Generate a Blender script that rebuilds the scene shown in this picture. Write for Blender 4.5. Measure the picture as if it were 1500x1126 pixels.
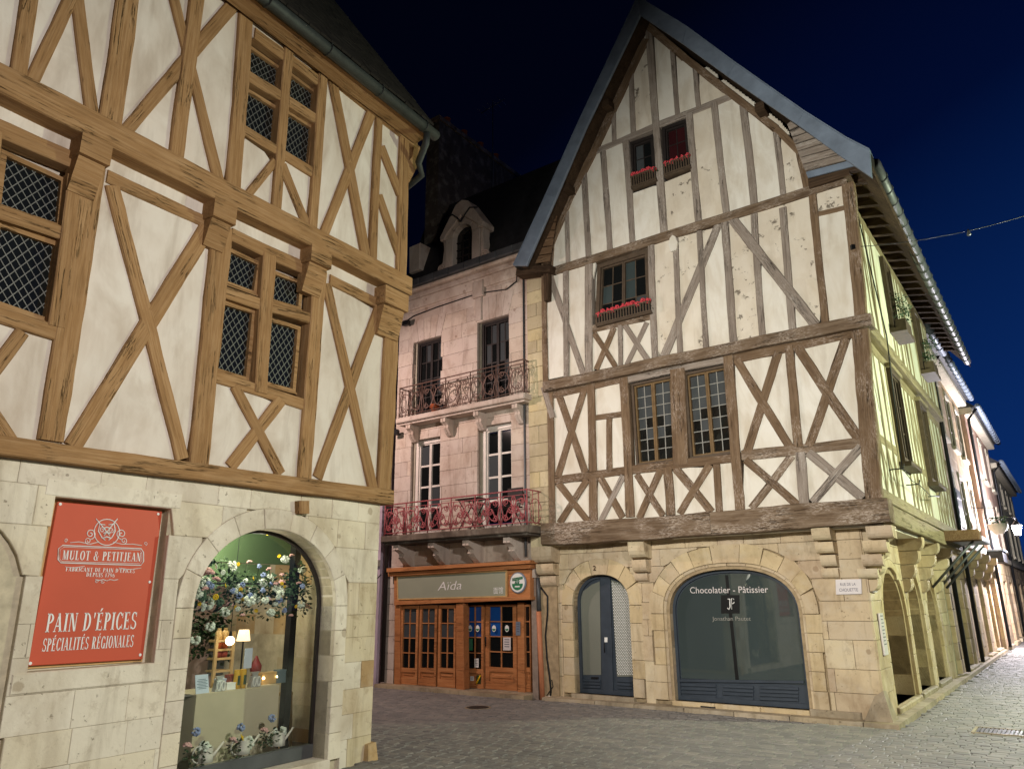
import bpy, math, random
import numpy as np
from mathutils import Vector, Matrix
random.seed(7)
for o in list(bpy.data.objects): bpy.data.objects.remove(o)
SC = bpy.context.scene
COL = SC.collection
R_ = math.radians

# ------------------------------------------------------------------ camera
CAM_H, FPX, PITCH, ROLL = 1.9, 1090.0, R_(16.2), R_(-0.55)
_cp, _sp, _cr, _sr = math.cos(PITCH), math.sin(PITCH), math.cos(ROLL), math.sin(ROLL)
# camera axes in the world (x right, y forward, z up)
_M3 = np.array([[1, 0, 0], [0, _cp, _sp], [0, -_sp, _cp]]) @ np.array([[_cr, -_sr, 0], [_sr, _cr, 0], [0, 0, 1]])
def cam_vec(a, b, c):
    v = _M3 @ np.array([a, b, c]); return Vector((v[0], v[2], v[1]))
cam = bpy.data.cameras.new('camera'); camo = bpy.data.objects.new('camera', cam); COL.objects.link(camo)
rx, ry, rz = cam_vec(1, 0, 0), cam_vec(0, 1, 0), -cam_vec(0, 0, 1)
camo.matrix_world = Matrix(((rx[0], ry[0], rz[0], 0), (rx[1], ry[1], rz[1], 0), (rx[2], ry[2], rz[2], CAM_H), (0, 0, 0, 1)))
cam.sensor_width = 36.0; cam.lens = FPX / 1500 * 36; cam.clip_end = 2000; cam.clip_start = .05
SC.camera = camo
CPOS = Vector((0, 0, CAM_H))

# ------------------------------------------------------------------ night sky
world = bpy.data.worlds.new('World'); SC.world = world; world.use_nodes = True
wn, wl = world.node_tree.nodes, world.node_tree.links
wn.clear()
w_out = wn.new('ShaderNodeOutputWorld'); w_bg = wn.new('ShaderNodeBackground'); w_tc = wn.new('ShaderNodeTexCoord')
w_dot = wn.new('ShaderNodeVectorMath'); w_dot.operation = 'DOT_PRODUCT'
w_dot.inputs[1].default_value = (0.62, 0.30, -0.72)      # last daylight low in the east-north-east
w_mr = wn.new('ShaderNodeMapRange'); w_mr.inputs['From Min'].default_value = -0.50; w_mr.inputs['From Max'].default_value = 0.52
w_rmp = wn.new('ShaderNodeValToRGB')
w_rmp.color_ramp.elements[0].position = 0.0; w_rmp.color_ramp.elements[0].color = (0.0004, 0.0008, 0.0034, 1)
w_rmp.color_ramp.elements[1].position = 1.0; w_rmp.color_ramp.elements[1].color = (0.003, 0.024, 0.13, 1)
e = w_rmp.color_ramp.elements.new(0.35); e.color = (0.0004, 0.0009, 0.0050, 1)
e = w_rmp.color_ramp.elements.new(0.62); e.color = (0.0005, 0.0036, 0.026, 1)
wl.new(w_tc.outputs['Generated'], w_dot.inputs[0]); wl.new(w_dot.outputs['Value'], w_mr.inputs['Value'])
wl.new(w_mr.outputs['Result'], w_rmp.inputs['Fac']); wl.new(w_rmp.outputs['Color'], w_bg.inputs['Color'])
wl.new(w_bg.outputs['Background'], w_out.inputs['Surface']); w_bg.inputs['Strength'].default_value = 1.0

SC.view_settings.view_transform = 'Standard'; SC.view_settings.look = 'None'
SC.view_settings.exposure = 0.0; SC.view_settings.gamma = 1.0
SC.render.engine = 'CYCLES'
SC.cycles.max_bounces = 6; SC.cycles.diffuse_bounces = 3; SC.cycles.glossy_bounces = 3; SC.cycles.transparent_max_bounces = 8
SC.cycles.use_denoising = True
SC.cycles.sample_clamp_indirect = 4

# ------------------------------------------------------------------ frames of the houses (pixel rays met with real facade planes)
def ray(x, y): return cam_vec(x - 750.0, 563.0 - y, FPX)
def ground_pt(x, y):
    r = ray(x, y); return CPOS + r * (-CAM_H / r.z)
def az(deg): return Vector((math.sin(R_(deg)), math.cos(R_(deg)), 0))
class House:
    def __init__(s, P0, d):
        s.P0 = P0; s.d = d; s.n = Vector((d.y, -d.x, 0))
        s.mw = Matrix.Translation(P0) @ Matrix(((d.x, -s.n.x, 0, 0), (d.y, -s.n.y, 0, 0), (0, 0, 1, 0), (0, 0, 0, 1)))
class Pl:
    """a vertical plane of a house: o origin, U along, N outward, all in house space"""
    def __init__(s, H, o, U, N):
        s.H = H
        s.o = H.mw @ Vector(o); R3 = H.mw.to_3x3()
        s.U = R3 @ Vector(U); s.N = R3 @ Vector(N); s.Z = Vector((0, 0, 1))
    def px(s, x, y, w=0.0):
        r = ray(x, y); t = ((s.o + s.N * w - CPOS) @ s.N) / (r @ s.N)
        q = CPOS + r * t - s.o
        return (q @ s.U, q.z)
    def pxs(s, pts, w=0.0): return [s.px(x, y, w) for x, y in pts]
    def pt(s, u, z, w=0.0): return s.o + s.U * u + s.Z * z + s.N * w
    def mat(s, u, z, w=0.0, ang=0.0):
        ca, sa = math.cos(ang), math.sin(ang)
        X = s.U * ca + s.Z * sa; Zz = -s.U * sa + s.Z * ca; Y = -s.N; P = s.pt(u, z, w)
        return Matrix(((X.x, Y.x, Zz.x, P.x), (X.y, Y.y, Zz.y, P.y), (X.z, Y.z, Zz.z, P.z), (0, 0, 0, 1)))

HL = House(ground_pt(540, 1112), az(32.6))
HR = House(ground_pt(1300, 1062), -az(-53.6))
HA = House(ground_pt(780, 1022), -az(-53.6))
PL = Pl(HL, (0, 0, 0), (1, 0, 0), (0, -1, 0))
PR = Pl(HR, (0, 0, 0), (1, 0, 0), (0, -1, 0))
PS = Pl(HR, (0, 0, 0), (0, 1, 0), (1, 0, 0))      # street side of the right house
PA = Pl(HA, (0, 0, 0), (1, 0, 0), (0, -1, 0))

# ------------------------------------------------------------------ street lamps (their light only; they stand outside the view)
def lamp(name, P, power, col, radius=.12, spot=None, target=None, blend=.6):
    L = bpy.data.lights.new(name, 'SPOT' if spot else 'POINT'); L.energy = power; L.color = col; L.shadow_soft_size = radius
    o = bpy.data.objects.new(name, L); COL.objects.link(o); o.location = P
    if spot:
        L.spot_size = R_(spot); L.spot_blend = blend
        o.rotation_euler = (Vector(target) - Vector(P)).to_track_quat('-Z', 'Y').to_euler()
    return o
lamp('street_lamp_light', (4.0, 0.4, 5.4), 2900, (1.0, .94, .89), .12, 128, tuple(PL.pt(-2.2, .9, 0)), 1.0)   # lights the left house
lamp('street_lamp_light', PL.pt(-6.2, 5.2, 3.8), 4400, (1.0, .98, .89), .12, 84, tuple(PR.pt(.4, 5.4, 0)), .7)  # on the left house, lights the gable
lamp('street_lamp_light', PS.pt(2.6, 5.2, 6.2), 2900, (.88, 1.0, .68))                            # greenish lamp of the side street
lamp('street_lamp_light', PA.pt(-4.4, 7.4, 5.0), 1250, (1.0, .75, .69), .12, 128, tuple(PA.pt(-2.2, 4.2, 0)), .8)                            # pinkish lamp of the lane

# ------------------------------------------------------------------ materials
def new_mat(name):
    m = bpy.data.materials.new(name); m.use_nodes = True
    nt = m.node_tree; b = nt.nodes['Principled BSDF']
    return m, nt.nodes, nt.links, b
def srgb(r, g, b):
    f = lambda c: (c / 255 / 12.92) if c / 255 <= .04045 else ((c / 255 + .055) / 1.055) ** 2.4
    return (f(r), f(g), f(b), 1)
class MB:
    def __init__(s, name, rough=.8, spec=.3):
        s.m, s.n, s.l, s.b = new_mat(name)
        s.b.inputs['Roughness'].default_value = rough; s.b.inputs['Specular IOR Level'].default_value = spec
        s.tc = s.n.new('ShaderNodeTexCoord'); s.oi = s.n.new('ShaderNodeObjectInfo')
    def coord(s, scale=(1, 1, 1), per_object=True, src='Object'):
        mp = s.n.new('ShaderNodeMapping'); mp.inputs['Scale'].default_value = scale
        s.l.new(s.tc.outputs[src], mp.inputs['Vector'])
        if per_object:
            cx = s.n.new('ShaderNodeMath'); cx.operation = 'MULTIPLY'; cx.inputs[1].default_value = 57.0
            s.l.new(s.oi.outputs['Random'], cx.inputs[0])
            cb = s.n.new('ShaderNodeCombineXYZ')
            for k in range(3): s.l.new(cx.outputs[0], cb.inputs[k])
            s.l.new(cb.outputs[0], mp.inputs['Location'])
        return mp.outputs['Vector']
    def world(s, scale=(1, 1, 1)):
        g = s.n.new('ShaderNodeNewGeometry'); mp = s.n.new('ShaderNodeMapping'); mp.inputs['Scale'].default_value = scale
        s.l.new(g.outputs['Position'], mp.inputs['Vector']); return mp.outputs['Vector']
    def noise(s, vec, scale, detail=4, rough=.55, dist=0.0):
        t = s.n.new('ShaderNodeTexNoise'); t.inputs['Scale'].default_value = scale; t.inputs['Detail'].default_value = detail
        t.inputs['Roughness'].default_value = rough; t.inputs['Distortion'].default_value = dist
        s.l.new(vec, t.inputs['Vector']); return t.outputs['Fac']
    def vor(s, vec, scale, feature='F1', rnd=1.0):
        t = s.n.new('ShaderNodeTexVoronoi'); t.inputs['Scale'].default_value = scale; t.feature = feature
        t.inputs['Randomness'].default_value = rnd; s.l.new(vec, t.inputs['Vector']); return t.outputs['Distance']
    def ramp(s, fac, stops):
        r = s.n.new('ShaderNodeValToRGB'); cr = r.color_ramp
        cr.elements[0].position, cr.elements[0].color = stops[0]
        cr.elements[1].position, cr.elements[1].color = stops[-1]
        for p, c in stops[1:-1]: e = cr.elements.new(p); e.color = c
        s.l.new(fac, r.inputs['Fac']); return r.outputs['Color']
    def g(s, fac, a, b):          # grey ramp a..b -> 0..1
        m = s.n.new('ShaderNodeMapRange'); m.inputs['From Min'].default_value = a; m.inputs['From Max'].default_value = b
        s.l.new(fac, m.inputs['Value']); return m.outputs['Result']
    def mix(s, fac, a, b, mode='MIX'):
        m = s.n.new('ShaderNodeMix'); m.data_type = 'RGBA'; m.blend_type = mode
        for v, i in ((fac, 0), (a, 6), (b, 7)):
            if hasattr(v, 'is_output') or hasattr(v, 'links'): s.l.new(v, m.inputs[i])
            else: m.inputs[i].default_value = v
        return m.outputs[2]
    def math(s, op, a, b):
        m = s.n.new('ShaderNodeMath'); m.operation = op
        for v, i in ((a, 0), (b, 1)):
            if hasattr(v, 'links'): s.l.new(v, m.inputs[i])
            else: m.inputs[i].default_value = v
        return m.outputs[0]
    def bump(s, h, strength=.4, dist=.01):
        b = s.n.new('ShaderNodeBump'); b.inputs['Strength'].default_value = strength; b.inputs['Distance'].default_value = dist
        s.l.new(h, b.inputs['Height']); s.l.new(b.outputs[0], s.b.inputs['Normal'])
    def col(s, c): s.l.new(c, s.b.inputs['Base Color']); return s.m

def mat_wood(name, dark, mid, light, flake=None, flake_at=.62, crack=.65, grain=46):
    M = MB(name, .88, .12)
    clamp = lambda x: (lambda k: (M.l.new(x, k.inputs[0]), k.outputs[0])[1])(M.n.new('ShaderNodeClamp'))
    n = M.noise(M.coord((1.6, grain, grain)), 1.0, 7, .68, .25)          # fine grain
    n1 = M.noise(M.coord((2.5, 11, 11)), 1.0, 5, .62, .3)                 # streaks
    n2 = M.noise(M.coord((1.2, 2.6, 2.6)), 1.2, 4)                        # weathering
    c = M.ramp(n, [(.28, dark), (.5, mid), (.74, light)])
    c = M.mix(M.math('MULTIPLY', M.g(n1, .45, .75), .5), c, light)
    c = M.mix(M.math('MULTIPLY', M.g(n2, .48, .8), .55), c, dark)
    tint = M.g(M.oi.outputs['Random'], 0, 1)
    c = M.mix(M.math('MULTIPLY', tint, .35), c, dark)
    n3 = M.noise(M.coord((.55, 15.0, 15.0)), 1.0, 5, .65, .35)
    k = M.math('ABSOLUTE', M.math('SUBTRACT', n3, .5), 0.0)
    ck = clamp(M.math('MULTIPLY', M.g(k, .011, .0), M.g(M.noise(M.coord((1.3, 3, 3)), 1.0, 2), .50, .62)))
    if flake:
        nf = M.noise(M.coord((16, 75, 75)), 1.0, 6, .72); nf2 = M.noise(M.coord((1.6, 3.0, 3.0)), 1.0, 3)
        f = clamp(M.math('MULTIPLY', M.g(nf, flake_at - .07, flake_at + .03), M.g(nf2, .44, .62)))
        c = M.mix(M.math('MULTIPLY', f, .8), c, flake)
    c = M.mix(M.math('MULTIPLY', ck, crack), c, (.014, .009, .006, 1))
    h = M.math('SUBTRACT', M.math('ADD', M.math('MULTIPLY', n, .6), M.math('MULTIPLY', n1, .6)), M.math('MULTIPLY', ck, 1.3))
    M.bump(h, 1.0, .014)
    return M.col(c)
def mat_plaster(name, a, b, stain, patch=None, rough=.9):
    M = MB(name, rough, .1)
    v = M.coord((1, 1, 1)); n = M.noise(v, 1.8, 5, .6); n2 = M.noise(v, 9.0, 5, .6); n3 = M.noise(M.coord((1.0, 1.0, .45)), 2.6, 4, .6, .5)
    c = M.mix(M.g(n, .3, .7), a, b)
    c = M.mix(M.math('MULTIPLY', M.g(n3, .44, .74), .85), c, stain)
    ns = M.noise(M.world((3.2, 3.2, .55)), 1.0, 5, .62, .3); nc = M.n.new('ShaderNodeClamp'); M.l.new(M.g(ns, .52, .74), nc.inputs[0])
    c = M.mix(M.math('MULTIPLY', nc.outputs[0], .55), c, (stain[0] * .72, stain[1] * .70, stain[2] * .68, 1))
    c = M.mix(M.math('MULTIPLY', M.g(M.oi.outputs['Random'], 0, 1), .28), c, stain)
    h = M.math('ADD', M.math('MULTIPLY', n, .8), M.math('MULTIPLY', n2, .25))
    if patch:
        p1 = M.noise(v, 6.0, 7, .74, .2); p2 = M.noise(v, 1.3, 3)
        p = M.math('MULTIPLY', M.g(p1, .585, .60), M.g(p2, .50, .55))
        pc = M.n.new('ShaderNodeClamp'); M.l.new(p, pc.inputs[0])
        c = M.mix(pc.outputs[0], c, M.mix(M.g(n2, .3, .7), patch, (patch[0] * .6, patch[1] * .6, patch[2] * .6, 1)))
        h = M.math('SUBTRACT', h, M.math('MULTIPLY', pc.outputs[0], .9))
        q = M.noise(v, 1.1, 3)                                 # sharp-edged later patches of lime wash
        c = M.mix(M.math('MULTIPLY', M.g(q, .52, .53), .14), c, (.50, .42, .33, 1))
    M.bump(h, .5, .02)
    return M.col(c)
def mat_stone(name, cols, stain, rough=.85, dirt=.6, bump=.6):
    M = MB(name, rough, .2)
    v = M.coord((1, 1, 1)); n = M.noise(v, 3.2, 6, .62); n2 = M.noise(v, 24, 5, .65); n3 = M.noise(M.world((1, 1, .7)), 1.3, 6, .62, .5)
    r = M.n.new('ShaderNodeValToRGB'); r.color_ramp.interpolation = 'CONSTANT'
    cr = r.color_ramp
    for i, cc in enumerate(cols):
        p = i / len(cols)
        if i < 2: el = cr.elements[i]; el.position = p
        else: el = cr.elements.new(p)
        el.color = cc
    M.l.new(M.oi.outputs['Random'], r.inputs['Fac'])
    c = r.outputs['Color']
    cl = lambda x: (lambda k: (M.l.new(x, k.inputs[0]), k.outputs[0])[1])(M.n.new('ShaderNodeClamp'))
    c = M.mix(M.math('MULTIPLY', cl(M.g(n3, .44, .68)), dirt), c, stain)
    n4 = M.noise(M.world((4.5, 4.5, .7)), 1.0, 5, .65, .3)                # rain streaks
    c = M.mix(M.math('MULTIPLY', cl(M.g(n4, .54, .72)), dirt * .7), c, (stain[0] * .62, stain[1] * .60, stain[2] * .58, 1))
    n5 = M.noise(M.world((1, 1, 1)), 6.0, 6, .7, .4)                      # blotches and worn skin
    c = M.mix(M.math('MULTIPLY', cl(M.g(n5, .56, .66)), .30), c, (stain[0] * .75, stain[1] * .72, stain[2] * .70, 1))
    c = M.mix(M.math('MULTIPLY', cl(M.g(n, .5, .75)), .35), c, (.62, .56, .46, 1))
    vd = M.vor(M.world((1, 1, 1)), 1.7); vs = M.math('ADD', vd, M.math('MULTIPLY', n5, .12))
    c = M.mix(M.math('MULTIPLY', cl(M.g(vs, .165, .150)), .55), c, (stain[0] * .8, stain[1] * .76, stain[2] * .74, 1))
    pits = M.g(M.noise(v, 16, 3, .6), .67, .73)
    pcl = M.n.new('ShaderNodeClamp'); M.l.new(pits, pcl.inputs[0])
    c = M.mix(M.math('MULTIPLY', pcl.outputs[0], .6), c, (stain[0] * .45, stain[1] * .45, stain[2] * .45, 1))
    h = M.math('SUBTRACT', M.math('ADD', M.math('MULTIPLY', n, .9), M.math('MULTIPLY', n2, .35)), M.math('MULTIPLY', pcl.outputs[0], .5))
    M.bump(h, bump, .02)
    return M.col(c)
def mat_plain(name, c, rough=.6, spec=.3, metal=0.0, var=.25, scale=6.0, bump=.15):
    M = MB(name, rough, spec); M.b.inputs['Metallic'].default_value = metal
    v = M.coord((1, 1, 1)); n = M.noise(v, scale, 5, .6)
    d = (c[0] * (1 - var), c[1] * (1 - var), c[2] * (1 - var), 1); l = (min(1, c[0] * (1 + var * .6)), min(1, c[1] * (1 + var * .6)), min(1, c[2] * (1 + var * .6)), 1)
    if bump: M.bump(n, bump, .01)
    return M.col(M.mix(M.g(n, .3, .7), d, l))
def mat_emit(name, c, strength):
    m, n, l, b = new_mat(name); b.inputs['Emission Color'].default_value = c; b.inputs['Emission Strength'].default_value = strength
    b.inputs['Base Color'].default_value = c; return m
def mat_glass(name, tint=(.9, .95, .93, 1), refl=.12):
    m, n, l, b = new_mat(name); n.remove(b)
    out = [x for x in n if x.type == 'OUTPUT_MATERIAL'][0]
    t = n.new('ShaderNodeBsdfTransparent'); t.inputs['Color'].default_value = tint
    g = n.new('ShaderNodeBsdfGlossy'); g.inputs['Roughness'].default_value = .02
    f = n.new('ShaderNodeLayerWeight'); f.inputs['Blend'].default_value = .5
    p = n.new('ShaderNodeMath'); p.operation = 'POWER'; p.inputs[1].default_value = 4.0; l.new(f.outputs['Facing'], p.inputs[0])
    a = n.new('ShaderNodeMath'); a.operation = 'ADD'; a.inputs[1].default_value = .035 + refl; a.use_clamp = True
    mx = n.new('ShaderNodeMixShader'); l.new(p.outputs[0], a.inputs[0]); l.new(a.outputs[0], mx.inputs[0])
    l.new(t.outputs[0], mx.inputs[1]); l.new(g.outputs[0], mx.inputs[2]); l.new(mx.outputs[0], out.inputs['Surface'])
    return m

M_ = {}
M_['oak'] = mat_wood('ochre_oak', srgb(126, 95, 62), srgb(163, 126, 85), srgb(186, 152, 112))
M_['brown'] = mat_wood('brown_oak_old_paint', srgb(86, 68, 52), srgb(120, 98, 76), srgb(146, 124, 100), srgb(182, 166, 152), .57)
M_['grey'] = mat_wood('grey_weathered_oak', srgb(110, 98, 88), srgb(150, 137, 125), srgb(176, 166, 156), srgb(200, 192, 182), .60)
M_['sill'] = mat_wood('cracked_sill_oak', srgb(76, 60, 46), srgb(120, 100, 80), srgb(158, 140, 120), srgb(192, 178, 164), .55, .95, 26)
M_['pale'] = mat_wood('pale_washed_oak', srgb(112, 100, 76), srgb(146, 132, 104), srgb(168, 156, 128))
M_['darkwood'] = mat_wood('dark_soffit_wood', srgb(46, 36, 28), srgb(74, 58, 44), srgb(100, 80, 62))
M_['board'] = mat_wood('brown_boards', srgb(84, 62, 44), srgb(126, 98, 74), srgb(150, 122, 96))
M_['shopwood'] = mat_wood('varnished_shop_wood', srgb(156, 98, 60), srgb(188, 126, 80), srgb(206, 148, 100), None, .6, .2, 40)
M_['shopwood'].node_tree.nodes['Principled BSDF'].inputs['Roughness'].default_value = .4
M_['pl_l'] = mat_plaster('cream_lime_plaster', srgb(220, 208, 194), srgb(230, 222, 210), srgb(190, 174, 156))
M_['pl_r'] = mat_plaster('white_lime_plaster', srgb(226, 220, 206), srgb(234, 230, 220), srgb(202, 190, 170))
M_['pl_peel'] = mat_plaster('peeling_lime_plaster', srgb(222, 212, 194), srgb(232, 224, 210), srgb(204, 190, 168), srgb(136, 126, 112))
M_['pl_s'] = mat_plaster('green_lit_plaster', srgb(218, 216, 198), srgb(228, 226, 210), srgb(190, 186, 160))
M_['pl_nb'] = mat_plaster('grey_render', srgb(176, 172, 150), srgb(190, 186, 164), srgb(140, 134, 112))
M_['pl_lilac'] = mat_plaster('lilac_render', srgb(186, 170, 186), srgb(200, 184, 198), srgb(160, 142, 152))
M_['pl_pink'] = mat_plaster('rose_render', srgb(186, 158, 142), srgb(200, 172, 156), srgb(150, 120, 104))
M_['st_l'] = mat_stone('cream_ashlar', [srgb(226, 217, 197), srgb(230, 221, 202), srgb(223, 214, 195), srgb(226, 215, 190), srgb(219, 209, 191), srgb(229, 219, 198)], srgb(166, 148, 120), .85, .6)
M_['st_lj'] = mat_stone('stained_quoin', [srgb(210, 196, 166), srgb(190, 160, 116), srgb(204, 190, 158), srgb(176, 146, 106), srgb(208, 194, 164), srgb(214, 200, 172)], srgb(150, 122, 86), .85, .6)
M_['st_r'] = mat_stone('tan_ashlar', [srgb(202, 182, 150), srgb(196, 176, 146), srgb(206, 186, 152), srgb(194, 174, 148), srgb(198, 180, 152), srgb(208, 192, 160)], srgb(150, 126, 98), .85, .75)
M_['st_rv'] = mat_stone('yellow_voussoir', [srgb(204, 184, 146), srgb(198, 178, 146), srgb(208, 188, 150), srgb(192, 174, 144), srgb(202, 184, 152), srgb(198, 178, 140)], srgb(156, 132, 98), .85, .6)
M_['st_a'] = mat_stone('pale_ashlar', [srgb(206, 190, 176), srgb(212, 198, 184), srgb(204, 190, 178), srgb(198, 184, 172), srgb(208, 194, 182), srgb(212, 196, 180)], srgb(150, 122, 102), .85, .6, .4)
M_['st_q'] = mat_stone('party_wall_quoin', [srgb(196, 182, 146), srgb(206, 192, 154), srgb(190, 176, 144), srgb(202, 186, 144), srgb(186, 172, 142), srgb(210, 196, 160)], srgb(146, 130, 100), .85, .5)
M_['st_street'] = mat_stone('street_stone', [srgb(188, 164, 130), srgb(178, 154, 124), srgb(198, 174, 138), srgb(182, 160, 134), srgb(190, 166, 130), srgb(172, 150, 122)], srgb(120, 98, 76), .85, .6)
M_['sett'] = mat_stone('worn_setts', [srgb(134, 131, 127), srgb(126, 124, 121), srgb(140, 136, 130), srgb(122, 121, 119), srgb(130, 128, 124), srgb(146, 141, 134)], srgb(110, 107, 104), .68, .4, .35)
M_['sett'].node_tree.nodes['Principled BSDF'].inputs['Specular IOR Level'].default_value = .3
M_['joint'] = mat_plain('joint_dirt', srgb(104, 100, 94), .9, .1, 0, .3, 12)
M_['mortar'] = mat_plain('lime_mortar', srgb(196, 184, 158), .95, .1, 0, .25, 9)
M_['mortar_r'] = mat_plain('brown_mortar', srgb(166, 146, 116), .95, .1, 0, .3, 9)
M_['mortar_a'] = mat_plain('grey_joint', srgb(150, 134, 122), .95, .1, 0, .25, 9)
M_['kerb'] = mat_stone('kerb_stone', [srgb(172, 156, 128), srgb(160, 146, 122), srgb(180, 162, 132), srgb(150, 138, 118), srgb(168, 154, 130), srgb(176, 160, 134)], srgb(104, 92, 76), .8, .7)
M_['zinc'] = mat_plain('weathered_zinc', srgb(128, 140, 156), .5, .4, .2, .25, 3)
M_['zinc_d'] = mat_plain('dark_zinc', srgb(92, 94, 96), .5, .4, .4, .25, 3)
M_['tile'] = mat_plain('dark_roof_tile', srgb(40, 36, 32), .9, .2, 0, .45, 7, .4)
M_['slate'] = mat_plain('black_slate', srgb(44, 44, 46), .6, .3, 0, .4, 7, .3)
M_['iron'] = mat_plain('wrought_iron_brown', srgb(116, 90, 80), .55, .4, .2, .3, 20)
M_['iron_pink_lit'] = mat_plain('wrought_iron_pink_lit', srgb(172, 88, 92), .5, .4, .05, .3, 20)  # pink lamp light is painted into the lower railing's colour
M_['black'] = mat_plain('black_iron', srgb(24, 24, 26), .5, .4, .2, .3, 20)
M_['black_flat'] = mat_plain('black_print', srgb(10, 10, 11), .5, .3, 0, 0, 5, 0)
M_['shopblue'] = mat_plain('dark_blue_grey_paint', srgb(58, 66, 76), .45, .4, 0, .2, 4)
M_['white'] = mat_plain('white_print', srgb(232, 232, 228), .6, .3, 0, .03, 5, 0)
M_['winwhite'] = mat_plain('white_window_paint', srgb(226, 218, 208), .5, .3, 0, .12, 6)
M_['stonejamb'] = mat_plain('smooth_grey_stone', srgb(176, 168, 150), .85, .2, 0, .2, 6)
M_['winbrown'] = mat_plain('brown_window_paint', srgb(86, 72, 58), .6, .3, 0, .3, 8)
M_['winochre'] = mat_plain('ochre_window_paint', srgb(116, 92, 60), .6, .3, 0, .3, 8)
M_['darkframe'] = mat_plain('dark_window_paint', srgb(44, 38, 36), .55, .3, 0, .3, 8)
M_['lead'] = mat_plain('grey_lead', srgb(112, 112, 106), .5, .4, .3, .2, 12)
M_['leadgrey'] = mat_plain('pale_glazing_bar', srgb(150, 148, 140), .6, .3, 0, .25, 12)
def dark_glass(name, c, rough=.06):
    M = MB(name, rough, .5); v = M.coord((1, 1, 1)); n = M.noise(v, .5, 2)
    M.bump(M.noise(v, 1.1, 2), .03, .02)
    return M.col(M.mix(M.g(n, .3, .7), (c[0] * .75, c[1] * .75, c[2] * .75, 1), c))
M_['pane_dark'] = dark_glass('night_window_glass', srgb(24, 26, 26))
M_['pane_grey'] = dark_glass('old_grey_glass', srgb(74, 78, 80), .12)
M_['pane_red'] = dark_glass('glass_before_red_curtain', srgb(58, 26, 28), .15)
M_['pane_film'] = dark_glass('shop_glass_grey_film', srgb(66, 76, 76), .02); M_['pane_film'].node_tree.nodes['Principled BSDF'].inputs['Specular IOR Level'].default_value = 1.0
M_['pane_door'] = dark_glass('door_glass_beige_blind', srgb(124, 126, 116), .10)
M_['pane_blue'] = dark_glass('glass_before_blue_wall', srgb(34, 84, 158), .08)
M_['curtain'] = mat_plain('pale_net_curtain', srgb(120, 122, 116), .9, .1, 0, .4, 18)
M_['glass'] = mat_glass('clear_shop_glass', (.95, .97, .95, 1), .0)
M_['signred'] = mat_plain('matt_red_panel', srgb(198, 86, 60), .45, .35, 0, .05, 2, 0)
M_['signgreen'] = mat_plain('sage_green_panel', srgb(152, 156, 136), .5, .3, 0, .06, 2, 0)
M_['signtrim'] = mat_plain('pale_oak_trim', srgb(206, 168, 112), .5, .3, 0, .15, 8)
M_['green'] = mat_plain('green_print', srgb(52, 122, 84), .5, .3, 0, 0, 5, 0)
M_['plaque'] = mat_plain('white_enamel', srgb(214, 206, 204), .4, .4, 0, .06, 9, .05)
M_['plaque_txt'] = mat_plain('grey_blue_letters', srgb(92, 88, 104), .6, .3, 0, 0, 5, 0)
M_['cloth'] = mat_plain('beige_table_cloth', srgb(196, 184, 158), .9, .1, 0, .08, 3, .05)
M_['gwall'] = mat_plain('shop_green_wall', srgb(90, 112, 78), .8, .2, 0, .1, 2)
M_['pwall'] = mat_plain('shop_pale_rose_wall', srgb(158, 134, 124), .85, .2, 0, .2, 3)
M_['dwall'] = mat_plain('shop_dark_shelf_wall', srgb(40, 52, 40), .8, .2, 0, .4, 6)
M_['refl_wall'] = mat_plain('shop_wall_painted_reflection', srgb(98, 86, 92), .7, .2, 0, .3, 2)  # lilac street reflection in the glass, painted as the wall's colour
M_['pipe_dark'] = mat_plain('dark_gutter_metal', srgb(62, 66, 64), .55, .4, .3, .3, 6)
M_['floor_in'] = mat_plain('shop_floor', srgb(88, 74, 64), .5, .3, 0, .25, 5)
M_['leaf'] = mat_plain('leaf_green', srgb(46, 66, 36), .7, .2, 0, .5, 14)
M_['leaf2'] = mat_plain('grey_green_leaf', srgb(76, 98, 74), .7, .2, 0, .4, 14)
M_['f_white'] = mat_plain('white_petals', srgb(222, 228, 216), .8, .1, 0, .12, 20)
M_['f_yellow'] = mat_plain('yellow_petals', srgb(226, 186, 40), .8, .1, 0, .2, 20)
M_['f_pink'] = mat_plain('pink_petals', srgb(222, 176, 172), .8, .1, 0, .2, 20)
M_['f_blue'] = mat_plain('blue_petals', srgb(150, 164, 204), .8, .1, 0, .25, 20)
M_['f_red'] = mat_plain('red_geranium_petals', srgb(212, 78, 86), .8, .1, 0, .2, 20)
M_['terra'] = mat_plain('terracotta', srgb(176, 92, 54), .8, .2, 0, .2, 9)
M_['pipe_or'] = mat_plain('salmon_pipe_paint', srgb(196, 128, 92), .55, .3, 0, .12, 6)
M_['lightwood'] = mat_plain('light_wood', srgb(196, 164, 116), .6, .3, 0, .2, 12)
M_['paper'] = mat_plain('pale_blue_card', srgb(196, 208, 224), .7, .2, 0, .05, 4, 0)
M_['yellowcan'] = mat_plain('yellow_tin', srgb(226, 178, 56), .4, .4, 0, .1, 9, 0)
M_['tin'] = mat_plain('silver_bag', srgb(196, 196, 196), .3, .5, .5, .25, 14)
M_['redbox'] = mat_plain('red_flower_box', srgb(150, 72, 62), .6, .3, 0, .4, 30)
M_['redpot'] = mat_plain('dark_red_candle', srgb(128, 38, 42), .5, .4, 0, .3, 12)
M_['teal'] = mat_plain('grey_blue_cloth', srgb(96, 112, 122), .8, .2, 0, .15, 6)
M_['chimney'] = mat_stone('sooty_stack', [srgb(110, 98, 86), srgb(96, 86, 76), srgb(120, 104, 90), srgb(104, 92, 80), srgb(88, 80, 72), srgb(112, 100, 88)], srgb(58, 50, 44), .9, .7)
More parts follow.
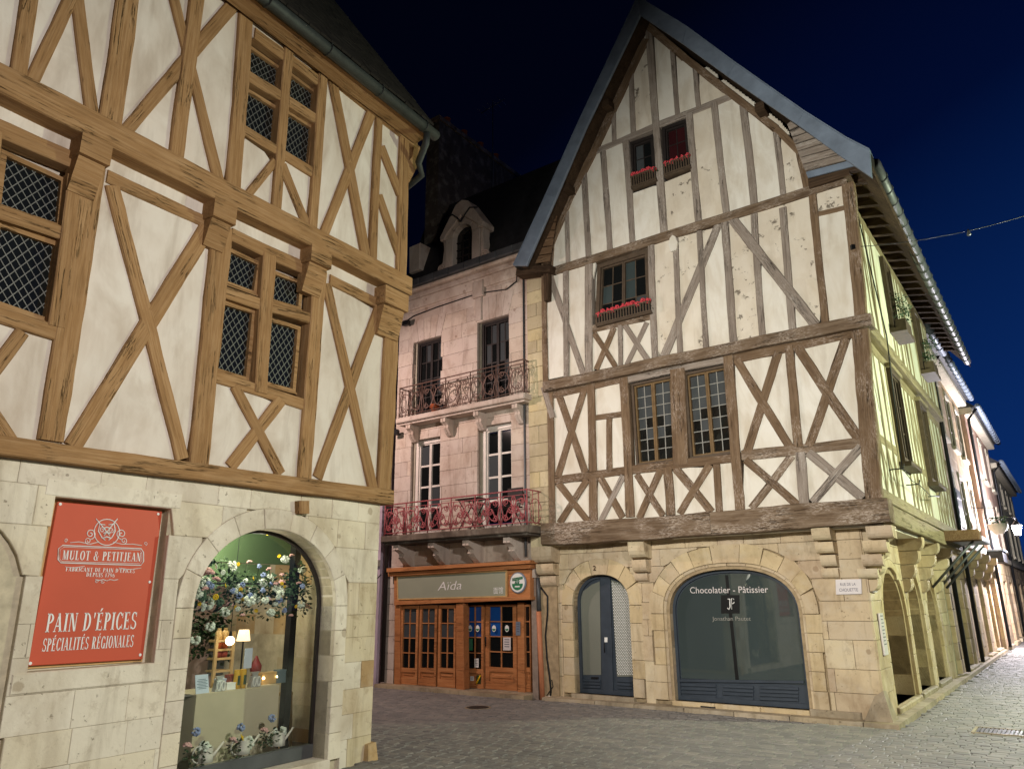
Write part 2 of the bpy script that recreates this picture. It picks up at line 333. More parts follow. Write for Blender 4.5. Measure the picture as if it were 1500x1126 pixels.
M_['grate'] = mat_plain('cast_iron', srgb(58, 56, 54), .5, .4, .5, .3, 18)
M_['lampglow'] = mat_emit('lantern_glass_lit', (1.0, .97, 1.0, 1), 300)
M_['bulbglow'] = mat_emit('warm_bulb', (1.0, .78, .45, 1), 12)
M_['shadeglow'] = mat_emit('lit_lamp_shade', (1.0, .72, .40, 1), 2.2)
M_['yglow'] = mat_emit('small_yellow_lamp', (1.0, .72, .05, 1), 3.0)

# ------------------------------------------------------------------ object helpers
W = {}
def link(o, parent, M):
    COL.objects.link(o)
    if parent is not None:
        o.parent = parent; o.matrix_basis = W[parent].inverted() @ M
    else: o.matrix_basis = M
    W[o] = M.copy()
    return o
def mesh(name, V, F, mat, smooth=False):
    me = bpy.data.meshes.new(name); me.from_pydata([tuple(v) for v in V], [], F); me.update()
    if mat is not None: me.materials.append(M_[mat] if isinstance(mat, str) else mat)
    if smooth: me.polygons.foreach_set('use_smooth', [True] * len(me.polygons))
    return me
def obj(name, V, F, mat, parent=None, M=None, smooth=False):
    return link(bpy.data.objects.new(name, mesh(name, V, F, mat, smooth)), parent, M if M is not None else Matrix())
def tag(o, label=None, cat=None, group=None, kind=None):
    for k, v in (('label', label), ('category', cat), ('group', group), ('kind', kind)):
        if v: o[k] = v
    return o
def empty(name, M, label, cat, group=None):
    o = bpy.data.objects.new(name, None); o.empty_display_size = .2
    link(o, None, M); return tag(o, label, cat, group)
class Geo:                                   # collects closed shapes into one mesh
    def __init__(s): s.V = []; s.F = []
    def add(s, V, F):
        k = len(s.V); s.V += [tuple(v) for v in V]; s.F += [tuple(i + k for i in f) for f in F]; return s
    def box(s, a, b):
        (x0, y0, z0), (x1, y1, z1) = a, b
        return s.add([(x0, y0, z0), (x1, y0, z0), (x1, y1, z0), (x0, y1, z0), (x0, y0, z1), (x1, y0, z1), (x1, y1, z1), (x0, y1, z1)],
                     [(0, 3, 2, 1), (4, 5, 6, 7), (0, 1, 5, 4), (1, 2, 6, 5), (2, 3, 7, 6), (3, 0, 4, 7)])
    def hexa(s, p):                          # eight corners: bottom ring, top ring
        return s.add(p, [(0, 3, 2, 1), (4, 5, 6, 7), (0, 1, 5, 4), (1, 2, 6, 5), (2, 3, 7, 6), (3, 0, 4, 7)])
    def tube(s, pts, r, n=6, closed=False, taper=None):
        pts = [Vector(p) for p in pts]; m = len(pts); V = []; F = []
        ref = Vector((0.13, 0.27, .95))
        for i, p in enumerate(pts):
            t = (pts[(i + 1) % m] - pts[i - 1]) if closed else (pts[min(i + 1, m - 1)] - pts[max(i - 1, 0)])
            if t.length < 1e-9: t = Vector((0, 0, 1))
            t.normalize()
            a = t.cross(ref); 
            if a.length < .05: a = t.cross(Vector((1, 0, 0)))
            a.normalize(); b = t.cross(a)
            rr = r if taper is None else r * taper[i]
            for k in range(n):
                q = 2 * math.pi * k / n; V.append(p + a * (rr * math.cos(q)) + b * (rr * math.sin(q)))
        rng = m if closed else m - 1
        for i in range(rng):
            j = (i + 1) % m
            for k in range(n):
                F.append((i * n + k, i * n + (k + 1) % n, j * n + (k + 1) % n, j * n + k))
        if not closed: F.append(tuple(range(n - 1, -1, -1))); F.append(tuple((m - 1) * n + k for k in range(n)))
        return s.add(V, F)
    def lathe(s, prof, n=14, c=(0, 0, 0)):   # profile (r, z)
        V = []; F = []
        for r, z in prof:
            for k in range(n):
                q = 2 * math.pi * k / n; V.append((c[0] + r * math.cos(q), c[1] + r * math.sin(q), c[2] + z))
        for i in range(len(prof) - 1):
            for k in range(n): F.append((i * n + k, i * n + (k + 1) % n, (i + 1) * n + (k + 1) % n, (i + 1) * n + k))
        F.append(tuple(range(n - 1, -1, -1))); F.append(tuple((len(prof) - 1) * n + k for k in range(n)))
        return s.add(V, F)
    def ball(s, c, r, n=7, m=5, sq=(1, 1, 1), jit=0.0):
        V = [(c[0], c[1], c[2] - r * sq[2])]; F = []
        for i in range(1, m):
            th = math.pi * i / m
            for k in range(n):
                q = 2 * math.pi * k / n; j = 1 + random.uniform(-jit, jit)
                V.append((c[0] + r * sq[0] * j * math.sin(th) * math.cos(q), c[1] + r * sq[1] * j * math.sin(th) * math.sin(q), c[2] - r * sq[2] * j * math.cos(th)))
        V.append((c[0], c[1], c[2] + r * sq[2]))
        for k in range(n): F.append((0, 1 + (k + 1) % n, 1 + k))
        for i in range(m - 2):
            for k in range(n):
                a = 1 + i * n; F.append((a + k, a + (k + 1) % n, a + n + (k + 1) % n, a + n + k))
        a = 1 + (m - 2) * n
        for k in range(n): F.append((a + k, a + (k + 1) % n, len(V) - 1))
        return s.add(V, F)
    def prism(s, poly, y0, y1):              # polygon in x,z pushed from y0 (front) to y1
        n = len(poly)
        V = [(x, y0, z) for x, z in poly] + [(x, y1, z) for x, z in poly]
        F = [tuple(range(n)), tuple(range(2 * n - 1, n - 1, -1))] + [(i, n + i, n + (i + 1) % n, (i + 1) % n) for i in range(n)]
        return s.add(V, F)
    def build(s, name, mat, parent=None, M=None, smooth=False): return obj(name, s.V, s.F, mat, parent, M, smooth)

def area2(p): return sum(p[i][0] * p[(i + 1) % len(p)][1] - p[(i + 1) % len(p)][0] * p[i][1] for i in range(len(p)))
def inset(poly, d):
    n = len(poly); out = []
    for i in range(n):
        a, b, c = poly[i - 1], poly[i], poly[(i + 1) % n]
        e1 = Vector((b[0] - a[0], b[1] - a[1])); e2 = Vector((c[0] - b[0], c[1] - b[1]))
        if e1.length < 1e-6 or e2.length < 1e-6: out.append(b); continue
        e1.normalize(); e2.normalize()
        n1 = Vector((-e1.y, e1.x)); n2 = Vector((-e2.y, e2.x)); k = n1 + n2
        den = max(.35, 1 + n1.dot(n2)); k = k * (d / den)
        out.append((b[0] + k.x, b[1] + k.y))
    return out
def slab(P, poly, w0, w1, name, mat, parent, chamfer=0.0, sub=None):
    """polygon in (u, z) on plane P, from depth w0 (back) to w1 (front)"""
    if area2(poly) < 0: poly = poly[::-1]
    cu = sum(p[0] for p in poly) / len(poly); cz = sum(p[1] for p in poly) / len(poly)
    q = [(u - cu, z - cz) for u, z in poly]; n = len(q)
    rings = [(q, w0 - w1)]
    if chamfer > 0: rings += [(q, -chamfer), (inset(q, chamfer), 0.0)]
    else: rings += [(q, 0.0)]
    V = []; F = []
    for r, w in rings: V += [(x, -w, z) for x, z in r]
    F.append(tuple(range(n - 1, -1, -1)))
    for k in range(len(rings) - 1):
        for i in range(n): F.append((k * n + i, k * n + (i + 1) % n, (k + 1) * n + (i + 1) % n, (k + 1) * n + i))
    F.append(tuple((len(rings) - 1) * n + i for i in range(n)))
    return obj(name, V, F, mat, sub or parent, P.mat(cu, cz, w1))
def rect(u0, u1, z0, z1): return [(u0, z0), (u1, z0), (u1, z1), (u0, z1)]
def beam_uv(P, a, b, wa, wb, w, depth, mat, parent, name='beam', rough=.06, occ=None):
    """a hewn timber from a to b (u, z), widths in metres, slightly uneven edges"""
    a = Vector(a); b = Vector(b); L = (b - a).length; ang = math.atan2(b.y - a.y, b.x - a.x)
    ns = max(3, min(14, int(L / .22))); w = w + random.uniform(0, .007); ch = min(.012, wa * .12)
    V = []; F = []
    bow = random.uniform(-.010, .010) * min(1, L / 2)
    r1 = r2 = 0.0
    for i in range(ns + 1):
        t = i / ns; s = t * L; hw = (wa + (wb - wa) * t) / 2
        r1 = .5 * r1 + random.uniform(-rough, rough); r2 = .5 * r2 + random.uniform(-rough, rough)
        c = bow * math.sin(math.pi * t)
        t1 = c + hw * (1 + r1); t0 = c - hw * (1 + r2)
        fr = random.uniform(-.004, .003)
        V += [(s, depth, t0), (s, ch - fr, t0), (s, -fr, t0 + ch), (s, -fr, t1 - ch), (s, ch - fr, t1), (s, depth, t1)]
    for i in range(ns):
        for k in range(6):
            F.append((i * 6 + k, (i + 1) * 6 + k, (i + 1) * 6 + (k + 1) % 6, i * 6 + (k + 1) % 6))
    F.append(tuple(range(6))); F.append(tuple(ns * 6 + k for k in range(5, -1, -1)))
    o = obj(name, V, F, mat, parent, P.mat(a.x, a.y, w, ang))
    if occ is not None:
        d = (b - a).normalized(); nn = Vector((-d.y, d.x))
        occ.append([tuple(a + nn * wa / 2), tuple(a - nn * wa / 2), tuple(b - nn * wb / 2), tuple(b + nn * wb / 2)])
    return o
def beam(P, p0, p1, px0, px1=None, w=.03, depth=.14, mat='oak', parent=None, occ=None, name='beam', rough=.06):
    """timber traced by its centre line and its width as seen, put on plane w of P"""
    px1 = px1 or px0
    dx, dy = p1[0] - p0[0], p1[1] - p0[1]; l = math.hypot(dx, dy); nx, ny = -dy / l, dx / l
    def wid(p, px):
        a = Vector(P.px(p[0] + nx * px / 2, p[1] + ny * px / 2, w)); b = Vector(P.px(p[0] - nx * px / 2, p[1] - ny * px / 2, w))
        A = Vector(P.px(*p0, w)); B = Vector(P.px(*p1, w)); d = (B - A).normalized()
        v = a - b; return abs(v.x * -d.y + v.y * d.x)
    return beam_uv(P, P.px(*p0, w), P.px(*p1, w), wid(p0, px0), wid(p1, px1), w, depth, mat, parent, name, rough, occ)
def inside(poly, U, Z):
    m = np.zeros(U.shape, bool); n = len(poly); j = n - 1
    for i in range(n):
        (xi, yi), (xj, yj) = poly[i], poly[j]
        c = ((yi > Z) != (yj > Z)) & (U < (xj - xi) * (Z - yi) / ((yj - yi) or 1e-9) + xi)
        m ^= c; j = i
    return m
def hull(pts):
    pts = sorted(set(pts))
    if len(pts) < 3: return pts
    def half(P):
        o = []
        for p in P:
            while len(o) >= 2 and (o[-1][0] - o[-2][0]) * (p[1] - o[-2][1]) - (o[-1][1] - o[-2][1]) * (p[0] - o[-2][0]) <= 0: o.pop()
            o.append(p)
        return o
    a = half(pts); b = half(pts[::-1]); return a[:-1] + b[:-1]
def infill(P, region, occ, w, mat_fn, parent, res=.025, name='plaster_panel'):
    """the plaster panels between the timbers: every gap of the frame becomes a panel of its own"""
    us = [p[0] for p in region]; zs = [p[1] for p in region]
    u0, u1, z0, z1 = min(us), max(us), min(zs), max(zs)
    U, Z = np.meshgrid(np.arange(u0, u1, res) + res / 2, np.arange(z0, z1, res) + res / 2)
    free = inside(region, U, Z)
    for q in occ: free &= ~inside(q, U, Z)
    lab = np.zeros(free.shape, int); nl = 0; H, Wd = free.shape
    for sy, sx in zip(*np.nonzero(free)):
        if lab[sy, sx]: continue
        nl += 1; st = [(sy, sx)]; lab[sy, sx] = nl; comp = []
        while st:
            y, x = st.pop(); comp.append((y, x))
            for yy, xx in ((y + 1, x), (y - 1, x), (y, x + 1), (y, x - 1)):
                if 0 <= yy < H and 0 <= xx < Wd and free[yy, xx] and not lab[yy, xx]: lab[yy, xx] = nl; st.append((yy, xx))
        if len(comp) < 14: continue
        rows = {}
        for y, x in comp:
            r = rows.setdefault(y, [x, x]); r[0] = min(r[0], x); r[1] = max(r[1], x)
        pts = []
        for y, (a, b) in rows.items(): pts += [(u0 + a * res, z0 + y * res), (u0 + (b + 1) * res, z0 + y * res), (u0 + a * res, z0 + (y + 1) * res), (u0 + (b + 1) * res, z0 + (y + 1) * res)]
        h = hull(pts); s = [h[0]]
        for p in h[1:]:
            if math.hypot(p[0] - s[-1][0], p[1] - s[-1][1]) > .05: s.append(p)
        if len(s) < 3: continue
        ww = w + random.uniform(-.006, .004)
        ha = abs(area2(s)) / 2
        if ha > 1.4 * len(comp) * res * res:           # a panel with a hollow outline: strips joined into one board
            runs = {}
            for y, x in comp: runs.setdefault(y, []).append(x)
            cu = u0 + res * sum(x for _, x in comp) / len(comp); cz = z0 + res * sum(y for y, _ in comp) / len(comp); G = Geo()
            for y, xs in runs.items():
                xs.sort(); st_ = pv = xs[0]
                for x in xs[1:] + [10 ** 6]:
                    if x != pv + 1:
                        G.prism(rect(u0 + (st_ - .9) * res - cu, u0 + (pv + 1.9) * res - cu, z0 + y * res - cz - res * .35, z0 + (y + 1) * res - cz + res * .35), random.uniform(0, .0004), .05); st_ = x
                    pv = x
            G.build(name, mat_fn(cu, cz), parent, P.mat(cu, cz, ww)); continue
        s = inset(s, -.02)
        cu = sum(p[0] for p in s) / len(s); cz = sum(p[1] for p in s) / len(s)
        slab(P, s, ww - .05, ww, name, mat_fn(cu, cz), parent, .006)
class Opening:
    def __init__(s, uL, uR, zb, zs, zt, n=2.0, ring=0.0):
        s.uL, s.uR, s.zb, s.zs, s.zt, s.n = uL, uR, zb, zs, zt, n
        s.c = (uL + uR) / 2; s.hw = (uR - uL) / 2
    def top(s, u):
        k = min(1.0, abs(u - s.c) / s.hw); return s.zs + (s.zt - s.zs) * (max(0.0, 1 - k ** s.n)) ** (1 / s.n)
    def grow(s, r, zt=None): return Opening(s.uL - r, s.uR + r, s.zb, s.zs, s.zt + (r if zt is None else zt), s.n)
    def arc(s, a, r=0.0, rt=None):
        rt = r if rt is None else rt
        c, k = math.cos(a), math.sin(a); e = 2 / s.n
        return (s.c + (s.hw + r) * math.copysign(abs(c) ** e, c), s.zs + (s.zt - s.zs + rt) * abs(k) ** e)
    def outline(s, d=0.0, N=20, zb=None):
        zb = s.zb if zb is None else zb
        return [(s.uL + d, zb), (s.uR - d, zb)] + [s.arc(math.pi * i / N, -d) for i in range(N + 1)]
def backing(P, u0, u1, z0, z1, ops, w0, w1, name, mat, parent):
    """the core of a wall with real openings through it"""
    br = {u0, u1}
    for o in ops:
        for i in range(25):
            u = o.c - o.hw * math.cos(math.pi * i / 24)
            if u0 < u < u1: br.add(u)
    br = sorted(br); G = Geo()
    for a, b in zip(br[:-1], br[1:]):
        if b - a < 1e-5: continue
        m = (a + b) / 2; cuts = sorted([o for o in ops if o.uL < m < o.uR], key=lambda o: o.zb)
        la = lb = z0
        for o in cuts:
            if o.zb > la + .001: G.prism([(a, la), (b, lb), (b, o.zb), (a, o.zb)], -w1, -w0)
            la, lb = o.top(max(a, o.uL)), o.top(min(b, o.uR))
        G.prism([(a, la), (b, lb), (b, z1), (a, z1)], -w1, -w0)
    return G.build(name, mat, parent, P.mat(0, 0, 0))
def block_wall(P, rows, u0, u1, ops, lens, w, mat_fn, parent, name='stone', depth=.10, gap=.006, jit=.006, first=None):
    """coursed stones, each an object; stones meeting an arched opening are cut to its curve"""
    for (za, zb_) in rows:
        u = u0 - random.uniform(0, lens[0]) ; edges = [u0]
        u = u0 + random.uniform(.5, 1.0) * lens[0]
        while u < u1 - lens[0] * .5: edges.append(u); u += random.uniform(*lens)
        edges.append(u1)
        for o in ops:
            if o.zb < zb_ - .02 and o.zs > za + .02:
                for v in (o.uL, o.uR):
                    if u0 < v < u1: edges.append(v)
        edges = sorted(edges)
        ed = [edges[0]]
        for v in edges[1:]:
            if v - ed[-1] > .03: ed.append(v)
        for a, b in zip(ed[:-1], ed[1:]):
            a2, b2, z0, z1 = a + gap, b - gap, za + gap, zb_ - gap
            m = (a + b) / 2; hit = None
            for o in ops:
                if o.uR > a2 and o.uL < b2 and o.zb < z1 - .01 and o.zt > z0: hit = o
            ww = w + random.uniform(-jit, jit); mt = mat_fn(m, (za + zb_) / 2)
            if hit is None:
                slab(P, rect(a2, b2, z0, z1), ww - depth, ww, name, mt, parent, .004); continue
            if hit.uL < m < hit.uR and hit.zb > z0 + .02:
                slab(P, rect(a2, b2, z0, min(z1, hit.zb - gap)), ww - depth, ww, name, mt, parent, .008)
                continue
            N = 10; run = []; runs = []
            for i in range(N + 1):
                u = a2 + (b2 - a2) * i / N
                lo = z0 if (u <= hit.uL or u >= hit.uR) else max(z0, hit.top(u) + gap)
                if lo < z1 - .015: run.append((u, lo))
                else:
                    if len(run) > 1: runs.append(run)
                    run = []
            if len(run) > 1: runs.append(run)
            for r in runs:
                if r[-1][0] - r[0][0] < .04: continue
                slab(P, r + [(r[-1][0], z1), (r[0][0], z1)], ww - depth, ww, name, mt, parent, .006)
def arch_ring(P, o, r, rt, nv, nj, w, mat, parent, depth, name='voussoir', gap=.005, jit=.004, jamb=True, uneven=0.0):
    for i in range(nv):
        a0, a1 = math.pi * i / nv, math.pi * (i + 1) / nv
        k = 4; rr = r * (1 + random.uniform(-uneven, uneven)); rrt = rt * (1 + random.uniform(-uneven, uneven))
        ang = [a0 + (a1 - a0) * (j / k) for j in range(k + 1)]; ang[0] += gap / o.hw; ang[-1] -= gap / o.hw
        poly = [o.arc(t, 0) for t in ang] + [o.arc(t, rr, rrt) for t in ang[::-1]]
        ww = w + random.uniform(-jit, jit)
        slab(P, poly, ww - depth, ww, name, mat, parent, .006)
    if jamb:
        hs = (o.zs - o.zb) / nj
        for sd in (0, 1):
            for j in range(nj):
                rr = r * (1 + random.uniform(-uneven, uneven)); u = (o.uL - rr, o.uL) if sd == 0 else (o.uR, o.uR + rr)
                ww = w + random.uniform(-jit, jit)
                slab(P, rect(u[0], u[1], o.zb + j * hs + gap, o.zb + (j + 1) * hs - gap), ww - depth, ww, 'stone', mat, parent, .006)
# --- lettering
def text_mesh(s, shear=0.0, bold=0.0, spacing=1.0):
    cu = bpy.data.curves.new('lettering', 'FONT'); cu.body = s; cu.shear = shear; cu.offset = bold; cu.space_character = spacing
    cu.extrude = 0.0; cu.resolution_u = 3
    t = bpy.data.objects.new('lettering', cu); COL.objects.link(t)
    dg = bpy.context.evaluated_depsgraph_get(); dg.update()
    me = bpy.data.meshes.new_from_object(t.evaluated_get(dg)); 
    V = np.array([v.co[:2] for v in me.vertices]) if len(me.vertices) else np.zeros((0, 2)); F = [tuple(p.vertices) for p in me.polygons]
    bpy.data.objects.remove(t); bpy.data.curves.remove(cu); bpy.data.meshes.remove(me)
    return V, F
def place_letters(P, V, F, pl, pr, cap_px, w, mat, parent, name='lettering', cap=None, thick=.003):
    a = Vector(P.px(*pl, w)); b = Vector(P.px(*pr, w)); up = Vector(P.px(pl[0], pl[1] - cap_px, w))
    h = abs(up.y - a.y); ang = math.atan2(b.y - a.y, b.x - a.x); L = (b - a).length
    x0, x1 = V[:, 0].min(), V[:, 0].max(); ch = cap or V[:, 1].max()
    X = (V[:, 0] - x0) / (x1 - x0) * L; Y = V[:, 1] / ch * h
    n = len(X)
    VV = [(X[i], 0, Y[i]) for i in range(n)] + [(X[i], thick * .9, Y[i]) for i in range(n)]
    o = obj(name, VV[:n], F, mat, parent, P.mat(a.x, a.y, w, ang))
    return o
def text(P, s, pl, pr, cap_px, w, mat, parent, shear=0.0, bold=0.0, cap=.72, spacing=1.0, name='lettering'):
    V, F = text_mesh(s, shear, bold, spacing); return place_letters(P, V, F, pl, pr, cap_px, w, mat, parent, name, cap)
# a small slab-serif alphabet, drawn as strokes
def glyphs():
    S, T = .17, .06
    def R(x0, y0, x1, y1): return [[(x0, y0), (x1, y0), (x1, y1), (x0, y1)]]
    def st(x, w=S, y0=0, y1=1, top=True, bot=True):
        o = R(x, y0, x + w, y1)
        if bot: o += R(x - .07, y0, x + w + .07, y0 + .05)
        if top: o += R(x - .07, y1 - .05, x + w + .07, y1)
        return o
    def dg(x0, y0, x1, y1, w): return [[(x0, y0), (x0 + w, y0), (x1 + w, y1), (x1, y1)]]
    def arc(cx, cy, rx, ry, a0, a1, tx, ty, n=12):
        o = []
        for i in range(n):
            p, q = R_(a0 + (a1 - a0) * i / n), R_(a0 + (a1 - a0) * (i + 1) / n)
            f = lambda a, k: (cx + (rx - k * tx) * math.cos(a), cy + (ry - k * ty) * math.sin(a))
            o.append([f(p, 0), f(q, 0), f(q, 1), f(p, 1)])
        return o
    G = {}
    G['A'] = (dg(.0, 0, .25, 1, T) + dg(.44, 0, .19, 1, S) + R(.12, .28, .46, .28 + T) + R(-.06, 0, .14, .05) + R(.38, 0, .68, .05), .66)
    G['B'] = (st(.06) + arc(.2, .75, .3, .25, -90, 90, S * .9, T) + arc(.2, .27, .36, .27, -90, 90, S, T) + R(.2, .49, .3, .54), .62)
    G['C'] = (arc(.32, .5, .32, .51, 40, 320, S, T) + R(.55, .66, .6, .95) + R(.55, .06, .6, .3), .64)
    G['D'] = (st(.06) + arc(.22, .5, .42, .5, -90, 90, S, T), .70)
    G['E'] = (st(.06) + R(.06, .94, .5, 1) + R(.06, 0, .54, .06) + R(.2, .48, .42, .54) + R(.46, .8, .5, 1) + R(.5, 0, .54, .22) + R(.38, .40, .42, .62), .60)
    G['F'] = (st(.06) + R(.06, .94, .5, 1) + R(.2, .48, .42, .54) + R(.46, .78, .5, 1) + R(.38, .40, .42, .62), .56)
    G['G'] = (arc(.32, .5, .32, .51, 40, 330, S, T) + st(.48, S, 0, .42, True, False) + R(.55, .68, .6, .95), .70)
    G['I'] = (st(.07), .33)
    G['J'] = (st(.16, S, .1, 1, True, False) + arc(.15, .12, .18, .2, 180, 360, .12, T), .42)
    G['L'] = (st(.06) + R(.06, 0, .5, .06) + R(.46, 0, .5, .24), .55)
    G['M'] = (st(.05, T) + dg(.29, 0, .06, 1, S * .8) + dg(.31, 0, .56, 1, T) + st(.56), .82)
    G['N'] = (st(.06, T) + dg(.44, 0, .06, 1, S) + R(.54, 0, .6, 1) + R(.47, .95, .67, 1), .70)
    G['O'] = (arc(.34, .5, .34, .51, 0, 360, S, T, 20), .72)
    G['P'] = (st(.06) + arc(.22, .73, .33, .27, -90, 90, S, T), .58)
    G['R'] = (st(.06) + arc(.22, .74, .32, .26, -90, 90, S, T) + dg(.42, 0, .2, .5, S) + R(.38, 0, .68, .05), .68)
    G['S'] = (arc(.26, .74, .25, .27, 30, 270, S * .8, T) + arc(.26, .25, .27, .26, -150, 90, S * .8, T) + R(.44, .72, .48, .98) + R(.0, .02, .04, .28), .54)
    G['T'] = (st(.2, S, 0, 1, False, True) + R(0, .94, .57, 1) + R(0, .76, .04, 1) + R(.53, .76, .57, 1), .60)
    G['U'] = (st(.06, S, .25, 1, True, False) + arc(.33, .27, .27, .28, 180, 360, .15, .07) + R(.54, .25, .6, 1) + R(.47, .95, .67, 1), .70)
    G['X'] = (dg(.42, 0, 0, 1, S) + dg(.02, 0, .46, 1, T), .62)
    G['&'] = (arc(.3, .76, .18, .24, 0, 360, .08, T, 14) + arc(.28, .27, .28, .28, 60, 340, .13, T) + dg(.5, 0, .18, .7, .12) + dg(.5, .2, .62, .5, T), .74)
    G["'"] = ([[(.06, 1), (.2, 1), (.12, .68), (.08, .68)]], .24)
    G['1'] = (st(.12), .42)
    G['7'] = (R(0, .92, .5, 1) + dg(.12, 0, .42, .94, .13), .54)
    G['9'] = (arc(.26, .68, .26, .32, 0, 360, .13, T, 16) + arc(.1, .6, .42, .6, -70, 20, .13, T), .58)
    G['6'] = (arc(.26, .32, .26, .32, 0, 360, .13, T, 16) + arc(.42, .4, .42, .6, 110, 200, .13, T), .58)
    g, a = G['E']; G['É'] = (g + [[(.22, 1.06), (.30, 1.06), (.46, 1.24), (.30, 1.24)]], a)
    G[' '] = ([], .34)
    return G
GL = glyphs()
def serif(P, s, pl, pr, cap_px, w, mat, parent, bold=0.0):
    V = []; F = []; x = 0
    for ch in s:
        polys, adv = GL[ch]
        for p in polys:
            k = len(V); V += [(x + a + (bold if a > .0 and 0 else 0), b) for a, b in p]; F.append(tuple(range(k, k + len(p))))
        x += adv + .10
    V = np.array(V); return place_letters(P, V, F, pl, pr, cap_px, w, mat, parent, 'lettering', 1.0)
def line3(P, pts, w, r, name, mat, parent, n=5, closed=False):
    """a rod that follows points (u, z) on plane w of P"""
    cu = sum(p[0] for p in pts) / len(pts); cz = sum(p[1] for p in pts) / len(pts)
    G = Geo(); G.tube([(u - cu, 0, z - cz) for u, z in pts], r, n, closed)
    return G.build(name, mat, parent, P.mat(cu, cz, w), True)
def wpoint(P, M, u, z, w=0): return M.inverted() @ P.pt(u, z, w)
def wtube(name, pts, r, mat, parent=None, n=6, smooth=True):
    c = sum((Vector(p) for p in pts), Vector()) / len(pts)
    G = Geo(); G.tube([Vector(p) - c for p in pts], r, n)
    return G.build(name, mat, parent, Matrix.Translation(c), smooth)
def spiral(c, r0, r1, a0, a1, n=14): 
    return [(c[0] + (r0 + (r1 - r0) * i / n) * math.cos(R_(a0 + (a1 - a0) * i / n)), c[1] + (r0 + (r1 - r0) * i / n) * math.sin(R_(a0 + (a1 - a0) * i / n))) for i in range(n + 1)]

# ================================================================== GROUND
def in_hr(P): q = HR.mw.inverted() @ P; return q
GM = MB('far_setts', .6, .4)
br = GM.n.new('ShaderNodeTexBrick'); br.inputs['Scale'].default_value = 1.0
br.inputs['Brick Width'].default_value = .19; br.inputs['Row Height'].default_value = .135; br.inputs['Mortar Size'].default_value = .012
br.inputs['Color1'].default_value = srgb(112, 108, 104); br.inputs['Color2'].default_value = srgb(98, 95, 92); br.inputs['Mortar'].default_value = srgb(76, 73, 70)
GM.l.new(GM.coord((1, 1, 1), False), br.inputs['Vector'])
GM.bump(br.outputs['Fac'], -.4, .01); M_['far_setts'] = GM.col(br.outputs['Color'])
G = Geo(); G.add([(-150, -150, -.03), (150, -150, -.03), (150, 200, -.03), (-150, 200, -.03)], [(0, 1, 2, 3)])
ground = tag(G.build('ground', 'far_setts', None, Matrix.Translation(HR.P0) @ HR.mw.to_3x3().to_4x4()), kind='structure')
ilr, ill, ila = HR.mw.inverted(), HL.mw.inverted(), HA.mw.inverted()
camI = camo.matrix_world.inverted()
def seen(P, m=60):
    c = camI @ P
    if c.z > -.5: return False
    x = 750 + FPX * c.x / -c.z; y = 563 - FPX * c.y / -c.z
    return -m < x < 1500 + m and y < 1126 + m
setts = []
SW, SH = .185, .13
for j in range(-75, 235):
    off = random.uniform(0, SW); x = -12 + off
    while x < 15:
        wd = SW * random.uniform(.78, 1.2)
        lx, ly = x + wd / 2, j * SH + .02 * math.sin(x * .8)
        x += wd
        P = HR.mw @ Vector((lx, ly, 0))
        if ly > -.30 and -7.0 < lx < .26: continue
        if ly > 8 and lx < .3: continue
        if (P - CPOS).length > 36 or not seen(P): continue
        q = ill @ P
        if q.y > -.02 and q.x < .12: continue
        q = ila @ P
        if q.y > -.32 and q.x < .3: continue
        setts.append((lx, ly, wd))
setts.sort(key=lambda s: ((HR.mw @ Vector((s[0], s[1], 0))) - CPOS).length)
def sett_geo(G, cx, cy, wd, hd, z):
    a, b = wd / 2 - .004, hd / 2 - .004; i = .014
    t = [random.uniform(-.003, .003) for _ in range(4)]; jx = lambda: random.uniform(-.006, .006)
    V = [(cx - a, cy - b, -.05), (cx + a, cy - b, -.05), (cx + a, cy + b, -.05), (cx - a, cy + b, -.05)]
    mid = [(cx - a + jx(), cy - b + jx(), z - .008), (cx + a + jx(), cy - b + jx(), z - .008), (cx + a + jx(), cy + b + jx(), z - .008), (cx - a + jx(), cy + b + jx(), z - .008)]
    top = [(cx - a + i + jx(), cy - b + i + jx(), z + t[0]), (cx + a - i + jx(), cy - b + i + jx(), z + t[1]), (cx + a - i + jx(), cy + b - i + jx(), z + t[2]), (cx - a + i + jx(), cy + b - i + jx(), z + t[3])]
    F = [(8, 9, 10, 11)]
    for k in range(4):
        F.append((k, (k + 1) % 4, 4 + (k + 1) % 4, 4 + k)); F.append((4 + k, 4 + (k + 1) % 4, 8 + (k + 1) % 4, 8 + k))
    G.add(V + mid + top, F)
sv = []
for k in range(24):
    G = Geo(); sett_geo(G, 0, 0, SW * (.8 + .4 * k / 23), SH, 0); sv.append(mesh('sett', G.V, G.F, 'sett'))
for lx, ly, wd in setts[:300]:
    k = min(23, max(0, int((wd / SW - .8) / .4 * 23)))
    link(bpy.data.objects.new('sett', sv[k]), ground, HR.mw @ Matrix.Translation((lx, ly, random.uniform(-.004, .004))))
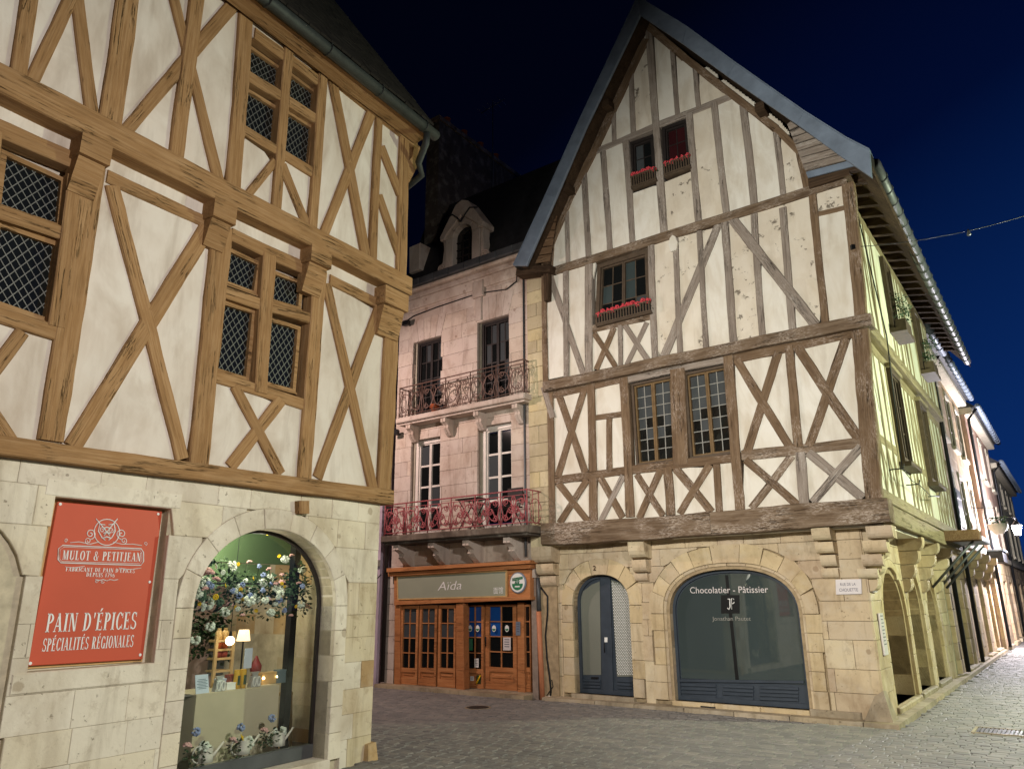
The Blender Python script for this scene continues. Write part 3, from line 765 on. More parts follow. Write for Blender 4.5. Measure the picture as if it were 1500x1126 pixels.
# the rest of the paving as one mesh with per-stone tint
Gs = [Geo() for _ in range(1)]
for lx, ly, wd in setts[300:]: sett_geo(Gs[0], lx, ly, wd, SH, random.uniform(-.004, .004))
SM = MB('worn_setts_mass', .68, .3)
gg = SM.n.new('ShaderNodeNewGeometry')
rr_ = SM.ramp(gg.outputs['Random Per Island'], [(0, srgb(122, 120, 117)), (.5, srgb(132, 129, 125)), (1, srgb(145, 140, 133))])
nn_ = SM.noise(SM.coord((1, 1, 1), False), 1.0, 4); n9_ = SM.noise(SM.coord((1, 1, 1), False), 26, 4)
SM.bump(n9_, .25, .01)
M_['sett_mass'] = SM.col(SM.mix(SM.math('MULTIPLY', SM.g(nn_, .45, .7), .4), rr_, srgb(110, 107, 104)))
tag(Gs[0].build('setts', 'sett_mass', ground, HR.mw), kind='stuff')
# kerbs: long stones before the right house and along the side street
kerb = tag(obj('kerb', [(-6.3, -.20, -.02), (.10, -.20, -.02), (.10, .0, -.02), (-6.3, .0, -.02)], [(0, 1, 2, 3)], 'joint', None, HR.mw), kind='structure')
u = -6.3
while u < .05:
    L = random.uniform(.7, 1.3); e = min(u + L, .22)
    G = Geo(); G.hexa([(u + .004, -.26, -.05), (e - .004, -.26, -.05), (e - .004, .02, -.05), (u + .004, .02, -.05), (u + .008, -.245, .05 + random.uniform(-.01, .01)), (e - .008, -.245, .05), (e - .008, .02, .06), (u + .008, .02, .06)])
    G.build('kerb_stone', 'kerb', kerb, HR.mw); u = e
v = .02
while v < 20:
    L = random.uniform(.8, 1.4)
    G = Geo(); G.hexa([(-.1, v + .004, -.05), (.22, v + .004, -.05), (.22, v + L - .004, -.05), (-.1, v + L - .004, -.05), (-.1, v + .008, .07), (.205, v + .008, .055), (.205, v + L - .008, .055), (-.1, v + L - .008, .07)])
    G.build('kerb_stone', 'kerb', kerb, HR.mw); v += L
G = Geo(); 
for k in range(5): G.prism(rect(-4.3 + k * .86 + .004, -4.3 + (k + 1) * .86 - .004, -.05, .07), -.30, 0.0)
G.build('doorstep', 'kerb', kerb, PA.mat(0, 0, 0))
# iron grate let into the paving, small round covers
def flat_px(pts): return [ground_pt(x, y) for x, y in pts]
gp = ground_pt(1468, 1072)
gr = empty('drain_grate', Matrix.Translation(gp + Vector((0, 0, .004))) @ HR.mw.to_3x3().to_4x4(), 'square iron drain grate with pale frame set in the paving of the side street', 'grate')
G = Geo()
for a, b in (((-.36, -.30), (.36, -.26)), ((-.36, .26), (.36, .30)), ((-.36, -.26), (-.32, .26)), ((.32, -.26), (.36, .26))): G.box((a[0], a[1], -.03), (b[0], b[1], .012))
G.build('frame', 'kerb', gr, W[gr])
for k in range(12):
    G = Geo(); G.box((-.31 + k * .053, -.255, -.03), (-.31 + k * .053 + .036, .255, .008)); G.build('bar', 'grate', gr, W[gr])
gp = ground_pt(700, 1036)
mh = empty('manhole_cover', Matrix.Translation(gp + Vector((0, 0, .003))), 'small round dark iron cover in the paving before the wooden shopfront', 'manhole cover')
G = Geo(); G.lathe([(.21, -.02), (.21, .006), (.19, .010), (.0001, .010)], 18); G.build('lid', 'grate', mh, W[mh])
G = Geo(); G.lathe([(.25, -.02), (.25, .004), (.215, .004), (.215, -.02)], 18); G.build('ring', 'kerb', mh, W[mh])

# ================================================================== LEFT HOUSE
hl = empty('timber_framed_house', HL.mw.copy(), 'large timber framed corner house with ochre beams over a pale stone shop floor', 'house')
a_ = PL.px(283, 893); b_ = PL.px(491, 893)
ZL = PL.px(385, 773)[1]
archL = Opening(a_[0], b_[0], .10, a_[1] + .02, ZL, 2.05)
rA = a_[0] - PL.px(259, 875)[0]; rT = PL.px(399, 744.5)[1] - ZL
q = PL.pxs([(84, 727), (253, 745), (225, 970), (38, 985)])
recess = Opening((q[0][0] + q[3][0]) / 2, (q[1][0] + q[2][0]) / 2, (q[2][1] + q[3][1]) / 2, (q[0][1] + q[1][1]) / 2, (q[0][1] + q[1][1]) / 2)
uB = PL.px(30, 890)[0]
blind = Opening(uB - 2.0, uB, .10, 1.95, ZL + .05, 2.05)
ZB = 3.22
backing(PL, -9, -.06, -.05, ZB, [archL, recess], -.34, -.05, 'wall_core', 'mortar', hl)
slab(PL, rect(recess.uL - .05, recess.uR + .05, recess.zb - .05, recess.zt + .05), -.40, -.16, 'recess_back', 'st_l', hl)
zr = [PL.px(520, y)[1] for y in (1118, 1080, 1044, 1008, 969, 933, 900, 853, 803, 763)]; zr = [-.03] + zr[1:] + [ZB]
rowsL = list(zip(zr[:-1], zr[1:]))
gA = archL.grow(rA, rT)
gA.zb = -1
def stL(u, z): return 'st_lj' if (u > archL.uR + .1 and z < 2.0 and random.random() < .75) else 'st_l'
block_wall(PL, rowsL, -8.5, .03, [gA, recess, blind], (.38, .85), .0, stL, hl, depth=.12, gap=.001, jit=.002)
for k in range(6): slab(PL, rect(-8.4 + 0 * k, blind.uR, .1 + k * .5, .1 + (k + 1) * .5 - .004), -.16, -.07 + random.uniform(-.003, .003), 'stone', 'st_l', hl, .006)
arch_ring(PL, archL, rA, rT, 9, 6, .012, 'st_l', hl, .34, jit=.003, gap=.002)
# side wall of the shop floor (faces the lane)
PLs = Pl(HL, (.03, 0, 0), (0, 1, 0), (1, 0, 0))
block_wall(PLs, rowsL, .0, 6.5, [], (.4, .8), .0, lambda u, z: 'st_lj', hl, depth=.12, gap=.003)
G = Geo(); G.box((-.09, .36, -.05), (0.0, 6.5, ZB)); G.build('wall_core', 'mortar', hl, HL.mw)
# low corner guard stone, sill
q0 = PL.px(527, 1090, .1); G = Geo(); G.hexa([(-.10, -.09, -.03), (.08, -.09, -.03), (.08, .2, -.03), (-.10, .2, -.03), (-.085, -.06, .19), (.06, -.06, .20), (.06, .2, .20), (-.085, .2, .19)])
G.build('guard_stone', 'st_lj', hl, HL.mw)
slab(PL, rect(archL.uL - .05, archL.uR + .03, -.03, .12), -.34, .03, 'sill', 'st_l', hl, .01)
slab(PL, rect(recess.uL - .12, recess.uR + .08, recess.zb - .17, recess.zb - .003), -.2, .010, 'sill', 'st_l', hl, .01)
slab(PL, rect(recess.uL - .10, recess.uR + .10, recess.zt + .003, recess.zt + .16), -.2, .006, 'lintel', 'st_l', hl, .01)
# timber frame
W1, W2 = .07, .21
occ1 = []; occ2 = []
def bl(a, b, wa, wb=None, w=W1, occ=occ1, depth=.16, name='beam'): return beam(PL, a, b, wa, wb, w, depth, 'oak', hl, occ, name)
F1 = W1 + .012
bl((-60, 642), (577, 728), 30, 20, W1 + .05, depth=.24)                      # sill beam
bl((439 + 8, 733), (447, 752), 15, 15, W1 + .02, occ=None, depth=.1, name='peg')
def B1(a, b, wa, wb=None): return bl(a, b, wa, wb, W1)
def P1(a, b, wa, wb=None): return bl(a, b, wa, wb, F1)
P1((139, 225), (76, 645), 38, 38); P1((327, 330), (292, 684), 31, 29); P1((470, 395), (447, 703), 20, 19); P1((577, 440), (564, 722), 20, 19)
P1((-75, 150), (-110, 640), 44, 46)
B1((-80, 152), (136, 246), 27, 22); B1((158, 257), (314, 330), 19, 16); B1((340, 343), (455, 396), 18, 17); B1((484, 409), (572, 453), 14, 13)
B1((165, 272), (268, 672), 20, 19); B1((304, 335), (107, 654), 25, 27)
B1((345, 565), (412, 694), 14, 15); B1((413, 586), (338, 684), 17, 18); B1((313, 550), (446, 592), 18, 17)
B1((479, 415), (548, 717), 13, 13); B1((556, 452), (466, 700), 14, 15)
P1((396, 372), (383, 575), 20, 19); B1((320, 424), (386, 446), 17, 17); B1((395, 449), (456, 466), 15, 15)
# window beside the left edge
P1((-8, 190), (-28, 460), 26, 26); B1((-75, 285), (113, 348), 21, 20); B1((-75, 436), (94, 491), 22, 22); P1((110, 258), (83, 478), 22, 26)
P1((-75, 170), (-95, 450), 20, 20)
B1((34, 486), (-80, 640), 22); B1((-95, 480), (20, 650), 22)
# storey above
def B2(a, b, wa, wb=None): return bl(a, b, wa, wb, W2, occ2)
def P2(a, b, wa, wb=None): return bl(a, b, wa, wb, W2 + .012, occ2)
bl((-60, 82), (604, 420), 42, 24, W2 + .05, occ2, .3)
P2((62, -140), (27, 118), 25); B2((150, -100), (46, 122), 22); B2((98, -140), (136, 166), 19); P2((207, -150), (163, 182), 35, 34)
P2((296, -60), (258, 238), 22, 22); B2((238, -75), (324, 274), 13, 15); B2((385, -42), (184, 194), 21, 21)
P2((362, 16), (343, 276), 22, 22); P2((425, 62), (406, 306), 14, 14); P2((475, 98), (458, 345), 13, 14)
B2((350, 184), (465, 256), 13, 13); B2((360, 108), (418, 144), 14, 13); B2((424, 148), (470, 178), 13, 12)
B2((374, 48), (424, 86), 14, 14); B2((426, 86), (476, 125), 13, 13)
B2((404, 236), (360, 290), 13); B2((414, 240), (452, 334), 12); B2((487, 112), (538, 382), 13); B2((547, 160), (473, 348), 14)
P2((557, 168), (547, 390), 10, 11); B2((559, 214), (587, 285), 10); B2((556, 285), (586, 372), 10); P2((594, 192), (589, 412), 14, 14)
P2((-60, -200), (-75, 80), 26); B2((20, -120), (-60, 90), 22)
bl((-140, -397), (612, 205), 27, 20, W2 + .03, occ2, .3)
# the frame goes on beyond the left edge of the picture
for (p, w_, wd, oc, dp) in (((-60, 642), W1 + .05, .27, occ1, .24), ((-60, 82), W2 + .05, .34, occ2, .3), ((-140, -397), W2 + .03, .3, occ2, .3)):
    a = PL.px(*p, w_); beam_uv(PL, (-9.0, a[1] - .02), (a[0] + .01, a[1]), wd, wd, w_, dp, 'oak', hl, 'beam', .05, oc)
for u in (-6.9, -8.1, -8.85):
    beam_uv(PL, (u, 3.4), (u, 6.25), .24, .24, F1, .16, 'oak', hl, 'beam', .06, occ1); beam_uv(PL, (u + .2, 6.5), (u + .2, 9.2), .2, .2, W2 + .012, .16, 'oak', hl, 'beam', .06, occ2)
for a, b in (((-8.0, 3.4), (-7.05, 6.2)), ((-7.0, 3.4), (-7.95, 6.2)), ((-6.75, 3.4), (-6.05, 6.2))): beam_uv(PL, a, b, .17, .17, W1, .16, 'oak', hl, 'beam', .06, occ1)
for a, b in (((-7.8, 6.5), (-6.85, 9.1)), ((-6.6, 9.1), (-6.0, 6.5))): beam_uv(PL, a, b, .16, .16, W2, .16, 'oak', hl, 'beam', .06, occ2)
# consoles under the overhang
def console(x0, x1, y0, y1, yb, wf=W2 + .05):
    u0, z1 = PL.px(x0, y0, wf); u1, _ = PL.px(x1, y0, wf); z0 = PL.px((x0 + x1) / 2, y1, wf)[1]; zb = PL.px((x0 + x1) / 2, yb, W1)[1]
    z1 = PL.px((x0 + x1) / 2, y0, wf)[1]; c = (u0 + u1) / 2; h = (u1 - u0) / 2 * .9; G = Geo()
    G.hexa([(-h, -wf, z0), (h, -wf, z0), (h, 0, z0), (-h, 0, z0), (-h, -wf, z1), (h, -wf, z1), (h, 0, z1), (-h, 0, z1)])
    k = h * .86
    G.hexa([(-k, -W1 - .03, zb), (k, -W1 - .03, zb), (k, 0, zb), (-k, 0, zb), (-k, -wf + .05, z0 - .002), (k, -wf + .05, z0 - .002), (k, 0, z0 - .002), (-k, 0, z0 - .002)])
    G.build('console', 'oak', hl, PL.mat(c, 0, 0))
console(119, 172, 192, 236, 300); console(313, 351, 293, 324, 375); console(455, 489, 364, 388, 440); console(563, 601, 425, 450, 502)
console(-110, -50, 60, 120, 200)
# leaded windows
def leaded(P, quad, wf, parent, pitch=(.085, .115), fr=.05, sill=True):
    """quad: the opening's four corners as seen (TL, TR, BR, BL) on plane wf"""
    TL, TR, BR, BL = [Vector(p) for p in P.pxs(quad, wf)]
    c = (TL + TR + BR + BL) / 4
    bil = lambda s, t: (BL * (1 - s) + BR * s) * (1 - t) + (TL * (1 - s) + TR * s) * t - c
    Wd, Hh = (BR - BL).length, (TL - BL).length
    fs, ft = fr / Wd, fr / Hh
    G = Geo()
    for (s0, t0, s1, t1) in ((0, 0, fs, 1), (1 - fs, 0, 1, 1), (fs, 0, 1 - fs, ft), (fs, 1 - ft, 1 - fs, 1)):
        q = [bil(s0, t0), bil(s1, t0), bil(s1, t1), bil(s0, t1)]
        G.prism([tuple(v) for v in q], .0, .09)
    M = P.mat(c.x, c.y, wf - .075)
    f = G.build('window_frame', 'oak', parent, M)
    q = [bil(fs, ft), bil(1 - fs, ft), bil(1 - fs, 1 - ft), bil(fs, 1 - ft)]
    G = Geo(); G.prism([tuple(v) for v in q], .05, .06); G.build('pane', 'pane_dark', f, M)
    G = Geo(); px_, pz_ = pitch; w_, h_ = Wd - 2 * fr, Hh - 2 * fr
    mp = lambda x, z: bil(fs + (1 - 2 * fs) * x / w_, ft + (1 - 2 * ft) * z / h_)
    for sg in (1, -1):
        n = int(w_ / px_ + h_ / pz_) + 2
        for k in range(-n, n + 1):
            pts = []
            # x/px + sg z/pz = k
            for x in (0, w_):
                z = sg * pz_ * (k - x / px_)
                if 0 <= z <= h_: pts.append((x, z))
            for z in (0, h_):
                x = px_ * (k - sg * z / pz_)
                if 0 < x < w_: pts.append((x, z))
            if len(pts) >= 2 and math.dist(pts[0], pts[1]) > .02:
                a, b = mp(*pts[0]), mp(*pts[1]); d = (b - a).normalized() * .0; nn = Vector((-(b - a).y, (b - a).x)).normalized() * .0042
                y = .040 + (.003 if sg > 0 else 0)
                G.hexa([(a.x - nn.x, y, a.y - nn.y), (b.x - nn.x, y, b.y - nn.y), (b.x - nn.x, y + .005, b.y - nn.y), (a.x - nn.x, y + .005, a.y - nn.y),
                        (a.x + nn.x, y, a.y + nn.y), (b.x + nn.x, y, b.y + nn.y), (b.x + nn.x, y + .005, b.y + nn.y), (a.x + nn.x, y + .005, a.y + nn.y)])
    G.build('lead_lattice', 'lead', f, M)
    if sill:
        a, b = bil(0, 0), bil(1, 0)
        G = Geo(); G.hexa([(a.x, -.03, a.y - .02), (b.x, -.03, b.y - .02), (b.x, .09, b.y - .02), (a.x, .09, a.y - .02), (a.x, -.02, a.y + .012), (b.x, -.02, b.y + .012), (b.x, .09, b.y + .03), (a.x, .09, a.y + .03)])
        G.build('sill', 'oak', f, M)
    g = .10
    return [tuple(v + c) for v in (bil(-g / Wd, -g / Hh), bil(1 + g / Wd, -g / Hh), bil(1 + g / Wd, 1 + g / Hh), bil(-g / Wd, 1 + g / Hh))]
for qd in ([(334, 356), (389, 383), (382, 431), (325, 410)], [(326, 435), (381, 453), (371, 558), (313, 540)], [(406, 393), (450, 411), (447, 453), (400, 440)], [(399, 462), (447, 477), (439, 575), (389, 561)],
           [(8, 214), (104, 259), (97, 333), (-2, 300)], [(-2, 318), (99, 353), (84, 474), (-14, 440)], [(-66, 178), (-16, 203), (-26, 292), (-74, 277)], [(-74, 300), (-24, 314), (-38, 440), (-88, 425)]):
    occ1.append(leaded(PL, qd, W1, hl))
for qd in ([(368, 60), (419, 97), (414, 133), (362, 102)], [(362, 122), (415, 155), (408, 226), (356, 190)], [(429, 101), (470, 132), (467, 168), (424, 141)], [(424, 157), (466, 183), (460, 248), (416, 220)]):
    occ2.append(leaded(PL, qd, W2, hl, fr=.045))
zlo = 3.2
uR1 = PL.px(568, 600, W1)[0]; uR2 = PL.px(592, 300, W2)[0]
reg1 = [(-8.9, 3.25), (uR1, 3.28), (uR1, 6.75), (-8.9, 6.75)]
reg2 = [(-8.9, 6.3), (uR2, 6.35), (uR2, 9.0), (-8.9, 9.2)]
infill(PL, reg1, occ1, W1 - .03, lambda u, z: 'pl_l', hl)
infill(PL, reg2, occ2, W2 - .03, lambda u, z: 'pl_l', hl)
def core(P, u0, u1, z0, z1, w0, w1, mat, parent, name='wall_core'):
    G = Geo(); G.box((u0, -w1, z0), (u1, -w0, z1)); return G.build(name, mat, parent, P.mat(0, 0, 0))
core(PL, -9, uR1 - .06, ZB + .005, 6.5, -6, W1 - .20, 'pl_l', hl)
core(PL, -9, uR2 - .06, 6.502, 9.1, -6, W2 - .20, 'pl_l', hl)
# lane side: posts and plaster, seen only from the side
PLs1 = Pl(HL, (uR1 + .05, 0, 0), (0, 1, 0), (1, 0, 0)); PLs2 = Pl(HL, (uR2 + .05, 0, 0), (0, 1, 0), (1, 0, 0))
slab(PLs1, rect(.05, 6, 3.3, 6.5), -.1, -.03, 'plaster_panel', 'pl_l', hl); slab(PLs2, rect(-.2, 6, 6.6, 9.0), -.1, -.03, 'plaster_panel', 'pl_l', hl)
for k in range(7):
    beam_uv(PLs1, (.1 + k * .95, 3.3), (.1 + k * .95, 6.5), .17, .17, 0, .12, 'oak', hl); beam_uv(PLs2, (-.15 + k * .95, 6.6), (-.15 + k * .95, 9.0), .17, .17, 0, .12, 'oak', hl)
# roof, eave, gutter
WE = .52; ze = PL.px(628, 200, WE)[1]; uE = PL.px(628, 200, WE)[0]
sl = math.tan(R_(56))
G = Geo(); G.hexa([(-9.5, -WE + .02, ze + .02), (uE - .02, -WE + .02, ze + .02), (uE - .02, 5.2, ze + 5.98 * sl), (-9.5, 5.2, ze + 5.98 * sl), (-9.5, -WE - .02, ze + .14), (uE - .02, -WE - .02, ze + .14), (uE - .02, 5.16, ze + .14 + 5.98 * sl), (-9.5, 5.16, ze + .14 + 5.98 * sl)])
G.build('roof', 'tile', hl, HL.mw)
G = Geo()
for r in range(22):
    y0 = -WE - .06 + r * .13; z0 = ze + .15 + r * .13 * sl; u = -9.0 + random.uniform(0, .1)
    while u < uE:
        wd = .19; t = random.uniform(-.008, .012); e2 = min(u + wd, uE + random.uniform(-.01, .02))
        G.hexa([(u + .004, y0 - .03, z0 + t), (e2 - .004, y0 - .03, z0 + t), (e2 - .004, y0 + .18, z0 + .21 * sl), (u + .004, y0 + .18, z0 + .21 * sl), (u + .004, y0 - .045, z0 + .03 + t), (e2 - .004, y0 - .045, z0 + .03 + t), (e2 - .004, y0 + .165, z0 + .03 + .21 * sl), (u + .004, y0 + .165, z0 + .03 + .21 * sl)]); u += wd
tag(G.build('roof_tiles', 'tile', hl, HL.mw), kind='stuff')
G = Geo(); G.hexa([(-9.4, -WE, ze - .02), (uE - .03, -WE, ze - .02), (uE - .03, -.27, ze - .06), (-9.4, -.27, ze - .06), (-9.4, -WE, ze + .02), (uE - .03, -WE, ze + .02), (uE - .03, -.27, ze + .4), (-9.4, -.27, ze + .4)])
G.build('eave_board', 'oak', hl, HL.mw)
G = Geo(); G.tube([(-9.4, -WE - .10, ze + .02), (uE + .06, -WE - .10, ze + .0)], .085, 10); gut = G.build('gutter', 'pipe_dark', hl, HL.mw, True)
for k in range(9):
    G = Geo(); uu = uE - .25 - k * 1.0
    G.tube([(uu, -WE - .10 + .092 * math.cos(a), ze + .01 + .092 * math.sin(a)) for a in [math.pi * 2 * i / 12 for i in range(12)]], .012, 4, True); G.build('gutter_bracket', 'pipe_dark', gut, HL.mw)
wtube('downpipe', [HL.mw @ Vector(p) for p in ((uE - .16, -WE - .10, ze - .05), (uE - .16, -WE - .08, ze - .25), (uE - .02, -WE + .18, ze - .42), (uE + .12, -.3, ze - .55), (uE + .2, .3, ze - .7))], .055, 'pipe_dark', hl, 8)
# bracket carrying the eave at the corner
a0 = PL.px(597, 262, W2); G = Geo(); G.prism([(0, 0), (.10, .0), (.34, .5), (.34, .78), (.20, .78), (.16, .5), (0, .28)], 0, .16); G.build('console', 'oak', hl, PL.mat(a0[0] - .06, a0[1] - .05, W2))
# ---- the shop behind the arched window
WG = -.27
gq = archL.outline(-.03, 24)
glz = slab(PL, gq, WG - .012, WG, 'shop_window', 'glass', hl)
G = Geo(); o1 = archL.outline(.035, 24); o0 = archL.outline(-.01, 24); n = len(o0)
for i in range(n):
    j = (i + 1) % n
    G.hexa([(o0[i][0], -.0, o0[i][1]), (o0[j][0], -.0, o0[j][1]), (o0[j][0], .05, o0[j][1]), (o0[i][0], .05, o0[i][1]), (o1[i][0], -.0, o1[i][1]), (o1[j][0], -.0, o1[j][1]), (o1[j][0], .05, o1[j][1]), (o1[i][0], .05, o1[i][1])])
G.build('frame', 'darkframe', glz, PL.mat(0, 0, WG + .02))
slab(PL, rect(archL.uL, archL.uR, .12, .27), WG - .05, WG + .035, 'base_rail', 'zinc_d', hl, .01)
u0, u1, wB, zf, zc = archL.uL - .55, archL.uR + .82, -2.9, .12, 3.1
def face(name, V, mat, parent): return obj(name, V, [(0, 1, 2, 3)], mat, parent, HL.mw)
face('shop_floor', [(u0, .33, zf), (u1, .33, zf), (u1, -wB, zf), (u0, -wB, zf)], 'floor_in', hl)
face('shop_ceiling', [(u0, .33, zc), (u1, .33, zc), (u1, -wB, zc), (u0, -wB, zc)], 'gwall', hl)
face('shop_wall', [(u0, -wB, zf), (u1, -wB, zf), (u1, -wB, zc), (u0, -wB, zc)], 'pwall', hl)
face('shop_wall', [(u0, .33, zf), (u0, -wB, zf), (u0, -wB, zc), (u0, .33, zc)], 'dwall', hl)
face('shop_wall', [(u1, .33, zf), (u1, -wB, zf), (u1, -wB, zc), (u1, .33, zc)], 'refl_wall', hl)
slab(PL, rect(u0 + .01, u1 - .05, 2.42, zc - .01), -1.5, -1.42, 'shop_canopy', 'gwall', hl)
for k in range(13): slab(PL, rect(u0 + .1 + k * .2, u0 + .1 + k * .2 + .18, 2.12, 2.41), -1.48, -1.43, 'valance', 'gwall', hl)
slab(PL, rect(u0 + .01, u0 + 1.5, zf, 2.2), wB + .02, wB + .3, 'shelf_back', 'dwall', hl)
for z in (.7, 1.1, 1.5, 1.9): slab(PL, rect(u0 + .01, u0 + 1.5, z, z + .03), wB + .3, wB + .62, 'shelf', 'dwall', hl)
pq_ = PL.px(428, 940, -1.0)[0]; slab(PL, rect(pq_ - .05, pq_ + .05, zf, zc), -1.10, -1.0, 'pillar', 'black', hl)
slab(PL, rect(archL.uR + .35, archL.uR + .6, .9, 1.6), wB + .02, wB + .05, 'wall_cabinet', 'zinc_d', hl)
qd = PL.pxs([(372, 897), (413, 897), (413, 908), (372, 908)], wB + .03); slab(PL, qd, wB + .005, wB + .03, 'wall_panel', 'black_flat', hl)
lamp('shop_inside_light', PL.pt(archL.c - .1, 2.8, -.95), 75, (1.0, .92, .74), .15)
lamp('shop_inside_light', PL.pt(archL.c + .4, 2.3, -2.1), 30, (1.0, .88, .72), .15)  # added fill for the back of the shop, not a ceiling fitting
lamp('shop_inside_light', PL.pt(archL.c, 2.6, -.42), 9, (1.0, .94, .80), .2)  # added fill by the glass that brightens the table cloth, no fitting
def onfloor(P, x, y, w): return P.px(x, y, w)
# table under a cloth
wt = -.80
c4 = PL.pxs([(288, 1016), (409.5, 1003.6), (403, 1095), (276, 1110)], wt)
zt = (c4[0][1] + c4[1][1]) / 2; ut0, ut1 = c4[0][0], c4[1][0]
tb = empty('display_table', PL.mat((ut0 + ut1) / 2, zf, wt - .3), 'table under a plain beige cloth standing behind the arched shop glass', 'table')
Mt = PL.mat(0, 0, 0)
G = Geo(); G.box((ut0, -wt, zf + .02), (ut1, -wt + .02, zt)); G.box((ut0, -wt + .021, zt - .02), (ut1, -wt + .6, zt)); G.box((ut0, -wt + .021, zf + .02), (ut0 + .02, -wt + .6, zt - .021)); G.box((ut1 - .02, -wt + .021, zf + .02), (ut1, -wt + .6, zt - .021))
G.build('cloth', 'cloth', tb, Mt)
G = Geo(); G.box((ut0 + .05, -wt + .05, zt - .06), (ut1 - .05, -wt + .55, zt - .025)); G.build('tabletop', 'lightwood', tb, Mt)
for du in (ut0 + .08, ut1 - .1):
    for dy in (.1, .5): G = Geo(); G.box((du, -wt + dy, zf), (du + .04, -wt + dy + .04, zt - .061)); G.build('leg', 'lightwood', tb, Mt)
face('table_shelf', [(archL.uL - .1, -wt + .05, zt - .01), (ut0 - .002, -wt + .05, zt - .01), (ut0 - .002, -wt + .5, zt - .01), (archL.uL - .1, -wt + .5, zt - .01)], 'zinc_d', hl)
def stand(x0, x1, y0, y1, w):
    """box of things on the table from their outline as seen: centre u, width, height"""
    a = PL.px(x0, y1, w)[0]; b = PL.px(x1, y1, w)[0]; t = PL.px((x0 + x1) / 2, y0, w)[1]; bz = PL.px((x0 + x1) / 2, y1, w)[1]
    return (a + b) / 2, b - a, max(.05, t - bz)
def at(u, w, z=None): return PL.mat(u, zt + .001 if z is None else z, w)
# price card
u, wd, h = stand(288, 307, 988, 1015, wt - .05)
t = empty('price_card', at(u, wt - .06), 'pale blue printed card standing at the left end of the beige table', 'card')
G = Geo(); G.hexa([(-wd / 2, 0, 0), (wd / 2, 0, 0), (wd / 2, .006, 0), (-wd / 2, .006, 0), (-wd / 2, .05, h), (wd / 2, .05, h), (wd / 2, .056, h), (-wd / 2, .056, h)]); G.build('card', 'paper', t, W[t])
G = Geo()
for k in range(7):
    z = h * (.25 + .08 * k); y = .05 * z / h - .003; ww = wd * (.30 + .1 * (k % 2)); G.add([(-ww, y, z), (ww, y, z), (ww, y + .001, z + .006), (-ww, y + .001, z + .006)], [(0, 1, 2, 3)])
G.build('print', 'teal', t, W[t])
t2 = empty('price_card', at(PL.px(364, 960, wt - .35)[0], wt - .35, zt + .20), 'pale blue card held up high in the middle of the shop window', 'card')
G = Geo(); G.box((-.06, 0, 0), (.06, .006, .24)); G.build('card', 'paper', t2, W[t2]); G = Geo(); G.tube([(0, .01, -.2), (0, .01, .05)], .006); G.build('rod', 'black', t2, W[t2])
# treat bags with a looped bow, boxes and tins
for (x0, x1, y0, y1, lab) in ((314.5, 329, 989, 1011, 'clear bag with looped white tags standing right of the pale blue card'), (366.5, 381, 984, 1006, 'clear bag with looped white tags standing right of the yellow tins')):
    u, wd, h = stand(x0, x1, y0, y1, wt - .08); t = empty('treat_bag', at(u, wt - .10), lab, 'bag', 'treat bags on the display table')
    G = Geo(); G.hexa([(-wd / 2, -.03, 0), (wd / 2, -.03, 0), (wd / 2, .04, 0), (-wd / 2, .04, 0), (-wd * .36, -.02, h * .72), (wd * .36, -.02, h * .72), (wd * .36, .03, h * .72), (-wd * .36, .03, h * .72)]); G.hexa([(-wd * .2, -.01, h * .72), (wd * .2, -.01, h * .72), (wd * .2, .02, h * .72), (-wd * .2, .02, h * .72), (-wd * .4, -.01, h), (wd * .4, -.01, h), (wd * .4, .02, h), (-wd * .4, .02, h)]); G.build('bag', 'tin', t, W[t])
    for sx in (-.22, .22):
        G = Geo(); G.tube([(wd * (sx + .16 * math.cos(a)), -.04, h * (.36 + .3 * math.sin(a))) for a in [2 * math.pi * i / 12 for i in range(12)]], .007, 5, True); G.build('tag_loop', 'white', t, W[t])
for (x0, x1, y0, y1, w, mt, nm, lab, cat) in ((317, 332, 981, 996, wt - .3, 'paper', 'gift_box', 'pale blue box behind the clear bag beside the price card', 'box'), (328, 341, 999, 1009, wt - .14, 'white', 'gift_box', 'low white box before the flowered red box', 'box'),
        (332, 343, 980, 1000, wt - .24, 'redbox', 'gift_box', 'tall box with red flower print left of the yellow tins', 'box'), (379, 403, 983, 1000, wt - .26, 'signtrim', 'gift_box', 'wide gift box with small warm lights near the right end of the table', 'box'), (403, 414, 985, 1004, wt - .22, 'teal', 'cloth_bag', 'grey blue cloth bag at the right end of the beige table', 'bag')):
    u, wd, h = stand(x0, x1, y0, y1, w); t = empty(nm, at(u, w), lab, cat)
    G = Geo(); G.hexa([(-wd / 2, -.05, 0), (wd / 2, -.05, 0), (wd / 2, .05, 0), (-wd / 2, .05, 0), (-wd / 2 * .94, -.047, h * .86), (wd / 2 * .94, -.047, h * .86), (wd / 2 * .94, .047, h * .86), (-wd / 2 * .94, .047, h * .86)]); G.build('body', mt, t, W[t])
    G = Geo(); G.box((-wd / 2, -.053, h * .862), (wd / 2, .053, h)); G.build('lid', mt, t, W[t])
    if 'lights' in lab:
        for sx in (-.42, .42): G = Geo(); G.ball((wd * sx, -.06, h * .55), .016); G.build('bulb', 'bulbglow', t, W[t])
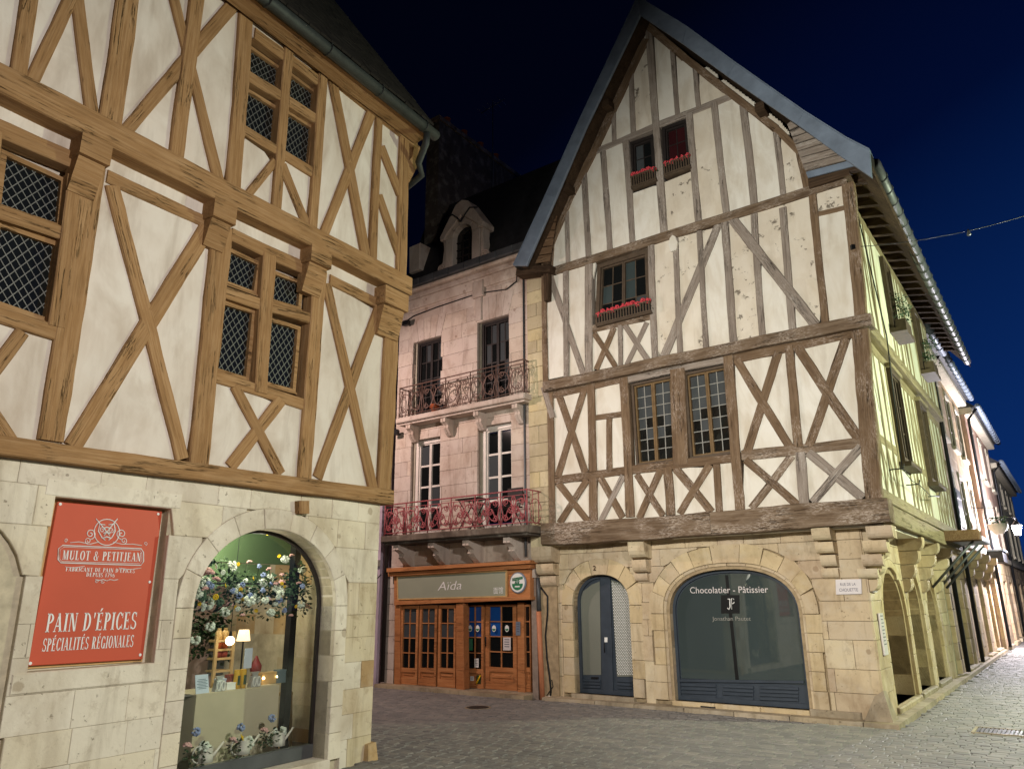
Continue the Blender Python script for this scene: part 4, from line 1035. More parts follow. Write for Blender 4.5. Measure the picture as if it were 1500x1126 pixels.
for i, (x0, x1) in enumerate(((343.4, 351.5), (352.3, 360))):
    u, wd, h = stand(x0, x1, 980, 1007.5, wt - .1); t = empty('yellow_tin', at(u, wt - .12), ('tall yellow tin next to the flowered red box', 'tall yellow tin next to the second clear bag')[i], 'tin', 'yellow tins on the display table')
    G = Geo(); G.lathe([(wd / 2, 0), (wd / 2, h * .9), (wd / 2 * .98, h * .92)], 12); G.build('body', 'yellowcan', t, W[t], True); G = Geo(); G.lathe([(wd / 2 * 1.02, h * .92), (wd / 2 * 1.02, h), (wd * .2, h)], 12); G.build('lid', 'yellowcan', t, W[t])
    G = Geo(); G.box((-wd * .2, -wd / 2 - .002, h * .2), (wd * .2, -wd / 2 + .01, h * .7)); G.build('print', 'leaf2', t, W[t])
u, wd, h = stand(368, 380, 958, 984, wt - .36); t = empty('candle_stack', at(u, wt - .36, zt + .001), 'dark red stacked ornament behind the second clear bag', 'ornament')
G = Geo(); G.lathe([(.05, 0), (.075, .05), (.05, .12), (.07, .16), (.075, .22), (.045, .27), (.03, .30), (.012, .34)], 12); G.build('body', 'redpot', t, W[t], True)
# ladder shelf, lamp with shade, round bulb lamp
wl_ = -1.3
a = PL.px(313.5, 990, wl_); b = PL.px(338.5, 990, wl_); zt2 = PL.px(326, 925, wl_)[1]
t = empty('ladder_shelf', PL.mat((a[0] + b[0]) / 2, zf, wl_), 'light wooden ladder shelf with three rungs behind the beige table', 'shelf'); hw = (b[0] - a[0]) / 2; hh = zt2 - zf
for s in (-1, 1): G = Geo(); G.box((s * hw - .02, 0, 0), (s * hw + .02, .03, hh)); G.build('upright', 'lightwood', t, W[t])
for y in (940, 953, 966, 984):
    z = PL.px(326, y, wl_)[1] - zf; G = Geo(); G.box((-hw + .021, 0, z), (hw - .021, .2, z + .025)); G.build('rung', 'lightwood', t, W[t])
for k, (y, mt) in enumerate(((940, 'signtrim'), (953, 'terra'), (966, 'redbox'))):
    z = PL.px(326, y, wl_)[1] + .026
    for j in (-.4, .35):
        g = empty('jar', PL.mat((a[0] + b[0]) / 2 + hw * j, z, wl_ - .08), ('pale', 'brown', 'reddish')[k] + (' jar at the left' if j < 0 else ' jar at the right') + ' of the ' + ('top', 'middle', 'bottom')[k] + ' rung of the ladder shelf', 'jar', 'jars on the ladder shelf'); G = Geo(); G.lathe([(.04, 0), (.05, .05), (.045, .09), (.02, .12)], 9); G.build('body', mt, g, W[g], True)
        G = Geo(); G.lathe([(.026, .12), (.026, .14), (.001, .14)], 8); G.build('lid', 'lightwood', g, W[g])
q = PL.px(357, 930, -1.5); t = empty('table_lamp', PL.mat(q[0], zt, -1.5), 'small lamp with a glowing orange shade inside the shop', 'lamp')
G = Geo(); G.lathe([(.09, q[1] - zt - .07), (.065, q[1] - zt + .07)], 12); G.build('lamp_shade', 'shadeglow', t, W[t], True); G = Geo(); G.tube([(0, 0, 0), (0, 0, q[1] - zt - .05)], .012); G.build('stem', 'black', t, W[t]); G = Geo(); G.lathe([(.07, 0), (.07, .015), (.02, .03)], 10); G.build('foot', 'black', t, W[t])
q = PL.px(337, 938, -1.1); t = empty('globe_lamp', PL.mat(q[0], q[1] + .09, -1.1), 'bright round bulb hanging in front of the ladder shelf', 'lamp')
G = Geo(); G.ball((0, 0, -.09), .055, 10, 8); G.build('bulb', 'bulbglow', t, W[t], True); G = Geo(); G.lathe([(.02, -.04), (.02, 0), (.012, .02)], 8); G.build('socket', 'black', t, W[t]); G = Geo(); G.tube([(0, 0, 0), (0, 0, zc - q[1] - .09)], .004); G.build('flex', 'black', t, W[t])
q = PL.px(392, 780, -.4); t = empty('spot_lamp', PL.mat(q[0], q[1], -.4), 'tiny yellow lamp glowing under the crown of the shop arch', 'lamp'); G = Geo(); G.ball((0, 0, 0), .03); G.build('bulb', 'yglow', t, W[t]); G = Geo(); G.box((-.02, .0, .031), (.02, .02, .2)); G.build('stem', 'black', t, W[t])
# stool
ws = -1.15; q0 = PL.px(409, 1014, ws); q1 = PL.px(423, 1014, ws); hs = q0[1] - zf
t = empty('wooden_stool', PL.mat((q0[0] + q1[0]) / 2, zf, ws), 'tall wooden stool at the right of the beige table', 'stool'); hw = (q1[0] - q0[0]) / 2
G = Geo(); G.box((-hw, -hw, hs - .035), (hw, hw, hs)); G.build('seat', 'lightwood', t, W[t])
for sx in (-1, 1):
    for sy in (-1, 1): G = Geo(); G.tube([(sx * hw * .8, sy * hw * .8, hs - .03), (sx * hw * 1.15, sy * hw * 1.15, 0)], .018, 6); G.build('leg', 'lightwood', t, W[t])
G = Geo(); 
for sy in (-1, 1): G.tube([(-hw, sy * hw, hs * .35), (hw, sy * hw, hs * .35)], .011, 5)
G.build('stretcher', 'lightwood', t, W[t])
# flowers
FM = {}
def flower_mesh(kind, mat):
    if (kind, mat) in FM: return FM[(kind, mat)]
    G = Geo(); rs = random.Random(len(FM))
    if kind == 'hydrangea':
        for i in range(26):
            d = Vector((rs.gauss(0, 1), rs.gauss(0, 1), rs.gauss(0, 1))).normalized(); G.ball(tuple(d * .72), .34, 5, 3, (1, 1, .8), .2)
    elif kind == 'rose':
        for i in range(12):
            a = i * 2.4; r = .25 + .05 * i; G.ball((r * .8 * math.cos(a), r * .8 * math.sin(a), .2 - .04 * i), .38, 5, 3, (1, 1, .55), .2)
    elif kind == 'daisy':
        for i in range(9):
            a = i * .7; G.ball((.55 * math.cos(a), -.1, .55 * math.sin(a)), .3, 5, 3, (1, .4, 1), .1)
        G.ball((0, -.2, 0), .3, 6, 4)
    elif kind == 'leaves':
        for i in range(16):
            d = Vector((rs.gauss(0, 1), rs.gauss(0, 1), rs.gauss(0, 1))).normalized(); p = d * rs.uniform(.2, 1); s = d.cross(Vector((rs.random(), rs.random(), 1))).normalized() * .16; q = p + d * .5
            m = (p + q) / 2
            G.add([tuple(p), tuple(m + s), tuple(q), tuple(m - s + d.cross(s) * .3)], [(0, 1, 2, 3)])
    FM[(kind, mat)] = mesh('flower', G.V, G.F, mat, kind != 'leaves'); return FM[(kind, mat)]
def flower(parent, kind, mat, P, r, name='flower'):
    o = bpy.data.objects.new(name, flower_mesh(kind, mat)); R = Matrix.Rotation(random.uniform(0, 6), 4, 'Z') @ Matrix.Rotation(random.uniform(-.5, .5), 4, 'X')
    return link(o, parent, Matrix.Translation(P) @ R @ Matrix.Scale(r, 4))
gl = empty('flower_garland', PL.mat(archL.c, 2.3, -.6), 'hanging garland of white, yellow, pink and blue flowers behind the top of the arched glass', 'garland')
spots = [(302, 836, 'rose', 'f_pink', .13), (318, 847, 'rose', 'f_pink', .07), (331, 857, 'daisy', 'f_yellow', .05), (316, 874, 'daisy', 'f_yellow', .07), (292, 884, 'daisy', 'f_yellow', .05), (304, 884, 'hydrangea', 'f_white', .09), (349, 826, 'daisy', 'f_yellow', .05), (340, 826, 'hydrangea', 'f_white', .06), (372, 847, 'daisy', 'f_yellow', .05),
         (384, 853, 'hydrangea', 'f_white', .08), (386, 842, 'hydrangea', 'f_blue', .06), (380, 829, 'hydrangea', 'f_blue', .05), (409, 814, 'daisy', 'f_yellow', .05), (418, 818, 'hydrangea', 'f_white', .07), (413, 851, 'rose', 'f_pink', .07), (408, 862, 'hydrangea', 'f_white', .09), (417, 859, 'daisy', 'f_yellow', .04), (423, 867, 'hydrangea', 'leaf2', .07),
         (351, 872, 'hydrangea', 'f_blue', .07), (366, 879, 'hydrangea', 'f_white', .09), (391, 877, 'rose', 'f_pink', .07), (409, 879, 'hydrangea', 'f_blue', .08), (345, 889, 'daisy', 'f_yellow', .05), (331, 895, 'hydrangea', 'f_white', .08), (375, 894, 'daisy', 'f_yellow', .05), (397, 896, 'hydrangea', 'f_white', .07), (337, 884, 'rose', 'f_pink', .07), (346, 860, 'hydrangea', 'f_white', .07),
         (308, 917, 'hydrangea', 'f_white', .07), (286, 937, 'hydrangea', 'f_white', .07), (442, 834, 'hydrangea', 'f_white', .07), (437, 853, 'rose', 'f_pink', .05), (443, 858, 'hydrangea', 'f_blue', .06), (446, 865, 'rose', 'f_white', .06), (441, 885, 'hydrangea', 'f_white', .07), (449, 887, 'rose', 'f_pink', .08), (434, 888, 'daisy', 'f_yellow', .05), (295, 873, 'hydrangea', 'leaf2', .07), (301, 861, 'rose', 'f_pink', .06), (355, 900, 'rose', 'f_pink', .05), (367, 864, 'daisy', 'f_white', .05), (300, 850, 'hydrangea', 'f_white', .07)]
for x, y, k, m, r in spots:
    w = random.uniform(-.75, -.5); q = PL.px(x, y, w); flower(gl, k, m, PL.pt(q[0], q[1], w), r * (.62 if m in ('f_blue', 'f_yellow') else .85))
for k in range(60):
    x = random.uniform(286, 430); yy = 866 + random.gauss(0, 17); w = random.uniform(-.8, -.45); q = PL.px(x, yy, w)
    kd, mt, r = random.choice((('hydrangea', 'f_white', .05), ('hydrangea', 'leaf2', .05), ('daisy', 'f_yellow', .032), ('rose', 'f_pink', .04), ('hydrangea', 'f_white', .035), ('daisy', 'f_white', .04), ('hydrangea', 'f_blue', .035)))
    flower(gl, kd, mt, PL.pt(q[0], q[1], w), r)
for k in range(110):
    x = random.uniform(284, 428); yy = 862 + random.gauss(0, 16); 
    if k % 5 == 0: x, yy = random.uniform(432, 449), random.uniform(825, 895)
    w = random.uniform(-.85, -.6); q = PL.px(x, yy, w); flower(gl, 'leaves', random.choice(('leaf', 'leaf2', 'leaf')), PL.pt(q[0], q[1], w), random.uniform(.07, .14), 'leaf_spray')
G = Geo(); G.tube([PL.pt(archL.uL - .3, 2.12, -.7), PL.pt(archL.uR + .2, 2.14, -.7)], .012); G.build('rail', 'black', gl, None)
gp_ = empty('shelf_plants', PL.mat(archL.uL, 1.3, -1.9), 'dark bushy plants filling the shelf at the left inside the shop', 'plant')
for k in range(46):
    x = random.uniform(268, 325); y = random.uniform(895, 965); w = random.uniform(-2.0, -1.6); q = PL.px(x, y, w); flower(gp_, 'leaves', 'leaf', PL.pt(q[0], q[1], w), random.uniform(.1, .17), 'leaf_spray')
for i, (x, y, fx, fy, wc) in enumerate(((300, 1111, 300.5, 1094, -.42), (355, 1100, 365, 1086, -.46), (407, 1089, 409.5, 1072, -.50))):
    q = PL.px(x, y, wc); t = empty('watering_can', PL.mat(q[0], .275, wc), ('pale watering can nearest the left jamb at the foot of the shop glass', 'pale watering can in the middle at the foot of the shop glass', 'pale watering can nearest the stool at the foot of the shop glass')[i], 'watering can', 'watering cans in the shop window')
    G = Geo(); G.lathe([(.085, 0), (.082, .06), (.075, .14), (.078, .145), (.07, .14), (.07, .02)], 14); G.build('body', 'winwhite', t, W[t], True)
    G = Geo(); G.tube([(.07, 0, .03), (.14, 0, .09), (.22, 0, .17)], .014, 6, False, [1.3, 1, .8]); G.build('spout', 'winwhite', t, W[t], True)
    G = Geo(); G.tube([(-.07 - .09 * math.sin(a), 0, .085 - .085 * math.cos(a)) for a in [math.pi * j / 8 for j in range(9)]], .009, 6); G.build('handle', 'winwhite', t, W[t], True)
    bq = empty('flower_bunch', PL.mat(q[0], .40, wc), ('bunch of white, pink and blue flowers in the watering can nearest the left jamb', 'bunch of white, pink, yellow and blue flowers in the middle watering can', 'bunch of white and pink flowers in the watering can nearest the stool')[i], 'flowers', 'flower bunches in the watering cans')
    g0 = PL.px(fx, fy, wc); flower(bq, 'hydrangea', 'f_white', PL.pt(g0[0], g0[1], wc), .085); flower(bq, 'rose', 'f_pink', PL.pt(g0[0] - .22, g0[1] + .06, wc), .06); flower(bq, 'hydrangea', 'f_blue', PL.pt(g0[0] - .13, g0[1] + .17, wc), .05)
    if i == 1: flower(bq, 'daisy', 'f_yellow', PL.pt(g0[0] - .11, g0[1] + .06, wc), .05)
    for k in range(5): flower(bq, 'leaves', 'leaf', PL.pt(g0[0] - random.uniform(0, .25), g0[1] - random.uniform(-.05, .12), wc + .02), .09, 'leaf_spray')
# ---- the red sign in the recess
wsg = -.10
q = PL.pxs([(84.8, 734.5), (237.9, 749), (209, 965), (40.5, 975)], wsg)
cq = (sum(p[0] for p in q) / 4, sum(p[1] for p in q) / 4)
sg = empty('shop_sign', PL.mat(cq[0], cq[1], wsg), 'large red panel with white lettering fixed in the stone recess', 'sign')
slab(PL, q, wsg - .04, wsg, 'panel', 'signred', sg, .004)
slab(PL, inset(q[::-1] if area2(q) < 0 else q, -.025), wsg - .062, wsg - .041, 'back_board', 'signtrim', sg)
for x, y in ((88, 738), (231.5, 752.5), (219, 852), (205, 958.5), (44, 971)):
    p = PL.px(x, y, wsg); G = Geo(); G.lathe([(.014, 0), (.014, .006), (.0005, .008)], 8); G.build('screw', 'white', sg, PL.mat(p[0], p[1], wsg) @ Matrix.Rotation(math.pi / 2, 4, 'X'))
wl2 = wsg + .003
serif(PL, 'MULOT & PETITJEAN', (91, 819.3), (205.6, 822), 14, wl2, 'white', sg)
serif(PL, "FABRICANT DE PAIN D'ÉPICES", (96, 836), (197, 838.7), 6.2, wl2, 'white', sg)
serif(PL, 'DEPUIS 1796', (126, 844), (167.6, 845.4), 6.2, wl2, 'white', sg)
serif(PL, "PAIN D'ÉPICES", (66, 925.6), (198.6, 920.7), 27.5, wl2, 'white', sg)
serif(PL, 'SPÉCIALITÉS RÉGIONALES', (61.2, 953.8), (194.5, 946.7), 19, wl2, 'white', sg)
def orn(pts, r=.004, closed=False): line3(PL, PL.pxs(pts, wl2), wl2, r, 'ornament', 'white', sg, 4, closed)
def zz(pts): return [(x / 2.417, 660 + y / 2.417) for x, y in pts]
orn(zz([(222, 334), (500, 346), (508, 360), (508, 392), (498, 405), (215, 396), (205, 384), (207, 346)]), .006, True)
orn(zz([(226, 340), (496, 351), (502, 362), (502, 388), (494, 399), (219, 391), (211, 382), (213, 350)]), .0025, True)
orn(zz([(378 + 45 * math.cos(a), 288 + 46 * math.sin(a)) for a in [2 * math.pi * i / 28 for i in range(28)]]), .005, True)
for sx, cx in ((-1, 320), (1, 430)):
    orn(zz(spiral((cx, 294), 19, 3, 90, 90 + sx * 560, 22)), .005); orn(zz(spiral((cx + sx * 8, 318), 12, 3, 90, 90 - sx * 480, 18)), .004)
    orn(zz([(cx - sx * 30, 322), (cx, 330), (cx + sx * 40, 326 + 4 * sx), (cx + sx * 72, 330 + 5 * sx)]), .004); orn(zz(spiral((cx + sx * 85, 322 + 6 * sx), 7, 2, 90, 90 - sx * 400, 12)), .003)
    orn(zz([(378 + sx * 38, 240), (378 + sx * 20, 262), (378 - sx * 10, 300)]), .006); orn(zz([(378 + sx * 6, 262), (378 + sx * 26, 258), (378 + sx * 30, 284), (378 + sx * 18, 306), (378 + sx * 6, 316)]), .006)
    orn(zz(spiral((378 + sx * 16, 280), 11, 2, 0, sx * 500, 14)), .004); orn(zz([(378, 408 + 52), (378 + sx * 12, 455), (378 + sx * 26, 458), (378 + sx * 40, 455)]), .004); orn(zz(spiral((352 + sx * 10, 463), 7, 1, 0, sx * 420, 10)), .003)
    orn(zz([(230 + 0 * sx, 410), (260, 414), (300, 408)] if sx < 0 else [(420, 414), (460, 420), (500, 414)]), .003)
for y in (274, 292, 308): orn(zz([(366, y), (378, y - 4), (390, y)]), .007)
# ================================================================== RIGHT HOUSE
hr = empty('half_timbered_house', HR.mw.copy(), 'tall gabled half timbered house with grey brown beams and a dark shop window below', 'house')
V1, V2 = .35, .45
zR = [-.03] + [PR.px(1200, y)[1] for y in (1012, 978, 936, 909, 880, 847, 820, 792)] + [3.10]
rowsR = list(zip(zR[:-1], zR[1:]))
dq = PR.px(838.5, 885), PR.px(921.5, 885), PR.px(883, 841)
doorO = Opening(dq[0][0], dq[1][0], .13, dq[0][1] - .02, dq[2][1], 2.3)
sq = PR.px(979, 897), PR.px(1169, 897), PR.px(1066, 833)
shopO = Opening(sq[0][0], sq[1][0], .13, sq[0][1] - .02, sq[2][1], 2.35)
uLw = PR.px(790, 950)[0]
ZR = 3.12
backing(PR, uLw, -.16, -.05, ZR, [doorO, shopO], -.42, -.06, 'wall_core', 'mortar_r', hr)
gD = doorO.grow(.26, .30); gD.zb = -1; gS = shopO.grow(.36, .42); gS.zb = -1
def stR(u, z): return 'st_r'
block_wall(PR, rowsR, uLw, -.02, [gD, gS], (.42, .95), .0, stR, hr, depth=.14, gap=.003, jit=.005)
arch_ring(PR, doorO, .26, .30, 7, 5, .0, 'st_rv', hr, .36, gap=.003, jit=.004, uneven=.12)
shopI = shopO.grow(.11)
arch_ring(PR, shopI, .25, .31, 11, 5, .0, 'st_rv', hr, .40, gap=.003, jit=.004, uneven=.2)
arch_ring(PR, shopO.grow(.055), .055, .055, 14, 5, -.035, 'st_r', hr, .30, gap=.002, jit=.001)
arch_ring(PR, shopO, .055, .055, 14, 5, -.075, 'st_r', hr, .30, gap=.002, jit=.001)
slab(PR, rect(doorO.uL - .06, doorO.uR + .03, .0, .13), -.35, .06, 'doorstep', 'kerb', hr, .012)
for k in range(3): slab(PR, rect(shopO.uL - .03 + k * (shopO.uR - shopO.uL + .05) / 3, shopO.uL - .03 + (k + 1) * (shopO.uR - shopO.uL + .05) / 3 - .006, -.0, .13), -.35, .035, 'sill', 'st_rv', hr, .012)
# little vent with iron mesh in the sill
q = PR.pxs([(1026, 1033), (1048, 1035), (1048, 1041), (1026, 1039)], .04); slab(PR, q, .0, .038, 'vent', 'grate', hr)
# plinth stones at the corner
slab(PR, rect(shopO.uR + .02, -.35, -.05, .16), -.1, .05, 'plinth_stone', 'kerb', hr, .02)
G = Geo(); G.hexa([(-.36, -.10, -.05), (.13, -.10, -.05), (.13, .35, -.05), (-.36, .35, -.05), (-.12, -.02, .42), (.01, -.02, .50), (.01, .2, .48), (-.12, .2, .4)]); G.build('guard_stone', 'kerb', hr, HR.mw)
# ---- side wall on the street, ground floor
YS = 8.3
arc1 = Opening(PS.px(1298, 900, 0)[0], 2.95, .15, 1.55, 2.33, 2.0); arc2 = Opening(3.45, 4.85, .15, 1.55, 2.36, 2.0); arc3 = Opening(5.6, 6.9, .15, 1.5, 2.2, 2.0)
backing(PS, .14, YS, -.05, ZR, [arc1, arc2, arc3], -.50, -.06, 'wall_core', 'mortar_r', hr)
gs_ = []
for o in (arc1, arc2, arc3):
    g = o.grow(.22, .24); g.zb = -1; gs_.append(g)
block_wall(PS, rowsR, .02, YS, gs_, (.42, .9), .0, lambda u, z: 'st_r', hr, depth=.14, gap=.003, jit=.005)
for o in (arc1, arc2, arc3):
    arch_ring(PS, o.grow(.10), .12, .14, 9, 4, .0, 'st_rv', hr, .30, gap=.004); arch_ring(PS, o, .10, .10, 9, 4, -.07, 'st_rv', hr, .40, gap=.003)
    slab(PS, rect(o.uL - .15, o.uR + .15, -.03, .15), -.4, .05, 'sill', 'kerb', hr, .02)
    z = .15
    while z < 2.4:
        u = o.uL - .1
        while u < o.uR: slab(PS, rect(u, min(u + .55, o.uR + .1), z, z + .34), -.6, -.42 + random.uniform(-.006, .006), 'stone', 'st_r', hr, .008); u += .556
        z += .346
# corbels: stepped stones with rounded noses
def corbel(P, u0, u1, z0, z1, proj, parent, both=False, mat='st_r'):
    h = z1 - z0; pr = [(0, z1), (proj, z1), (proj, z1 - h * .35)] + [(proj - h * .5 * (1 - math.cos(a)), z1 - h * .35 - h * .63 * math.sin(a)) for a in [math.pi / 2 * i / 4 for i in range(1, 5)]] + [(0, z0 + .002)]
    G = Geo(); n = len(pr); c = (u0 + u1) / 2
    V = [(u0 - c, -w, z) for w, z in pr] + [(u1 - c, -w, z) for w, z in pr]
    F = [tuple(range(n)), tuple(range(2 * n - 1, n - 1, -1))] + [(i, n + i, n + (i + 1) % n, (i + 1) % n) for i in range(n)]
    G.add(V, F); G.build('corbel', mat, parent, P.mat(c, 0, 0))
def corbel_px(x0, x1, y0, y1, proj):
    a = PR.px(x0, (y0 + y1) / 2, proj); b = PR.px(x1, (y0 + y1) / 2, proj)
    corbel(PR, a[0], b[0], PR.px((x0 + x1) / 2, y1, proj)[1], PR.px((x0 + x1) / 2, y0, proj)[1] - .004, proj, hr)
for a in ((777.6, 807, 800, 824, .34), (785, 810, 825, 842, .24), (791, 814, 843, 859, .14), (919.7, 943, 790, 817, .33), (925.5, 946, 819, 838, .22), (929, 948, 839, 851, .10),
          (1188.6, 1215.8, 772, 791, .36), (1194, 1220.6, 793, 810, .27), (1201.4, 1224.7, 812, 829.5, .18), (1203.6, 1228, 832, 847, .1),
          (1268.5, 1307, 769, 788, .36), (1264, 1299, 790.5, 809, .27), (1262, 1292.5, 811, 829, .18), (1256, 1286, 832, 847, .09)): corbel_px(*a)
for yc in (.22, 3.2, 5.2, 7.2):
    for k in range(4): corbel(PS, yc - .16, yc + .16, 3.02 - .26 * (k + 1) + .01, 3.02 - .26 * k, .44 - .10 * k, hr)
# party wall pier of dressed stone at the left
wP = .30
p0 = PR.px(772, 470, wP)[0]; p1 = PR.px(800, 500, wP)[0]
z = 2.95; k = 0
while z < 9.35:
    hh = random.uniform(.28, .40); ww = wP + random.uniform(-.006, .006)
    if k % 3 == 1: slab(PR, rect(p0, p0 + .26, z, z + hh - .006), -.3, ww, 'stone', 'st_q', hr, .008); slab(PR, rect(p0 + .266, p1 + .02, z, z + hh - .006), -.3, ww - .004, 'stone', 'st_q', hr, .008)
    else: slab(PR, rect(p0, p1 + .02, z, z + hh - .006), -.3, ww, 'stone', 'st_q', hr, .008)
    z += hh; k += 1
core(PR, p0 + .05, p1 - .05, 0, 9.5, -9, .05, 'mortar_r', hr)
# ---- timber, first floor
oc1 = []; oc2 = []
def t1(a, b, wa, wb=None, mat='brown', w=V1, rough=.07, depth=.15): return beam(PR, a, b, wa, wb, w, depth, mat, hr, oc1, 'beam', rough)
def t1p(a, b, wa, wb=None, mat='brown'): return t1(a, b, wa, wb, mat, V1 + .012)
def t2(a, b, wa, wb=None, mat='grey', w=V2, rough=.07, depth=.15): return beam(PR, a, b, wa, wb, w, depth, mat, hr, oc2, 'beam', rough)
def t2p(a, b, wa, wb=None, mat='grey'): return t2(a, b, wa, wb, mat, V2 + .012)
t1((792, 782), (1040, 766), 31, 34, 'sill', V1 + .10, .07, .4); t1((1036, 766.5), (1302, 746), 34, 38, 'sill', V1 + .09, .06, .4)
t1((795, 566), (1276, 466), 14, 18, 'sill', V2 + .03, .10, .3)
t1p((805, 572), (808.5, 770), 9, 9); t1((796, 566), (809, 612), 9, 8, 'grey', V1 + .02)
t1((816, 572), (857, 692), 10); t1((855.5, 570), (817, 697), 9.5); t1p((865, 562), (868, 690), 11); t1((870, 612), (914, 606), 8); t1((892, 613), (892.5, 688), 9)
t1((813, 703), (916, 689), 12); t1p((912.5, 545), (923, 757), 13); t1((817, 707), (861, 763), 10, None, 'brown'); t1((859.5, 702), (819, 766), 10); t1p((868.7, 700), (869, 762), 12)
t1((879, 699), (912, 758), 10); t1((913, 696), (880, 762), 8.5, None, 'grey'); t1((921, 688.5), (1080, 670), 13)
t1((932, 694), (971, 755), 10); t1((967.5, 688), (936, 759), 10.5); t1p((977, 684), (982.5, 754), 13); t1((989, 685), (1042, 750), 12); t1((1039.5, 680), (995, 752), 11); t1p((1049, 680), (1053, 750), 10)
t1p((1066, 517), (1084, 746), 15, 15)
t1((808, 578), (918, 552), 12); t1((915, 556), (1066, 524), 12, 12, 'grey'); t1((1072, 525), (1248, 487), 15, 16)
t1p((991.5, 540), (997, 680), 22, 23)
t1((1079, 527), (1157, 655), 13); t1((1140, 513), (1094, 662), 13); t1p((1155, 506), (1169, 654), 13); t1((1167, 507), (1258, 643), 15); t1((1238, 496), (1185, 653), 14)
t1((1086, 667), (1266, 647), 15, 15, 'sill'); t1((1092, 673), (1168, 740), 12); t1((1160, 667), (1100, 744), 12, None, 'sill'); t1p((1172, 662), (1178, 738), 15, None, 'grey'); t1((1184, 662), (1264, 729), 14, None, 'grey'); t1((1261, 653), (1190, 735), 12, None, 'grey')
t1p((1258.5, 480), (1281, 748), 24, 25)
# second floor
t2p((796, 384), (799, 562), 7, 8, 'brown'); t2((805, 403), (855, 550), 9); t2p((828, 396), (829, 552), 8); t2p((862, 387), (862, 548), 11); t2p((953, 356), (959, 528), 9); t2((862, 483), (958, 461), 11, None, 'sill')
t2((870, 488), (901.5, 537), 8, None, 'brown'); t2((899, 480), (873, 541), 8, None, 'brown'); t2((908, 476), (909, 535), 7); t2((915, 476), (950, 529), 8.5); t2((947, 472), (918, 533), 7)
t2p((989, 349), (996, 520), 8); t2((1052, 328), (972, 523), 11, 11); t2p((1024, 338), (1034, 511), 8); t2p((1061, 322), (1074, 503), 11); t2((1071, 318), (1195, 476), 15, 15, 'grey', V2 + .02)
t2p((1104, 313), (1116.5, 494), 10); t2p((1146, 304), (1160.5, 484), 11); t2p((1190, 285), (1209, 473), 12, None, 'brown'); t2((1196, 313.5), (1240, 303), 7, None, 'brown'); t2p((1241, 268), (1260.5, 468), 18, 18, 'brown')
t2((800, 400), (1240, 262), 11, 13, 'sill', V2 + .03, .08)
# gable
t2p((829.6, 310), (831.6, 388), 6); t2p((855, 253), (862, 378), 8); t2p((882.5, 222), (893, 368), 8); t2p((916, 206), (926, 358), 9); t2p((949.5, 42), (972.5, 342), 10, 11); t2p((1009, 167), (1023, 326), 10)
t2p((1045.5, 150), (1063.5, 312), 10); t2p((1088, 153), (1104.5, 301), 11); t2p((1136, 193), (1147, 288), 9)
t2((871, 222), (966.5, 181), 8); t2((964, 182), (1070, 141), 9)
t2p((924, 104), (927, 194), 7.5); t2p((898.5, 157), (899, 206), 6); t2p((984, 71), (992, 168), 7); t2p((1017.6, 100), (1022.6, 157), 7)
for a, b in (((946, 57), (900, 154.5)), ((900, 154.5), (870.5, 218.5)), ((870.5, 218.5), (833, 290)), ((833, 290), (806, 356)), ((806, 354), (803, 396))): t2(a, b, 10, None, 'brown', V2 + .02)
for a, b in (((938, 29), (1002, 84)), ((1000, 82), (1062.5, 131)), ((1062, 130.5), (1136, 188)), ((1135, 187), (1171, 222)), ((1170, 221), (1184, 282))): t2(a, b, 11, 12, 'brown', V2 + .02)
